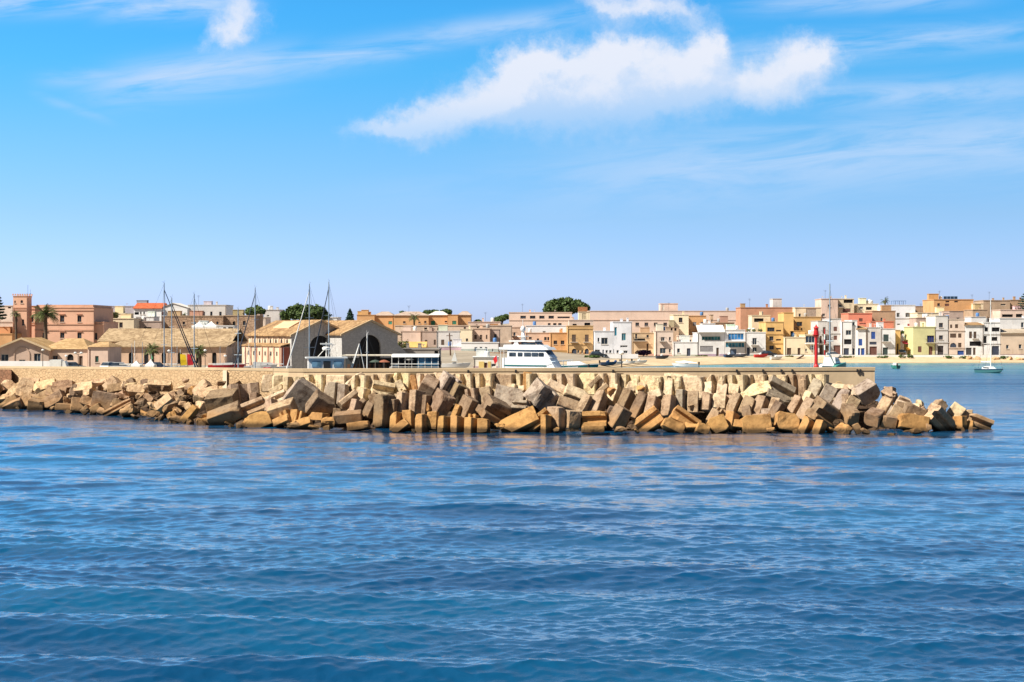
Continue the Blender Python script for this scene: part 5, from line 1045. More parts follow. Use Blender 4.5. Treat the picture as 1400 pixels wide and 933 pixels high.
def palm(label, px, d, top, hang, wpx, seed=1, fronds=34, gzz=None, trunk_r=.26, group='palm trees in the town'):
    gz = ground(px, d) if gzz is None else gzz
    root = empty('palm_tree', (X(px, d), d, gz), label, 'palm tree', 0, group); rng = random.Random(seed)
    zt = Z(top, d)-gz; zc = Z(top+(hang-top)*0.42, d)-gz; Rr = wpx*d/F/2; up = zt-zc
    mb = MB(); mb.tube((0, 0, -.3), (.1, 0, zc*.5), trunk_r*1.1, trunk_r, 9); mb.tube((.1, 0, zc*.5), (0, 0, zc), trunk_r, trunk_r*.9, 9); mb.lathe([(trunk_r, zc-.6), (trunk_r*1.9, zc-.2), (trunk_r*1.3, zc+.25), (.05, zc+.35)], 10); mb.build('trunk', TRUNK, root)
    vs = []; fs = []; vals = []
    for k in range(fronds):
        a = 2*math.pi*k/fronds*2.4+rng.uniform(-.2, .2); el = rng.uniform(-.35, 1.35); ln = Rr*rng.uniform(.92, 1.12)
        val = rng.random()*(.6 if el > .2 else 1)
        p = Vector((0, 0, zc)); dr = Vector((math.cos(a)*math.cos(el), math.sin(a)*math.cos(el), math.sin(el)*min(1.2, up/Rr*1.1)))
        steps = 9; side = Vector((-math.sin(a), math.cos(a), 0)); pts = []
        for s in range(steps+1):
            pts.append(p.copy()); p = p+dr*(ln/steps); dr.z -= 0.17*(0.4+s/steps*1.5); dr.normalize()
        for s in range(1, steps):
            t = s/steps; ll = ln*0.28*math.sin(math.pi*min(1, t*.9+.1))
            for sg in (-1, 1):
                for jj in (0, .5):
                    q = pts[s].lerp(pts[s+1], jj); tip = q+side*sg*ll*rng.uniform(.7, 1.1)+(pts[s+1]-pts[s]).normalized()*ll*.75+Vector((0, 0, -ll*rng.uniform(.25, .6)))
                    wd = (pts[s+1]-pts[s])*.26; n0 = len(vs); vs += [q-wd*.5, q+wd*.7, tip]; fs.append((n0, n0+1, n0+2)); vals.append(val)
        for s in range(steps): n0 = len(vs); sd = side*.035; vs += [pts[s]-sd, pts[s]+sd, pts[s+1]+sd, pts[s+1]-sd]; fs.append((n0, n0+1, n0+2, n0+3)); vals.append(val)
    me = bpy.data.meshes.new('crown'); me.from_pydata([tuple(v) for v in vs], [], fs); me.update(); at = me.attributes.new('leaf', 'FLOAT', 'FACE'); at.data.foreach_set('value', np.array(vals, np.float32))
    me.materials.append(PALM); o = bpy.data.objects.new('crown', me); COL.objects.link(o); o.parent = root; return root
def araucaria(label, px, d, top, bot, wpx, seed=1):
    gz = ground(px, d); root = empty('norfolk_pine', (X(px, d), d, gz), label, 'tree', 0, 'norfolk pines of the town'); rng = random.Random(seed)
    zt, zb = Z(top, d)-gz, Z(bot, d)-gz; w = wpx*d/F/2
    mb = MB(); mb.tube((0, 0, -.3), (0, 0, zt), .25, .04, 8); mb.build('trunk', TRUNK, root)
    lobes = []; z = zb; 
    tiers = 8
    for i in range(tiers):
        t = i/tiers; z = zb+(zt-zb)*t; r = w*(1-t)**0.8
        for k in range(7):
            a = 2*math.pi*k/7+i*.5; rr = r*rng.uniform(.8, 1.1)
            for q in (.35, .65, .9): lobes.append((math.cos(a)*rr*q, math.sin(a)*rr*q, z+.12*q*rr, rr*.2+.05, rr*.2+.05, .16))
    lobes.append((0, 0, zt-.2, .15, .15, .4))
    leaves('crown', lobes, 1700, .22, ARAU, root, seed); return root
def shrub(label, px, d, wpx, top, mat=BUSH, n=450, leaf=.26, seed=1, name='shrub', gzz=None, group=None):
    gz = ground(px, d) if gzz is None else gzz; w = wpx*d/F; h = max(.4, Z(top, d)-gz); rng = random.Random(seed)
    lobes = [(w*rng.uniform(-.36, .36), rng.uniform(-.4, .4), h*rng.uniform(.35, .65), w*rng.uniform(.14, .24), .7, h*rng.uniform(.3, .42)) for _ in range(7)]
    root = empty(name, (X(px, d), d, gz), label, 'shrub', 0, group); leaves('foliage', lobes, n, leaf, mat, root, seed)
    mb = MB()
    for q in lobes[:4]: mb.tube((q[0]*.3, 0, -.2), (q[0], q[1], q[2]), .06, .03, 5)
    mb.build('stem', TRUNK, root); return root
tree('umbrella_pine', 'large dark umbrella pine behind the left hangar roof', 418, 372, 412.5, 449, 70, n=9000, leaf=.40, seed=3)
tree('umbrella_pine', 'largest umbrella pine with bare trunk above the school building', 773, 470, 404.5, 441, 71, n=10000, leaf=.50, seed=5, trunk_r=.4)
tree('pine_tree', 'round light green pine beside the pale grey house', 350, 386, 416.5, 436, 27, 'round', BUSH, 2400, .36, 8)
tree('pine_tree', 'small dark pine at left end of the school building', 686, 456, 428.5, 441, 21, 'round', PINE, 1900, .42, 9)
tree('olive_tree', 'broad olive green tree right of the palazzo', 141, 352, 418.5, 440, 37, 'round', OLIVE, 3800, .36, 12)
tree('pine_tree', 'dark crown peeping over left end of orange terrace', 553, 430, 424.5, 436, 17, 'round', PINE, 1300, .4, 21)
tree('pine_tree', 'wide dark crowns over the middle of orange terrace', 589, 430, 422.5, 436, 22, 'round', PINE, 1700, .4, 22)
tree('pine_tree', 'dark crown over the green shuttered terrace house', 609, 432, 420.8, 436, 16, 'round', PINE, 1400, .4, 23)
tree('pine_tree', 'low dark tree behind stone house left of round pine', 320, 400, 424.5, 436, 16, 'round', PINE, 1100, .4, 24)
tree('pine_tree', 'pale green treetop behind the pink flats', 653, 420, 436, 446, 12, 'round', BUSH, 800, .36, 25)
palm('big date palm with wide drooping crown before the palazzo', 62, 306, 415.5, 452, 42, 3, 54, trunk_r=.38)
palm('slim fan palm before the pink tower', 21.5, 304, 424, 438, 17, 4, 30)
palm('short palm behind the pavilion in front of orange terrace', 566, 396, 426, 446, 19, 5, 34)
palm('small palm on the skyline beside blue pergola', 1210, 431, 407, 420, 15, 6, 26)
palm('stout palm behind the white peaked tents', 207.5, 262, 468, 494, 25, 7, 60, trunk_r=.34)
palm('stout palm behind the yellow and red boards', 272.5, 262, 471, 496, 25, 8, 60, trunk_r=.34)
palm('small palm over the roof of the customs block', 141, 270, 465, 476, 15, 9, 26)
palm('small palm at the white gable on the skyline', 251.5, 378, 428, 436, 11, 10, 24)
araucaria('norfolk pine above the valley of the hangar roofs', 478.5, 372, 422.5, 440, 14, 2)
araucaria('tall norfolk pine at the right edge of the skyline', 1401, 424, 399.5, 426, 26, 3)
araucaria('dark norfolk pine at the far left edge', -1, 322, 403.5, 436, 20, 4)
shrub('bushes at the foot of the sloping buttress wall', 551, 300, 16, 462, OLIVE, 500, .3, 3)
shrub('purple bougainvillea in the yard beside pink house', 880, 378, 24, 478, PURP, 700, .25, 4, 'bougainvillea')
shrub('green bank of shrubs below the white yard wall', 808, 345, 22, 486, BUSH, 500, .25, 5)
for i, (px, w, tp, lab) in enumerate(((1207, 18, 486.2, 'low green bush below the green door house'), (1233, 9, 484.5, 'round green bush left of the alley foot'), (1244.5, 9, 484, 'round dark bush at the alley foot'), (1296, 22, 486, 'long green hedge below the grey townhouse'), (1318, 26, 486.3, 'long green hedge below the white loggia house'), (1374, 16, 486.5, 'low green bush below the sand coloured house'), (1006, 24, 486.3, 'dry bushes below the glass fronted house'), (1080, 14, 486.3, 'dry bushes below the cream beach house'), (1160, 18, 486.6, 'dry grass clump below the white stepped house'), (960, 26, 486.2, 'low plants below the white villa'))):
    shrub(lab, px, 379.5, w, tp, BUSH if i < 6 else OLIVE, 260, .17, 30+i, 'bush', group='bushes along the promenade')
for i, (px, lab) in enumerate(((1023, 'potted plant at left end of white roof terrace'), (1031, 'grey green potted plant in middle of roof terrace'), (1039, 'potted plant at right end of white roof terrace'))):
    shrub(lab, px, 387, 6, 449, OLIVE, 160, .16, 60+i, 'terrace_plant', Z(455.2, 384)+.2, 'plants on the white roof terrace')
shrub('hanging garden plants at the top of the alley', 1232, 393, 7, 451.5, BUSH, 220, .2, 70, 'alley_plant', Z(457, 393))
# ------------------------------------------------------------------ boats
def hullparts(root, L, B, Hf, Ha, mat, draft=.45, trans=.78, stripe=None, deckmat=None, n=14, rake=.10):
    rings = []
    for i in range(n+1):
        s = i/n; b = B/2*min(1, trans+(1-trans)*math.sin(min(1, s/.45)*math.pi/2))*(1-max(0, (s-.45)/.55)**2.3)
        b = max(b, .02); zt = Ha+(Hf-Ha)*s**1.8; zk = -draft*(1-s**5)+(.15*Hf*s**6); x = -L/2+L*s+rake*L*0
        zc = zk+(zt-zk)*.42; xo = rake*L*s**4
        rings.append([(x+xo, -b, zt), (x+xo*.5, -b*.86, zc), (x, -b*.28, zk+.05), (x, b*.28, zk+.05), (x+xo*.5, b*.86, zc), (x+xo, b, zt)])
    mb = MB(); mb.loft(rings, closed=False, caps=False); k = len(mb.v); mb.f.append(tuple(range(6))); h = mb.build('hull', mat, root, False)
    mb = MB(); mb.loft([[(r[0][0], r[0][1]*.985, r[0][2]-.06), (r[5][0], r[5][1]*.985, r[5][2]-.06)] for r in rings], closed=False, caps=False); mb.build('deck', deckmat or GEL, root)
    if stripe:
        mb = MB()
        for a, sg in ((0, -1), (5, 1)):
            mb.loft([[(r[a][0], r[a][1]+sg*.012, r[a][2]-.03), (r[a][0], r[a][1]+sg*.012, r[a][2]-.16)] for r in rings], closed=False, caps=False)
        mb.build('sheer_stripe', stripe, root)
    return rings
NAVYP = flat('navy_paint', (.02, .05, .12), .35); TEALP = flat('teal_paint', (.015, .13, .14), .3); REDP = flat('red_paint', (.50, .025, .03), .4); GREENP = flat('green_paint', (.05, .26, .22), .4)
COVER = flat('blue_canvas', (.03, .08, .22), .8); GREYC = flat('grey_canvas', (.30, .30, .30), .85); DARKC = flat('dark_canvas', (.05, .06, .085), .85)
def sailboat(label, px, d, yaw, top, L=10.5, hull=None, cover=None, jib=None, z=0.0, spread=2, roll=0.0, mastm=None, stay=True):
    root = empty('sailboat', (X(px, d), d, z), label, 'sailboat', R(yaw), 'sailing boats in the harbour')
    B = L*.31; rings = hullparts(root, L, B, L*.12, L*.095, hull or GEL, stripe=NAVYP)
    zd = L*.10; mh = Z(top, d)-z; mx = L*.06
    mb = MB(); pr = []
    for s, hh, ww in ((-.22, .30, .26), (-.1, .48, .28), (.1, .46, .25), (.26, .08, .14)):
        pr.append([(L*s, -L*.31*ww, zd-.08), (L*s, -L*.31*ww*.8, zd+hh), (L*s, L*.31*ww*.8, zd+hh), (L*s, L*.31*ww, zd-.08)])
    mb.loft(pr); cb_ = mb.build('cabin', GEL, root)
    mb = MB(); mb.box(-L*.16, L*.10, -L*.31*.272-.03, -L*.31*.272+.01, zd+.16, zd+.34); mb.box(-L*.16, L*.10, L*.31*.272-.01, L*.31*.272+.03, zd+.16, zd+.34); mb.build('cabin_window', GLASS, cb_)
    mr = .075 if d < 300 else .13
    mb = MB(); mb.tube((mx, 0, zd), (mx, 0, mh), mr*1.1, mr*.9, 8); mb.tube((mx, 0, mh), (mx-.25, 0, mh+.25), .02, n=4); mb.tube((mx, 0, mh), (mx+.1, 0, mh+.45), .015, n=4); ms = mb.build('mast', mastm or ALU, root)
    mb = MB()
    for k in range(spread): q = zd+(mh-zd)*(.36+.30*k); wS = B*(.30-.07*k); mb.tube((mx, -wS, q), (mx, wS, q), .028, n=5)
    mb.build('spreader', mastm or ALU, ms)
    mb = MB(); mb.tube((mx, 0, zd+1.15), (-L*.36, 0, zd+1.2), .06, n=7); bo = mb.build('boom', ALU, root)
    mb = MB(); mb.tube((mx-.1, 0, zd+1.34), (-L*.34, 0, zd+1.32), .20, .12, 9); mb.build('sail_cover', cover or COVER, bo)
    mb = MB(); rs = .012
    mb.tube((-L*.48, 0, zd), (mx, 0, mh-.1), rs, n=4)
    for sg in (-1, 1):
        w1 = B*.30; q = zd+(mh-zd)*.36; w2 = B*.23; q2 = zd+(mh-zd)*.66
        mb.path([(mx-.2, sg*B*.46, zd), (mx, sg*w1, q), (mx, sg*w2, q2), (mx, 0, mh-.3)], rs, 4); mb.tube((mx-.6, sg*B*.46, zd), (mx, 0, q), rs, n=4)
    mb.build('rigging', DARK, root)
    bow = (L*.5+L*.06, 0, L*.12); mb = MB()
    if jib: mb.tube(bow, (mx+.05, 0, mh*.93), .11, .05, 8); mb.build('furled_jib', jib, root)
    elif stay: mb.tube(bow, (mx+.05, 0, mh*.95), .02, n=4); mb.build('forestay', DARK, root)
    mb = MB()
    for sg in (-1, 1):
        pts = [(rings[i][0][0], sg*(-rings[i][0][1])*.94, rings[i][0][2]+.6) for i in range(0, 15, 2)]; mb.path(pts, .014, 4)
        for p_ in pts: mb.tube((p_[0], p_[1], p_[2]-.62), p_, .014, n=4)
    mb.build('guard_rail', ALU, root)
    return root
sailboat('tall sailboat with dark furled jib, leftmost mast', 218.5, 208, 38, 387, 11, None, COVER, DARKC)
sailboat('sailboat with shorter mast just right of the tallest left mast', 229.5, 198, 40, 407.5, 9.5, NAVYP, GREYC, DARKC)
sailboat('sailboat with slim pale mast before the white gazebos', 261.2, 214, 50, 402, 9.5, None, GREYC)
sailboat('sailboat with short thin mast before the left hangar side', 322.6, 212, 60, 422.5, 8, None, COVER)
sailboat('sailboat with mast and dark furled jib before hangar roof', 352.7, 206, 142, 394, 10, NAVYP, DARKC, DARKC)
sailboat('sailboat with white furled jib before left hangar arch', 427.3, 196, 140, 388.5, 10.5, None, GREYC, FABW)
sailboat('sailboat with tallest mast at right end of left hangar', 452.8, 204, 128, 385.5, 11, None, COVER, DARKC)
sailboat('small sailboat with low pale mast before right hangar arch', 505, 190, 150, 456.5, 6, None, GREYC, None, mastm=WHITE)
sailboat('dark hulled sailboat anchored in the turquoise bay at right', 1352.5, 282, -72, 411.5, 7.2, flat('petrol_hull', (.05, .16, .18), .35), FABW, None, mastm=WHITE)
rb = empty('motor_boat', (X(308, 234), 234, 1.72), 'long red hulled boat with grey cover before left hangar', 'boat', R(4), None)
hullparts(rb, 5.3, 1.9, 1.0, .85, REDP, .3); mb = MB(); mb.loft([[(-1.9, -.7, .85), (-1.9, 0, 1.15), (-1.9, .7, .85)], [(1.2, -.6, .9), (1.2, 0, 1.25), (1.2, .6, .9)]], caps=True); mb.build('cover', GREYC, rb)
mb = MB(); mb.box(-1.6, -1.4, -.6, .6, -.5, .05); mb.box(1.0, 1.2, -.5, .5, -.5, .05); mb.build('cradle', WOODD, rb)
gb = empty('covered_boat', (X(360, 237), 237, 1.75), 'boat under pale grey tarpaulin beside red hulled boat', 'boat', R(8))
hullparts(gb, 3.8, 1.6, .85, .7, GEL, .3); mb = MB(); mb.loft([[(-1.7, -.7, .7), (-1.7, 0, 1.3), (-1.7, .7, .7)], [(1.5, -.5, .8), (1.5, 0, 1.15), (1.5, .5, .8)]]); mb.build('tarpaulin', GREYC, gb); mb = MB(); mb.box(-1.2, -1.0, -.5, .5, -.5, .0); mb.box(.8, 1.0, -.5, .5, -.5, .0); mb.build('cradle', WOODD, gb)
# wheelhouse boat
fb = empty('fishing_boat', (X(446, 186), 186, 0), 'white fishing boat with blue windowed wheelhouse and radar', 'boat', R(12))
hullparts(fb, 8.5, 2.9, 2.5, 2.1, GEL, .5, stripe=TEALP)
mb = MB(); mb.loft([[(-2.3, -1.15, 2.05), (1.9, -1.15, 2.05), (1.9, 1.15, 2.05), (-2.3, 1.15, 2.05)], [(-2.3, -1.1, 4.55), (2.2, -1.1, 4.55), (2.2, 1.1, 4.55), (-2.3, 1.1, 4.55)]]); wh = mb.build('wheelhouse', GEL, fb)
mb = MB(); mb.box(-2.6, 2.6, -1.3, 1.3, 4.553, 4.72); mb.build('wheelhouse_roof', WHITE, fb)
BGL = glass((.10, .19, .27))
for (a, b) in ((-1.9, -.8), (.85, 1.9)):
    mb = MB(); mb.box(a, b, -1.19, -1.12, 3.5, 4.2); mb.build('wheelhouse_window', BGL, wh)
mb = MB(); mb.box(-.45, .45, -1.19, -1.13, 2.1, 4.2); mb.build('wheelhouse_door', DARK, wh)
mb = MB(); mb.tube((0, 0, 4.7), (0, 0, 6.6), .07, n=6); mb.tube((-1.1, 0, 4.7), (0, 0, 5.9), .04, n=5); mb.tube((.2, 0, 4.7), (.9, 0, 6.4), .04, n=5); mm = mb.build('radar_mast', WHITE, fb)
mb = MB(); mb.box(-.75, .75, -.12, .12, 6.3, 6.48); mb.lathe([(.42, 5.6), (.5, 5.7), (.5, 5.9), (.35, 6.02)], 12); mb.build('radar_scanner', WHITE, mm)
mb = MB(); mb.tube((2.9, -1.1, 2.3), (4.2, -.2, 6.4), .05, n=5); mb.tube((2.9, 1.1, 2.3), (4.2, -.2, 6.4), .05, n=5); mb.tube((5.0, 0, 2.4), (4.2, -.2, 6.4), .05, n=5); mb.build('hoist_frame', WHITE, fb)
mb = MB(); mb.path([(-4.0, -1.2, 2.9), (-1, -1.45, 2.95), (2.4, -1.3, 3.0), (4.0, -.6, 3.1)], .03, 5); mb.build('guard_rail', WHITE, fb)
# sailing dinghies parked ashore
for i, (px, tp, dd, c) in enumerate(((176, 470, 238, 0), (181.5, 466, 241, 1), (190.5, 468, 239, 0), (197, 474, 243, 2), (238, 473, 239, 0), (244.5, 478, 241, 1), (297, 474, 240, 0), (317, 472, 243, 2), (331, 476, 239, 0), (339, 470, 242, 1), (384, 476, 240, 0), (368, 480, 238, 2))):
    near = ('leftmost of all, before the shed', 'tallest of the three left of the tents', 'right beside the left peaked tent', 'between the two peaked tents', 'right of the tall left masts', 'just left of the yellow sail', 'before the right end of the shed', 'by the corner of hangar aisle', 'under red pilasters, left one', 'under red pilasters, right one', 'at right end of hangar aisle', 'beside the mast before hangar roof')[i]
    r = empty('sailing_dinghy', (X(px, dd), dd, 1.3), 'small sailing dinghy ashore, '+near, 'sailing dinghy', R(20+i*47 % 90), 'sailing dinghies parked ashore')
    hullparts(r, 3.6, 1.4, 1.0, .85, (GEL, COVER, REDP)[c], -.2)
    h = Z(tp, dd)-1.3; mb = MB(); mb.tube((.5, 0, .6), (.5, 0, h), .05, .035, 6); mb.build('mast', (ALU, WHITE, DARK)[c], r)
    mb = MB(); mb.tube((.5, 0, 1.3), (-1.5, 0, 1.35), .09, .06, 7); mb.build('furled_sail', (FABW, GREYC, COVER)[c], r)
    mb = MB(); mb.tube((1.8, 0, .95), (.5, 0, h*.9), .012, n=4); mb.tube((.3, -.65, .85), (.5, 0, h*.9), .012, n=4); mb.tube((.3, .65, .85), (.5, 0, h*.9), .012, n=4); mb.build('rigging', DARK, r)
# motor yacht
my = empty('motor_yacht', (X(731, 212), 212, 0), 'big white motor yacht with flybridge and radar dome', 'motor yacht', R(-28))
my.scale = (.80, .85, 1)
YD = 212.0; zq = lambda q: Z(q, YD)
hullparts(my, 15.5, 4.4, 2.95, 2.35, GEL, .7, .9, stripe=None, rake=.06)
def yrow(z0, z1, xa, xb, wa, wb, fa=0.0, fb_=0.0, name='x', mat=GEL, parent=my):
    mb = MB(); mb.loft([[(xa, -wa, z0), (xb, -wa*.75, z0), (xb, wa*.75, z0), (xa, wa, z0)], [(xa+fa, -wb, z1), (xb-fb_, -wb*.72, z1), (xb-fb_, wb*.72, z1), (xa+fa, wb, z1)]]); return mb.build(name, mat, parent)
z1_, z2_, z3_ = 2.5, zq(489.5), zq(477.5)
yrow(2.30, z2_, -5.6, 5.2, 1.95, 1.9, 0, 1.5, 'main_deck_house')
for k, (a, b) in enumerate(((-4.6, -3.4), (-2.6, -1.9), (-1.2, .2), (.5, 1.9))):
    pass
sal = yrow(z2_+.003, z3_-.1, -4.6, 3.9, 1.86, 1.80, 0, 1.3, 'saloon')
mb = MB()
for (a, b) in ((-4.2, -2.9), (-2.5, -1.6), (-1.25, .1), (.25, 1.5), (1.62, 2.6)):
    w0 = 1.86-(a+4.6)/8.5*1.86*.25+.02; w1 = 1.86-(b+4.6)/8.5*1.86*.25+.02
    for sg in (-1, 1): mb.add([(a, sg*w0, z2_+.22), (b, sg*w1, z2_+.22), (b, sg*w1*.985, z3_-.5), (a, sg*w0*.985, z3_-.5)], [(0, 1, 2, 3)])
mb.build('saloon_windows', GLASS, sal)
mb = MB(); mb.add([(3.62, -1.25, z2_+.2), (3.62, 1.25, z2_+.2), (2.85, 1.2, z3_-.2), (2.85, -1.2, z3_-.2)], [(0, 1, 2, 3)]); mb.build('windscreen', GLASS, sal)
yrow(z3_-.09, z3_+.28, -6.2, 3.6, 2.1, 2.15, 0, .5, 'upper_deck')
yrow(z3_+.283, z3_+.62, -5.4, 2.6, 1.8, 1.75, 0, .7, 'flybridge_coaming')
mb = MB(); mb.add([(1.2, -1.3, z3_+.62), (1.2, 1.3, z3_+.62), (.6, 1.2, z3_+1.15), (.6, -1.2, z3_+1.15), (1.14, -1.3, z3_+.62), (1.14, 1.3, z3_+.62), (.54, 1.2, z3_+1.15), (.54, -1.2, z3_+1.15)], [(0, 1, 2, 3), (4, 7, 6, 5)]); mb.box(-2, .9, -1.32, -1.28, z3_+.62, z3_+1.0); mb.build('flybridge_screen', GLASS, my)
zt_ = zq(467.5)
mb = MB(); mb.loft([[(-4.4, -1.6, zt_), (.9, -1.4, zt_), (.9, 1.4, zt_), (-4.4, 1.6, zt_)], [(-4.4, -1.6, zt_+.2), (.7, -1.4, zt_+.2), (.7, 1.4, zt_+.2), (-4.4, 1.6, zt_+.2)]]); mb.build('hardtop', GEL, my)
mb = MB()
for sg in (-1, 1): mb.loft([[(-3.6, sg*1.45-.08, z3_+.5), (-2.4, sg*1.45-.08, z3_+.5), (-2.4, sg*1.45+.08, z3_+.5), (-3.6, sg*1.45+.08, z3_+.5)], [(-3.3, sg*1.35-.08, zt_), (-2.7, sg*1.35-.08, zt_), (-2.7, sg*1.35+.08, zt_), (-3.3, sg*1.35+.08, zt_)]])
for sg in (-1, 1): mb.tube((.4, sg*1.25, z3_+.5), (.5, sg*1.25, zt_), .05, n=5)
mb.build('hardtop_post', GEL, my)
zd_ = zq(448)
mb = MB(); mb.loft([[(-2.7, -.25, zt_+.2), (-1.9, -.25, zt_+.2), (-1.9, .25, zt_+.2), (-2.7, .25, zt_+.2)], [(-2.6, -.12, zt_+1.5), (-2.2, -.12, zt_+1.5), (-2.2, .12, zt_+1.5), (-2.6, .12, zt_+1.5)]]); mb.box(-3.2, -1.5, -.7, .7, zt_+.75, zt_+.85); mb.tube((-2.4, 0, zt_+1.5), (-2.4, 0, zd_+1.2), .05, n=6); rm = mb.build('radar_mast', GEL, my)
mb = MB(); mb.lathe([(.2, zt_+1.5), (.42, zt_+1.6), (.46, zt_+1.9), (.3, zt_+2.2), (.05, zt_+2.3)], 14, (-2.4, 0)); mb.build('radar_dome', GEL, rm, True)
mb = MB(); mb.tube((-7.3, 0, 2.4), (-7.9, 0, 4.6), .04, n=5); mb.build('flag_staff', ALU, my)
mb = MB(); mb.loft([[(-7.85+.0, 0, 4.5), (-7.65, .02, 3.6)], [(-8.3, .15, 4.2), (-8.0, .15, 3.4)], [(-8.6, .0, 3.9), (-8.2, .0, 3.1)]], closed=False, caps=False); mb.build('red_flag', REDP, my)
mb = MB()
for sg in (-1, 1):
    mb.path([(2.5, sg*2.0, 3.5), (5.0, sg*1.55, 3.7), (7.4, sg*.5, 3.9)], .03, 5)
    for (x, y, z_) in ((2.5, 2.0, 3.5), (3.8, 1.8, 3.6), (5.0, 1.55, 3.7), (6.3, 1.05, 3.8), (7.4, .5, 3.9)): mb.tube((x, sg*y, z_-.95), (x, sg*y, z_), .025, n=5)
mb.build('bow_rail', ALU, my)
for x in (-5.9, -5.2):
    for sg in (-1, 1): mb = MB(); mb.tube((x, sg*1.95, 2.3), (x, sg*1.95, z3_-.09), .05, n=6); mb.build('deck_post', WHITE, my)
mb = MB(); mb.loft([[(-5.3, -1.975, z_) for z_ in (2.95, 3.12)], [(3.2, -1.62, z_) for z_ in (2.95, 3.12)]], closed=False, caps=False); mb.build('teal_stripe', TEALP, my)
# tenders and day boats
sp = empty('speedboat', (X(790, 284), 284, 0), 'teal hulled speedboat with white deck right of the yacht', 'speedboat', R(-12))
hullparts(sp, 7.0, 2.4, 1.75, 1.45, TEALP, .4, deckmat=GEL, stripe=WHITE); mb = MB(); mb.loft([[(-2.0, -.9, 1.4), (-2.0, -.7, 2.1), (-2.0, .7, 2.1), (-2.0, .9, 1.4)], [(1.7, -.7, 1.5), (.3, -.5, 2.15), (.3, .5, 2.15), (1.7, .7, 1.5)]]); mb.build('cuddy', GEL, sp)
mb = MB(); mb.lathe([(.12, .8), (.22, .95), (.22, 1.5), (.12, 1.65)], 10, (2.3, -1.15)); mb.build('fender', DARK, sp)
def dinghy(label, px, d, yaw, L, B, z, mat, name='dinghy', cover=None, engine=True, group=None):
    r = empty(name, (X(px, d), d, z), label, 'boat', R(yaw), group); hullparts(r, L, B, L*.16+.2, L*.13+.15, mat, .25)
    zd = L*.13+.1; mb = MB(); mb.loft([[(-.1*L, -B*.28, zd), (-.1*L, B*.28, zd)], [(.02*L, -B*.26, zd+.5), (.02*L, B*.26, zd+.5)]], closed=False, caps=False); mb.box(-.1*L, .05*L, -B*.2, B*.2, zd-.1, zd+.35); mb.build('console', cover or GEL, r)
    if engine: mb = MB(); mb.box(-L*.5-.35, -L*.5-.02, -.16, .16, zd-.1, zd+.5); mb.box(-L*.5-.25, -L*.5-.1, -.08, .08, -.3, zd-.1); mb.build('outboard_motor', DARK, r)
    mb = MB(); mb.box(-.35*L, -.28*L, -B*.40, B*.40, zd-.08, zd+.04); mb.box(.15*L, .22*L, -B*.36, B*.36, zd-.04, zd+.08); mb.build('thwart', WOODD, r); return r
sb = dinghy('white speedboat under pale cover at anchor below glass house', 938, 318, 176, 5.2, 1.9, .05, GEL, 'speedboat', FABW)
mb = MB(); mb.loft([[(-2.3, -.8, 1.0), (-2.3, 0, 1.15), (-2.3, .8, 1.0)], [(.3, -.85, 1.05), (.3, 0, 1.55), (.3, .85, 1.05)], [(2.3, -.3, 1.2), (2.3, 0, 1.35), (2.3, .3, 1.2)]]); mb.build('boat_cover', FABW, sb)
dinghy('small green boat moored alone in the turquoise bay', 1224.2, 314, 84, 4.4, 2.0, .02, GREENP, 'moored_boat', GEL)
dinghy('white and blue dinghy left of the lamp post', 831, 322, 5, 3.3, 1.5, ground(831, 322)+.35, NAVYP, cover=COVER, group='dinghies in the harbour')
dinghy('white dinghy with blue seat beside the lamp post', 842, 326, 15, 3.0, 1.4, ground(842, 326)+.35, GEL, cover=COVER, group='dinghies in the harbour')
dinghy('white dinghy right of the lamp post', 858, 330, -8, 3.0, 1.3, ground(858, 330)+.3, GEL, group='dinghies in the harbour')
dinghy('small white dinghy farthest right of the lamp post', 874, 334, 12, 3.2, 1.3, ground(874, 334)+.3, GEL, group='dinghies in the harbour')
dinghy('red boat pulled up on the sand below yellow flats', 1040, 374, 10, 3.4, 1.3, ground(1040, 374)+.2, REDP, 'beached_boat', engine=False)
for i, (px, dd, yw_, lab) in enumerate(((997, 369, 30, 'dark upturned boat on the sand, left of its pair'), (1012, 372, -20, 'dark upturned boat on the sand, right of its pair'), (1061, 370, 15, 'pale boat lying on the sand below ochre flats'), (905, 352, 10, 'dark small boat on the sand below pink house'))):
    dinghy(lab, px, dd, yw_, 3.0, 1.2, ground(px, dd)+.2, (NAVYP, DARKC, GEL, DARKC)[i], 'beached_boat', engine=False, group='small boats pulled up on the beach')
cat_ = empty('catamaran', (X(1139, 300), 300, 0), 'white catamaran with tall mast right of the red beacon', 'catamaran', R(58))
cat_.scale = (.68, .68, 1)
for sg in (-1, 1):
    mb = MB(); mb.loft([[(x, sg*2.2-b, zt), (x, sg*2.2-b*.6, .1), (x, sg*2.2+b*.6, .1), (x, sg*2.2+b, zt)] for x, b, zt in ((-5, .55, .9), (-3, .75, 1.2), (0, .8, 1.4), (3, .6, 1.5), (5.2, .08, 1.6))]); mb.build('hull', GREENP if sg < 0 else GEL, cat_)
mb = MB(); mb.box(-4, 2.6, -1.7, 1.7, .9, 1.45); mb.build('bridge_deck', GEL, cat_)
mb = MB(); mb.loft([[(-3.2, -1.9, 1.453), (2.0, -1.7, 1.453), (2.0, 1.7, 1.453), (-3.2, 1.9, 1.453)], [(-3.2, -1.7, 2.7), (.7, -1.4, 2.6), (.7, 1.4, 2.6), (-3.2, 1.7, 2.7)]]); cbn = mb.build('cabin', GEL, cat_)
mb = MB(); mb.box(-2.6, .3, -1.86, -1.80, 1.85, 2.35); mb.build('cabin_window', BGL, cbn)
mh = Z(388.5, 300); mb = MB(); mb.tube((-2.9, 0, 1.4), (-2.9, 0, mh), .22, .17, 8); ms = mb.build('mast', ALU, cat_)
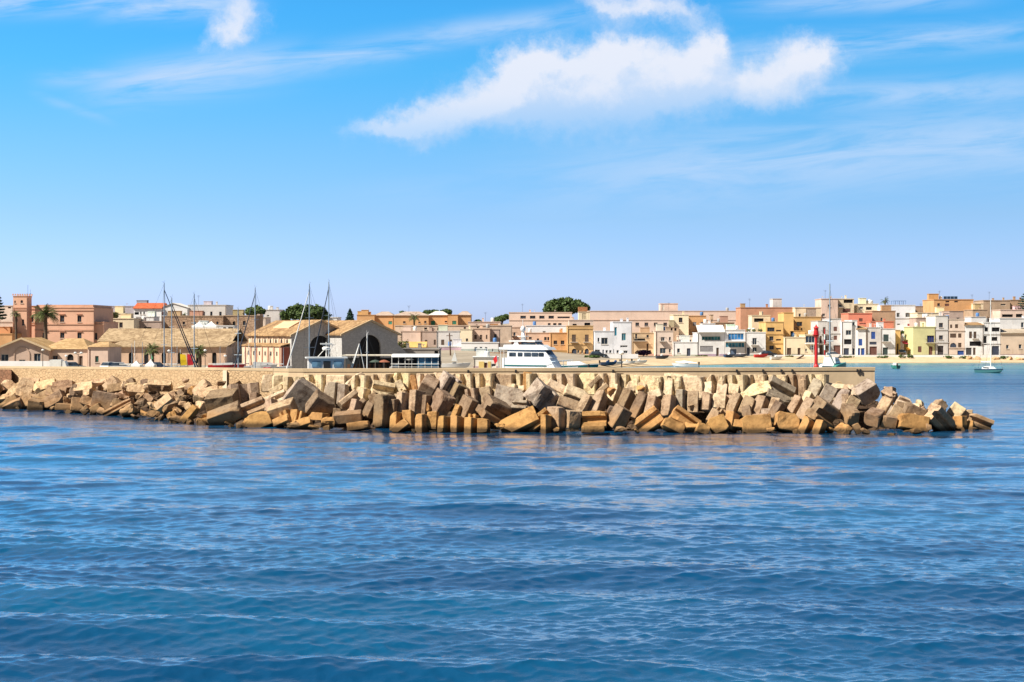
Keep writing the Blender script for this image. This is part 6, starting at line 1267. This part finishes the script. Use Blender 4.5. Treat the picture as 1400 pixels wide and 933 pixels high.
mb = MB(); mb.tube((-2.9, -1.1, 6), (-2.9, 1.1, 6), .05, n=5); mb.tube((-2.9, -.8, 10), (-2.9, .8, 10), .04, n=5); mb.build('spreader', ALU, ms)
mb = MB(); mb.tube((-3.0, 0, 3.2), (-6.0, 0, 3.3), .09, n=6); mb.tube((-3.1, 0, 3.45), (-5.8, 0, 3.5), .24, .14, 8); mb.build('boom_and_cover', FABW, cat_)
mb = MB()
for q in ((4.8, 2.2), (4.8, -2.2), (-4.9, 2.2), (-4.9, -2.2)): mb.tube((q[0], q[1], 1.3), (-2.9, 0, mh*.95), .016, n=4)
mb.build('rigging', DARK, cat_)
dv = empty('signal_mast', (X(1127.6, 310), 310, 0), 'slim red and white signal mast left of the catamaran mast', 'mast')
zt_ = Z(450, 310)
for k in range(8): mb = MB(); mb.tube((0, 0, -.5+(zt_+.5)*k/8), (0, 0, -.5+(zt_+.5)*(k+1)/8-.002), .13, n=8); mb.build('mast_band', REDP if k % 2 else WHITE, dv)
# ------------------------------------------------------------------ red harbour beacon
BD = 129.2; rl = empty('harbour_beacon', (X(1115.8, BD), BD, 3.4), 'red harbour light column with lantern on the mole end', 'beacon')
b0 = Z(504.5, BD)-3.4; zb = lambda q: Z(q, BD)-3.4
mb = MB(); mb.lathe([(.34, 0), (.34, b0-.1), (.30, b0)], 18); mb.build('pedestal', REDP, rl)
mb = MB(); mb.lathe([(.26, b0), (.25, b0+.25), (.15, b0+.42), (.13, zb(466)), (.14, zb(462)), (.27, zb(459.5)), (.23, zb(458.4))], 18); mb.build('column', REDP, rl)
mb = MB(); mb.lathe([(.24, zb(458.4)+.002), (.22, zb(455.5)), (.21, zb(452.4))], 16); mb.build('lantern_house', REDP, rl)
mb = MB(); mb.lathe([(.20, zb(452.4)+.002), (.20, zb(449))], 12); mb.build('lantern_glass', flat('red_glass', (.45, .03, .03), .1), rl)
mb = MB(); mb.lathe([(.27, zb(449)+.002), (.22, zb(448)), (.08, zb(446)), (.05, zb(444.5)), (.01, zb(443.5))], 14); mb.build('lantern_roof', REDP, rl)
mb = MB(); mb.lathe([(.36, zb(458.3)), (.36, zb(457.8))], 16); 
for k in range(10): a = k*.628; mb.tube((.35*math.cos(a), .35*math.sin(a), zb(457.9)), (.35*math.cos(a), .35*math.sin(a), zb(453.5)), .010, n=4)
for q in (453.5, 455.6):
    mb.path([(.35*math.cos(k*.314), .35*math.sin(k*.314), zb(q)) for k in range(21)], .010, 4)
mb.build('gallery_rail', REDP, rl)
mb = MB()
for x in (-.47, -.25): mb.tube((x, -.1, b0-.3), (x, -.1, zb(470)), .018, n=5)
for k in range(9): z = b0+.1+k*.22; mb.tube((-.47, -.1, z), (-.25, -.1, z), .012, n=4)
mb.path([(-.47, -.1, zb(470)), (-.40, -.1, zb(469)), (-.16, -.05, zb(469))], .018, 5); mb.build('ladder', WHITE, rl)
mb = MB(); mb.tube((-.25, -.1, zb(482)), (-.14, 0, zb(482)), .02, n=5); mb.box(.15, .26, -.12, .05, zb(482), zb(476)); mb.build('control_box', WHITE, rl)
# ------------------------------------------------------------------ street furniture, shelters, vehicles
def lamp(label, px, d, top, base=None, arms=1):
    z = ground(px, d) if base is None else base
    r = empty('street_lamp', (X(px, d), d, z), label, 'street lamp', 0, 'street lamps on the quay'); h = Z(top, d)-z
    mb = MB(); mb.tube((0, 0, 0), (0, 0, .5), .10, .07, 8); mb.tube((0, 0, .5), (0, 0, h), .06, .045, 8); p = mb.build('post', DARK, r)
    for sg in ((0,) if arms == 1 else (-1, 1)):
        mb = MB(); mb.lathe([(.10, h-.02), (.24, h+.06), (.26, h+.18), (.10, h+.32)], 12, (sg*.5, 0)); mb.build('lamp_head', WHITE, r)
        if sg: mb = MB(); mb.tube((0, 0, h-.1), (sg*.5, 0, h), .03, n=5); mb.build('lamp_arm', DARK, r)
    return r
lamp('double headed street lamp before the small rose customs block', 107, 243, 484, arms=2)
lamp('street lamp before the arched window of hipped warehouse', 90.5, 244, 488)
lamp('street lamp right of the white peaked tents', 231, 240, 481)
lamp('street lamp between the boards and red hulled boat', 280.5, 240, 480.5)
lamp('street lamp at the corner of left hangar aisle', 308, 242, 488)
lamp('pale street lamp beside the small left dinghies', 849.8, 131.6, 485, 3.4)
lamp('tall street lamp before the gabled warehouse window', 58.5, 250, 480)
def gazebo(label, px, d, w, eave, top, base, group, walls=False):
    r = empty('gazebo', (X(px, d), d, base), label, 'gazebo', 0, group); ze, zt = Z(eave, d)-base, Z(top, d)-base; h = w/2
    mb = MB(); prof = [(1, ze), (.62, ze+(zt-ze)*.30), (.3, ze+(zt-ze)*.62), (.02, zt)]
    mb.loft([[(-h*k, -h*k, z), (h*k, -h*k, z), (h*k, h*k, z), (-h*k, h*k, z)] for k, z in prof]); mb.build('canopy', FABW, r)
    mb = MB()
    for sx in (-1, 1):
        for sy in (-1, 1): mb.tube((sx*h*.95, sy*h*.95, 0), (sx*h*.95, sy*h*.95, ze), .05, n=6)
    mb.build('posts', WHITE, r)
    mb = MB(); mb.box(-h, h, -h, -h+.03, ze-.3, ze-.003); mb.box(-h, h, h-.03, h, ze-.3, ze-.003); mb.build('valance', FABW, r); return r
gazebo('white peaked gazebo on stone terrace, left of two', 272.5, 334, 2.9, 446.5, 439.8, Z(451, 334), 'white gazebos on the stone terrace')
gazebo('white peaked gazebo on stone terrace, right of two', 289, 334, 2.9, 446.3, 439.4, Z(451, 334), 'white gazebos on the stone terrace')
gazebo('white peaked tent on the quay, left of two', 186.5, 236, 1.5, 499.5, 493.3, 1.25, 'white peaked tents on the quay')
gazebo('white peaked tent on the quay under green pennant', 206.3, 236, 1.6, 499.5, 491.5, 1.25, 'white peaked tents on the quay')
gp = empty('pennant', (X(207, 235), 235, 1.25), 'green and white pennant standing above right peaked tent', 'pennant')
mb = MB(); mb.tube((0, 0, 0), (0, 0, Z(484, 235)-1.25), .035, n=5); mb.build('pennant_pole', WHITE, gp)
mb = MB(); mb.prism([(-.03, Z(491.5, 235)-1.25), (.22, Z(491, 235)-1.25), (.12, Z(487, 235)-1.25), (-.03, Z(484.2, 235)-1.25)], -.012, .012); mb.build('pennant_cloth', flat('green_cloth', (.06, .40, .16), .8), gp)
for px, w, c, lab, nm in ((251, 8.5, (.75, .52, .015), 'tall yellow sailboard sail stored on the quay', 'yellow_sail'), (260.2, 7.5, (.55, .015, .03), 'red sailboard sail beside the yellow one', 'red_sail')):
    r = empty('windsurf_sail', (X(px, 238), 238, 1.3), lab, 'sail', R(6)); w2 = w*238/F/2; za, zb_ = Z(500, 238)-1.3, Z(484.3, 238)-1.3
    mb = MB(); mb.loft([[(-w2*.9, -.02, za), (w2*1.1, -.02, za+.1), (w2*1.1, .02, za+.1), (-w2*.9, .02, za)], [(-w2*1.0, -.10, (za+zb_)/2), (w2*.95, -.06, (za+zb_)/2), (w2*.95, -.02, (za+zb_)/2), (-w2*1.0, -.06, (za+zb_)/2)], [(-w2*1.1, 0, zb_), (w2*.6, 0, zb_-.1), (w2*.6, .04, zb_-.1), (-w2*1.1, .04, zb_)]]); mb.build('sail_cloth', flat(nm, c, .6), r)
    mb = MB(); mb.tube((-w2*1.0, .02, 0), (-w2*1.12, .02, zb_+.1), .04, n=6); mb.build('sail_mast', DARK, r)
# flat canopy and pavilion by the hangars
cp = empty('flat_canopy', (X(502, 238), 238, ground(502, 238)), 'long flat pale canopy on thin posts before right hangar', 'canopy'); cz = Z(487, 238)-cp.location.z; cw = 34*238/F
mb = MB(); mb.box(-cw, cw, 0, 5, cz, cz+.18); mb.build('canopy_roof', plaster((.66, .60, .50), .2), cp)
for k in range(7): mb = MB(); x = -cw+.2+k*(2*cw-.4)/6; mb.tube((x, .3, 0), (x, .3, cz-.003), .05, n=6); mb.build('post', DARK, cp)
mb = MB(); mb.box(-cw, cw, 4.6, 4.7, 0, cz-.4); mb.build('screen', flat('dark_net', (.04, .05, .06), .9), cp)  # plain dark sheet stands in for the darkness beneath the canopy
mb = MB()
for k in range(9): x = -cw+.6+k*.85; mb.box(x, x+.5, 1.2, 1.7, .4, .82); mb.box(x, x+.5, 1.65, 1.7, .82, 1.3)
mb.build('cafe_seats', WOODD, cp)
for (px, c, lab) in ((513, (.05, .075, .06), 'dark green parasol under the flat canopy'), (525, (.26, .09, .05), 'rust coloured parasol under the flat canopy')):
    r = empty('parasol', (X(px, 236.5), 236.5, ground(px, 236.5)), lab, 'parasol'); mb = MB(); zt = Z(492, 236.5)-r.location.z; mb.lathe([(1.0, zt-.4), (.5, zt-.12), (.03, zt)], 8); mb.build('parasol_canopy', flat('cloth%d' % px, c, .8), r); mb = MB(); mb.tube((0, 0, 0), (0, 0, zt-.1), .03, n=5); mb.build('parasol_pole', WHITE, r)
pv = empty('pavilion', (X(567.5, 236), 236, ground(567, 236)), 'white glazed pavilion with curved roof beside right hangar', 'pavilion'); w2 = 32.5*236/F; pz_ = pv.location.z
mb = MB(); ze, zt = Z(487.8, 236)-pz_, Z(484.3, 236)-pz_; n = 8
mb.loft([[(x, -.3+6*i/n, ze+(zt-ze)*math.sin(math.pi*i/n)) for i in range(n+1)]+[(x, -.3+6*i/n, ze-.12+(zt-ze)*math.sin(math.pi*i/n)) for i in range(n, -1, -1)] for x in (-w2, w2)]); mb.build('curved_roof', WHITE, pv)
for k in range(8): mb = MB(); x = -w2+.1+k*(2*w2-.2)/7; mb.tube((x, 0, 0), (x, 0, ze-.1), .055, n=6); mb.build('post', WHITE, pv)
mb = MB(); mb.box(.3, w2-.1, .05, .08, .6, ze-.2); mb.build('glass_front', glass((.03, .09, .16)), pv)
mb = MB(); mb.box(-w2+.003, w2-.003, .9, 1.0, .2, .9); mb.build('counter', flat('dark_panel', (.03, .04, .06), .7), pv)
mb = MB(); mb.box(-w2, w2, 5.4, 5.5, 0, ze-.13); mb.build('back_wall', flat('dark_panel', (.03, .04, .06), .7), pv)
mb = MB(); mb.box(-w2-.05, w2+.05, -.18, -.08, 1.35, 1.47); mb.box(-w2-.05, w2+.05, -.18, -.08, .9, .96); mb.build('white_rail', WHITE, pv)
r = empty('parasol', (X(559, 236.6), 236.6, ground(559, 236.6)), 'white parasol inside the glazed pavilion', 'parasol'); mb = MB(); zt = Z(489.6, 236.6)-r.location.z; mb.lathe([(.9, zt-.3), (.03, zt)], 8); mb.build('parasol_canopy', FABW, r); mb = MB(); mb.tube((0, 0, 0), (0, 0, zt-.1), .03, n=5); mb.build('parasol_pole', WHITE, r)
ah = house('dark flat annex behind the white pavilion', 548, 600, 478.5, 262, (.30,.27,.25), [(594,480,599,487,'o')], 8, dirt=.3)
mh_ = house('little white hut with yellow front and brown door', 647, 681, 490.5, 256, (.74,.70,.62), [(662,496,666.5,503,'d',WINE),(672,497.5,678,501.5,'wx')], 4, dirt=.15)
for pa, pb in ((654.5, 661.7), (666.9, 671)): addbox(mh_, 'yellow_panel', plaster((.70, .52, .20), .2), (pa-664)*256/F, (pb-664)*256/F, -.05, -.003, .3, Z(494.5, 256)-mh_.location.z)
addbox(mh_, 'roof_slab', WHITE, -2.3, 2.3, -.18, 4.2, mh_['_t']+.225, mh_['_t']+.36)
lb = dinghy('long white motorboat before the stone quay wall', 622, 252, 4, 4.6, 1.7, ground(622, 252)+.35, GEL, 'motor_boat', GREYC)
mb = MB(); mb.tube((.4, 0, 1), (-.1, 0, 3.1), .05, n=5); mb.loft([[(.3, -.03, 1.2), (-.6, -.03, 1.2), (-.6, .03, 1.2), (.3, .03, 1.2)], [(.0, -.03, 2.6), (-.15, -.03, 2.6), (-.15, .03, 2.6), (.0, .03, 2.6)]]); mb.build('folded_awning', WHITE, lb)
dinghy('white motorboat between hut and yacht stern', 688, 258, 10, 3.6, 1.5, .35, GEL, 'motor_boat')
up = empty('utility_pole', (X(614.5, 330), 330, ground(614, 330)), 'tall dark utility pole standing before the rose houses', 'utility pole'); h = Z(455.5, 330)-up.location.z
mb = MB(); mb.tube((.25, 0, -.2), (0, 0, h), .17, .12, 8); mb.build('pole', WOODD, up); mb = MB(); mb.box(-.7, .7, -.06, .06, h-.7, h-.55); mb.build('crossarm', WOODD, up)
def car(label, px, d, yaw, c, z=None, L=4.1, Hc=1.48):
    z = ground(px, d) if z is None else z
    r = empty('parked_car', (X(px, d), d, z), label, 'car', R(yaw), 'parked cars'); pm = flat('car_paint', c, .25, spec=.5, var=.03)
    w = .86; mb = MB()
    def ring(x, zb_, zt): return [(x, -w, zb_), (x, w, zb_), (x, w*.97, zt), (x, -w*.97, zt)]
    mb.loft([ring(-L/2, .38, .78), ring(-L/2+.15, .24, .92), ring(-.3*L, .22, .96), ring(.2*L, .22, .94), ring(.45*L, .24, .78), ring(L/2, .36, .62)]); mb.build('body', pm, r)
    mb = MB(); mb.loft([[(-L*.46, -w*.92, .93), (L*.22, -w*.92, .93), (L*.22, w*.92, .93), (-L*.46, w*.92, .93)], [(-L*.36, -w*.74, Hc), (L*.04, -w*.74, Hc), (L*.04, w*.74, Hc), (-L*.36, w*.74, Hc)]]); mb.build('glasshouse', GLASS, r)
    mb = MB(); mb.box(-L*.365, L*.045, -w*.75, w*.75, Hc+.003, Hc+.04); mb.build('car_roof', pm, r)
    for x in (-L*.31, L*.31):
        for sg in (-1, 1):
            mb = MB(); mb.tube((x, sg*(w-.16), .31), (x, sg*(w+.02), .31), .31, n=14); ty = mb.build('tyre', flat('rubber', (.02, .02, .02), .9), r)
            mb = MB(); mb.tube((x, sg*(w+.021), .31), (x, sg*(w+.035), .31), .19, n=12); mb.build('rim', ALU, ty)
    return r
car('light grey blue car before the hipped warehouse door', 101.5, 246, 30, (.42, .52, .60)); car('white car left of the white peaked tents', 152, 246, 70, (.75, .75, .74)); car('white car behind the left peaked tent', 167, 243, 10, (.72, .73, .74)); car('dark blue car right of the peaked tents', 218, 244, 15, (.02, .04, .12))
car('black car before the ochre yellow flats', 1051, 379.5, 3, (.03, .03, .035)); car('dark car parked at the foot of the yard wall', 818, 352, 8, (.03, .035, .04)); car('white car on the promenade before grey flats', 1141, 379.8, 0, (.7, .7, .7)); car('grey car before right hangar under the canopy edge', 548, 240, 60, (.35, .36, .38))
kv = empty('delivery_van', (X(77.5, 243), 243, ground(77, 243)), 'boxy white van before the hipped warehouse', 'van', R(3))
mb = MB(); mb.loft([[(-.95, -.9, .35), (.95, -.9, .35), (.95, .9, .35), (-.95, .9, .35)], [(-.95, -.9, 1.95), (.95, -.9, 1.95), (.95, .9, 1.95), (-.95, .9, 1.95)]]); mb.build('cargo_box', WHITE, kv)
mb = MB(); mb.loft([[(.953, -.85, .3), (2.0, -.85, .3), (2.0, .85, .3), (.953, .85, .3)], [(.953, -.82, 1.75), (1.5, -.8, 1.75), (1.5, .8, 1.75), (.953, .82, 1.75)]]); mb.build('cab', WHITE, kv)
for x in (-.5, 1.5):
    for sg in (-1, 1): mb = MB(); mb.tube((x, sg*.7, .3), (x, sg*.9, .3), .3, n=12); mb.build('wheel', DARK, kv)
# alley between the yellow corner and the green house
al = house('pale house closing the top of the alley', 1229, 1252, 455.5, 402, WH, [(1238,460,1241,464,'s',(.05,.35,.33)),(1243,467,1246,471,'s',(.4,.03,.05))], 6)
for px, q, d, c, lab in ((1241, 460.5, 394, (.05, .30, .32), 'teal awning high in the alley'), (1238, 467.5, 391.5, (.34, .02, .06), 'dark red awning in the middle of the alley'), (1243.5, 476, 389.5, (.70, .34, .06), 'orange awning at the foot of the alley'), (1233.5, 479, 388, (.03, .06, .12), 'dark blue awning at the foot of the alley')):
    z = Z(q, d); r = empty('awning', (X(px, d), d, ground(px, d)), lab, 'awning', 0, 'awnings in the alley'); zz_ = z-r.location.z; w2 = 4.5*d/F
    mb = MB(); mb.loft([[(-w2, -.8, zz_-.55), (w2, -.8, zz_-.55), (w2, -.8, zz_-.5), (-w2, -.8, zz_-.5)], [(-w2, .6, zz_+.1), (w2, .6, zz_+.1), (w2, .6, zz_+.15), (-w2, .6, zz_+.15)]]); mb.build('awning_cloth', flat('awn%d' % int(px), c, .8), r)
    mb = MB()
    for sx in (-1, 1): mb.tube((sx*w2*.95, -.78, 0), (sx*w2*.95, -.78, zz_-.55), .03, n=5); mb.tube((sx*w2*.95, .58, 0), (sx*w2*.95, .58, zz_+.1), .03, n=5)
    mb.build('awning_post', WHITE, r)
# beach ramp
rp = empty('boat_ramp', (X(1096, 374), 374, ground(1096, 374)), 'dark sloping timber ramp running down to the beach', 'ramp'); mb = MB(); mb.loft([[(-2.4, -1.5, -.6), (-2.4, -.3, -.6), (-2.4, -.3, -.35), (-2.4, -1.5, -.35)], [(1.3, 3.5, .75), (1.3, 4.7, .75), (1.3, 4.7, 1.1), (1.3, 3.5, 1.1)]]); mb.build('ramp_boards', WOODD, rp)
# rocks at the foot of the promenade, right
for i, (px, w, lab) in enumerate(((1326, 9, 'brown rock on the beach below white loggia house, leftmost'), (1337, 12, 'long brown rock on the beach left of sailboat'), (1362, 10, 'brown rock on the beach right of sailboat mast'), (1379, 12, 'pale rock on the beach below sand coloured house'), (1395, 14, 'large pale rock at the right end of beach'))):
    d = 377.5; bm = block_bm('stone', w*d/F, 1.3, 1.6, random.Random(900+i)); me = bpy.data.meshes.new('beach_rock'); bm.to_mesh(me); bm.free(); me.materials.append(CONC); o = bpy.data.objects.new('beach_rock', me); COL.objects.link(o); o.location = (X(px, d), d-.5, ground(px, d)+.25); o.color = (*TONE['rockpale'], 1); tag(o, lab, 'rock', 'rocks below the promenade')
# mooring ring frame on the slope below the pierhead
mr_ = empty('mooring_ring', (X(1146.8, 124), 124, Z(526.5, 124)), 'pale mooring ring standing on flat slab near pierhead', 'mooring ring'); mb = MB(); mb.path([(.27*math.cos(math.pi*k/10), 0, .27*math.sin(math.pi*k/10)) for k in range(11)], .035, 6); mb.build('ring', plaster((.7, .5, .25), .2), mr_); mb = MB(); mb.box(-.4, .4, -.12, .12, -.14, .0); mb.build('ring_base', plaster((.6, .5, .36), .2), mr_)
# rooftop aerials on a few skyline houses
for k in list(bpy.data.objects):
    if k.type == 'EMPTY' and '_t' in k.keys():
        n_ = k.get('label', '')
        if any(s in n_ for s in ('very long rose', 'long terracotta', 'tall cream building with white', 'big orange house', 'bluish white house with dark', 'grey white flats with three', 'long white school', 'amber yellow', 'white house row', 'grey beige long', 'salmon red', 'pale pink flats at', 'wide orange terrace')): aerial(k, random.Random(len(n_)).uniform(-.35, .35)*k['_w'])
for k in list(bpy.data.objects):
    for q in ('_w', '_t'):
        if q in k.keys(): del k[q]
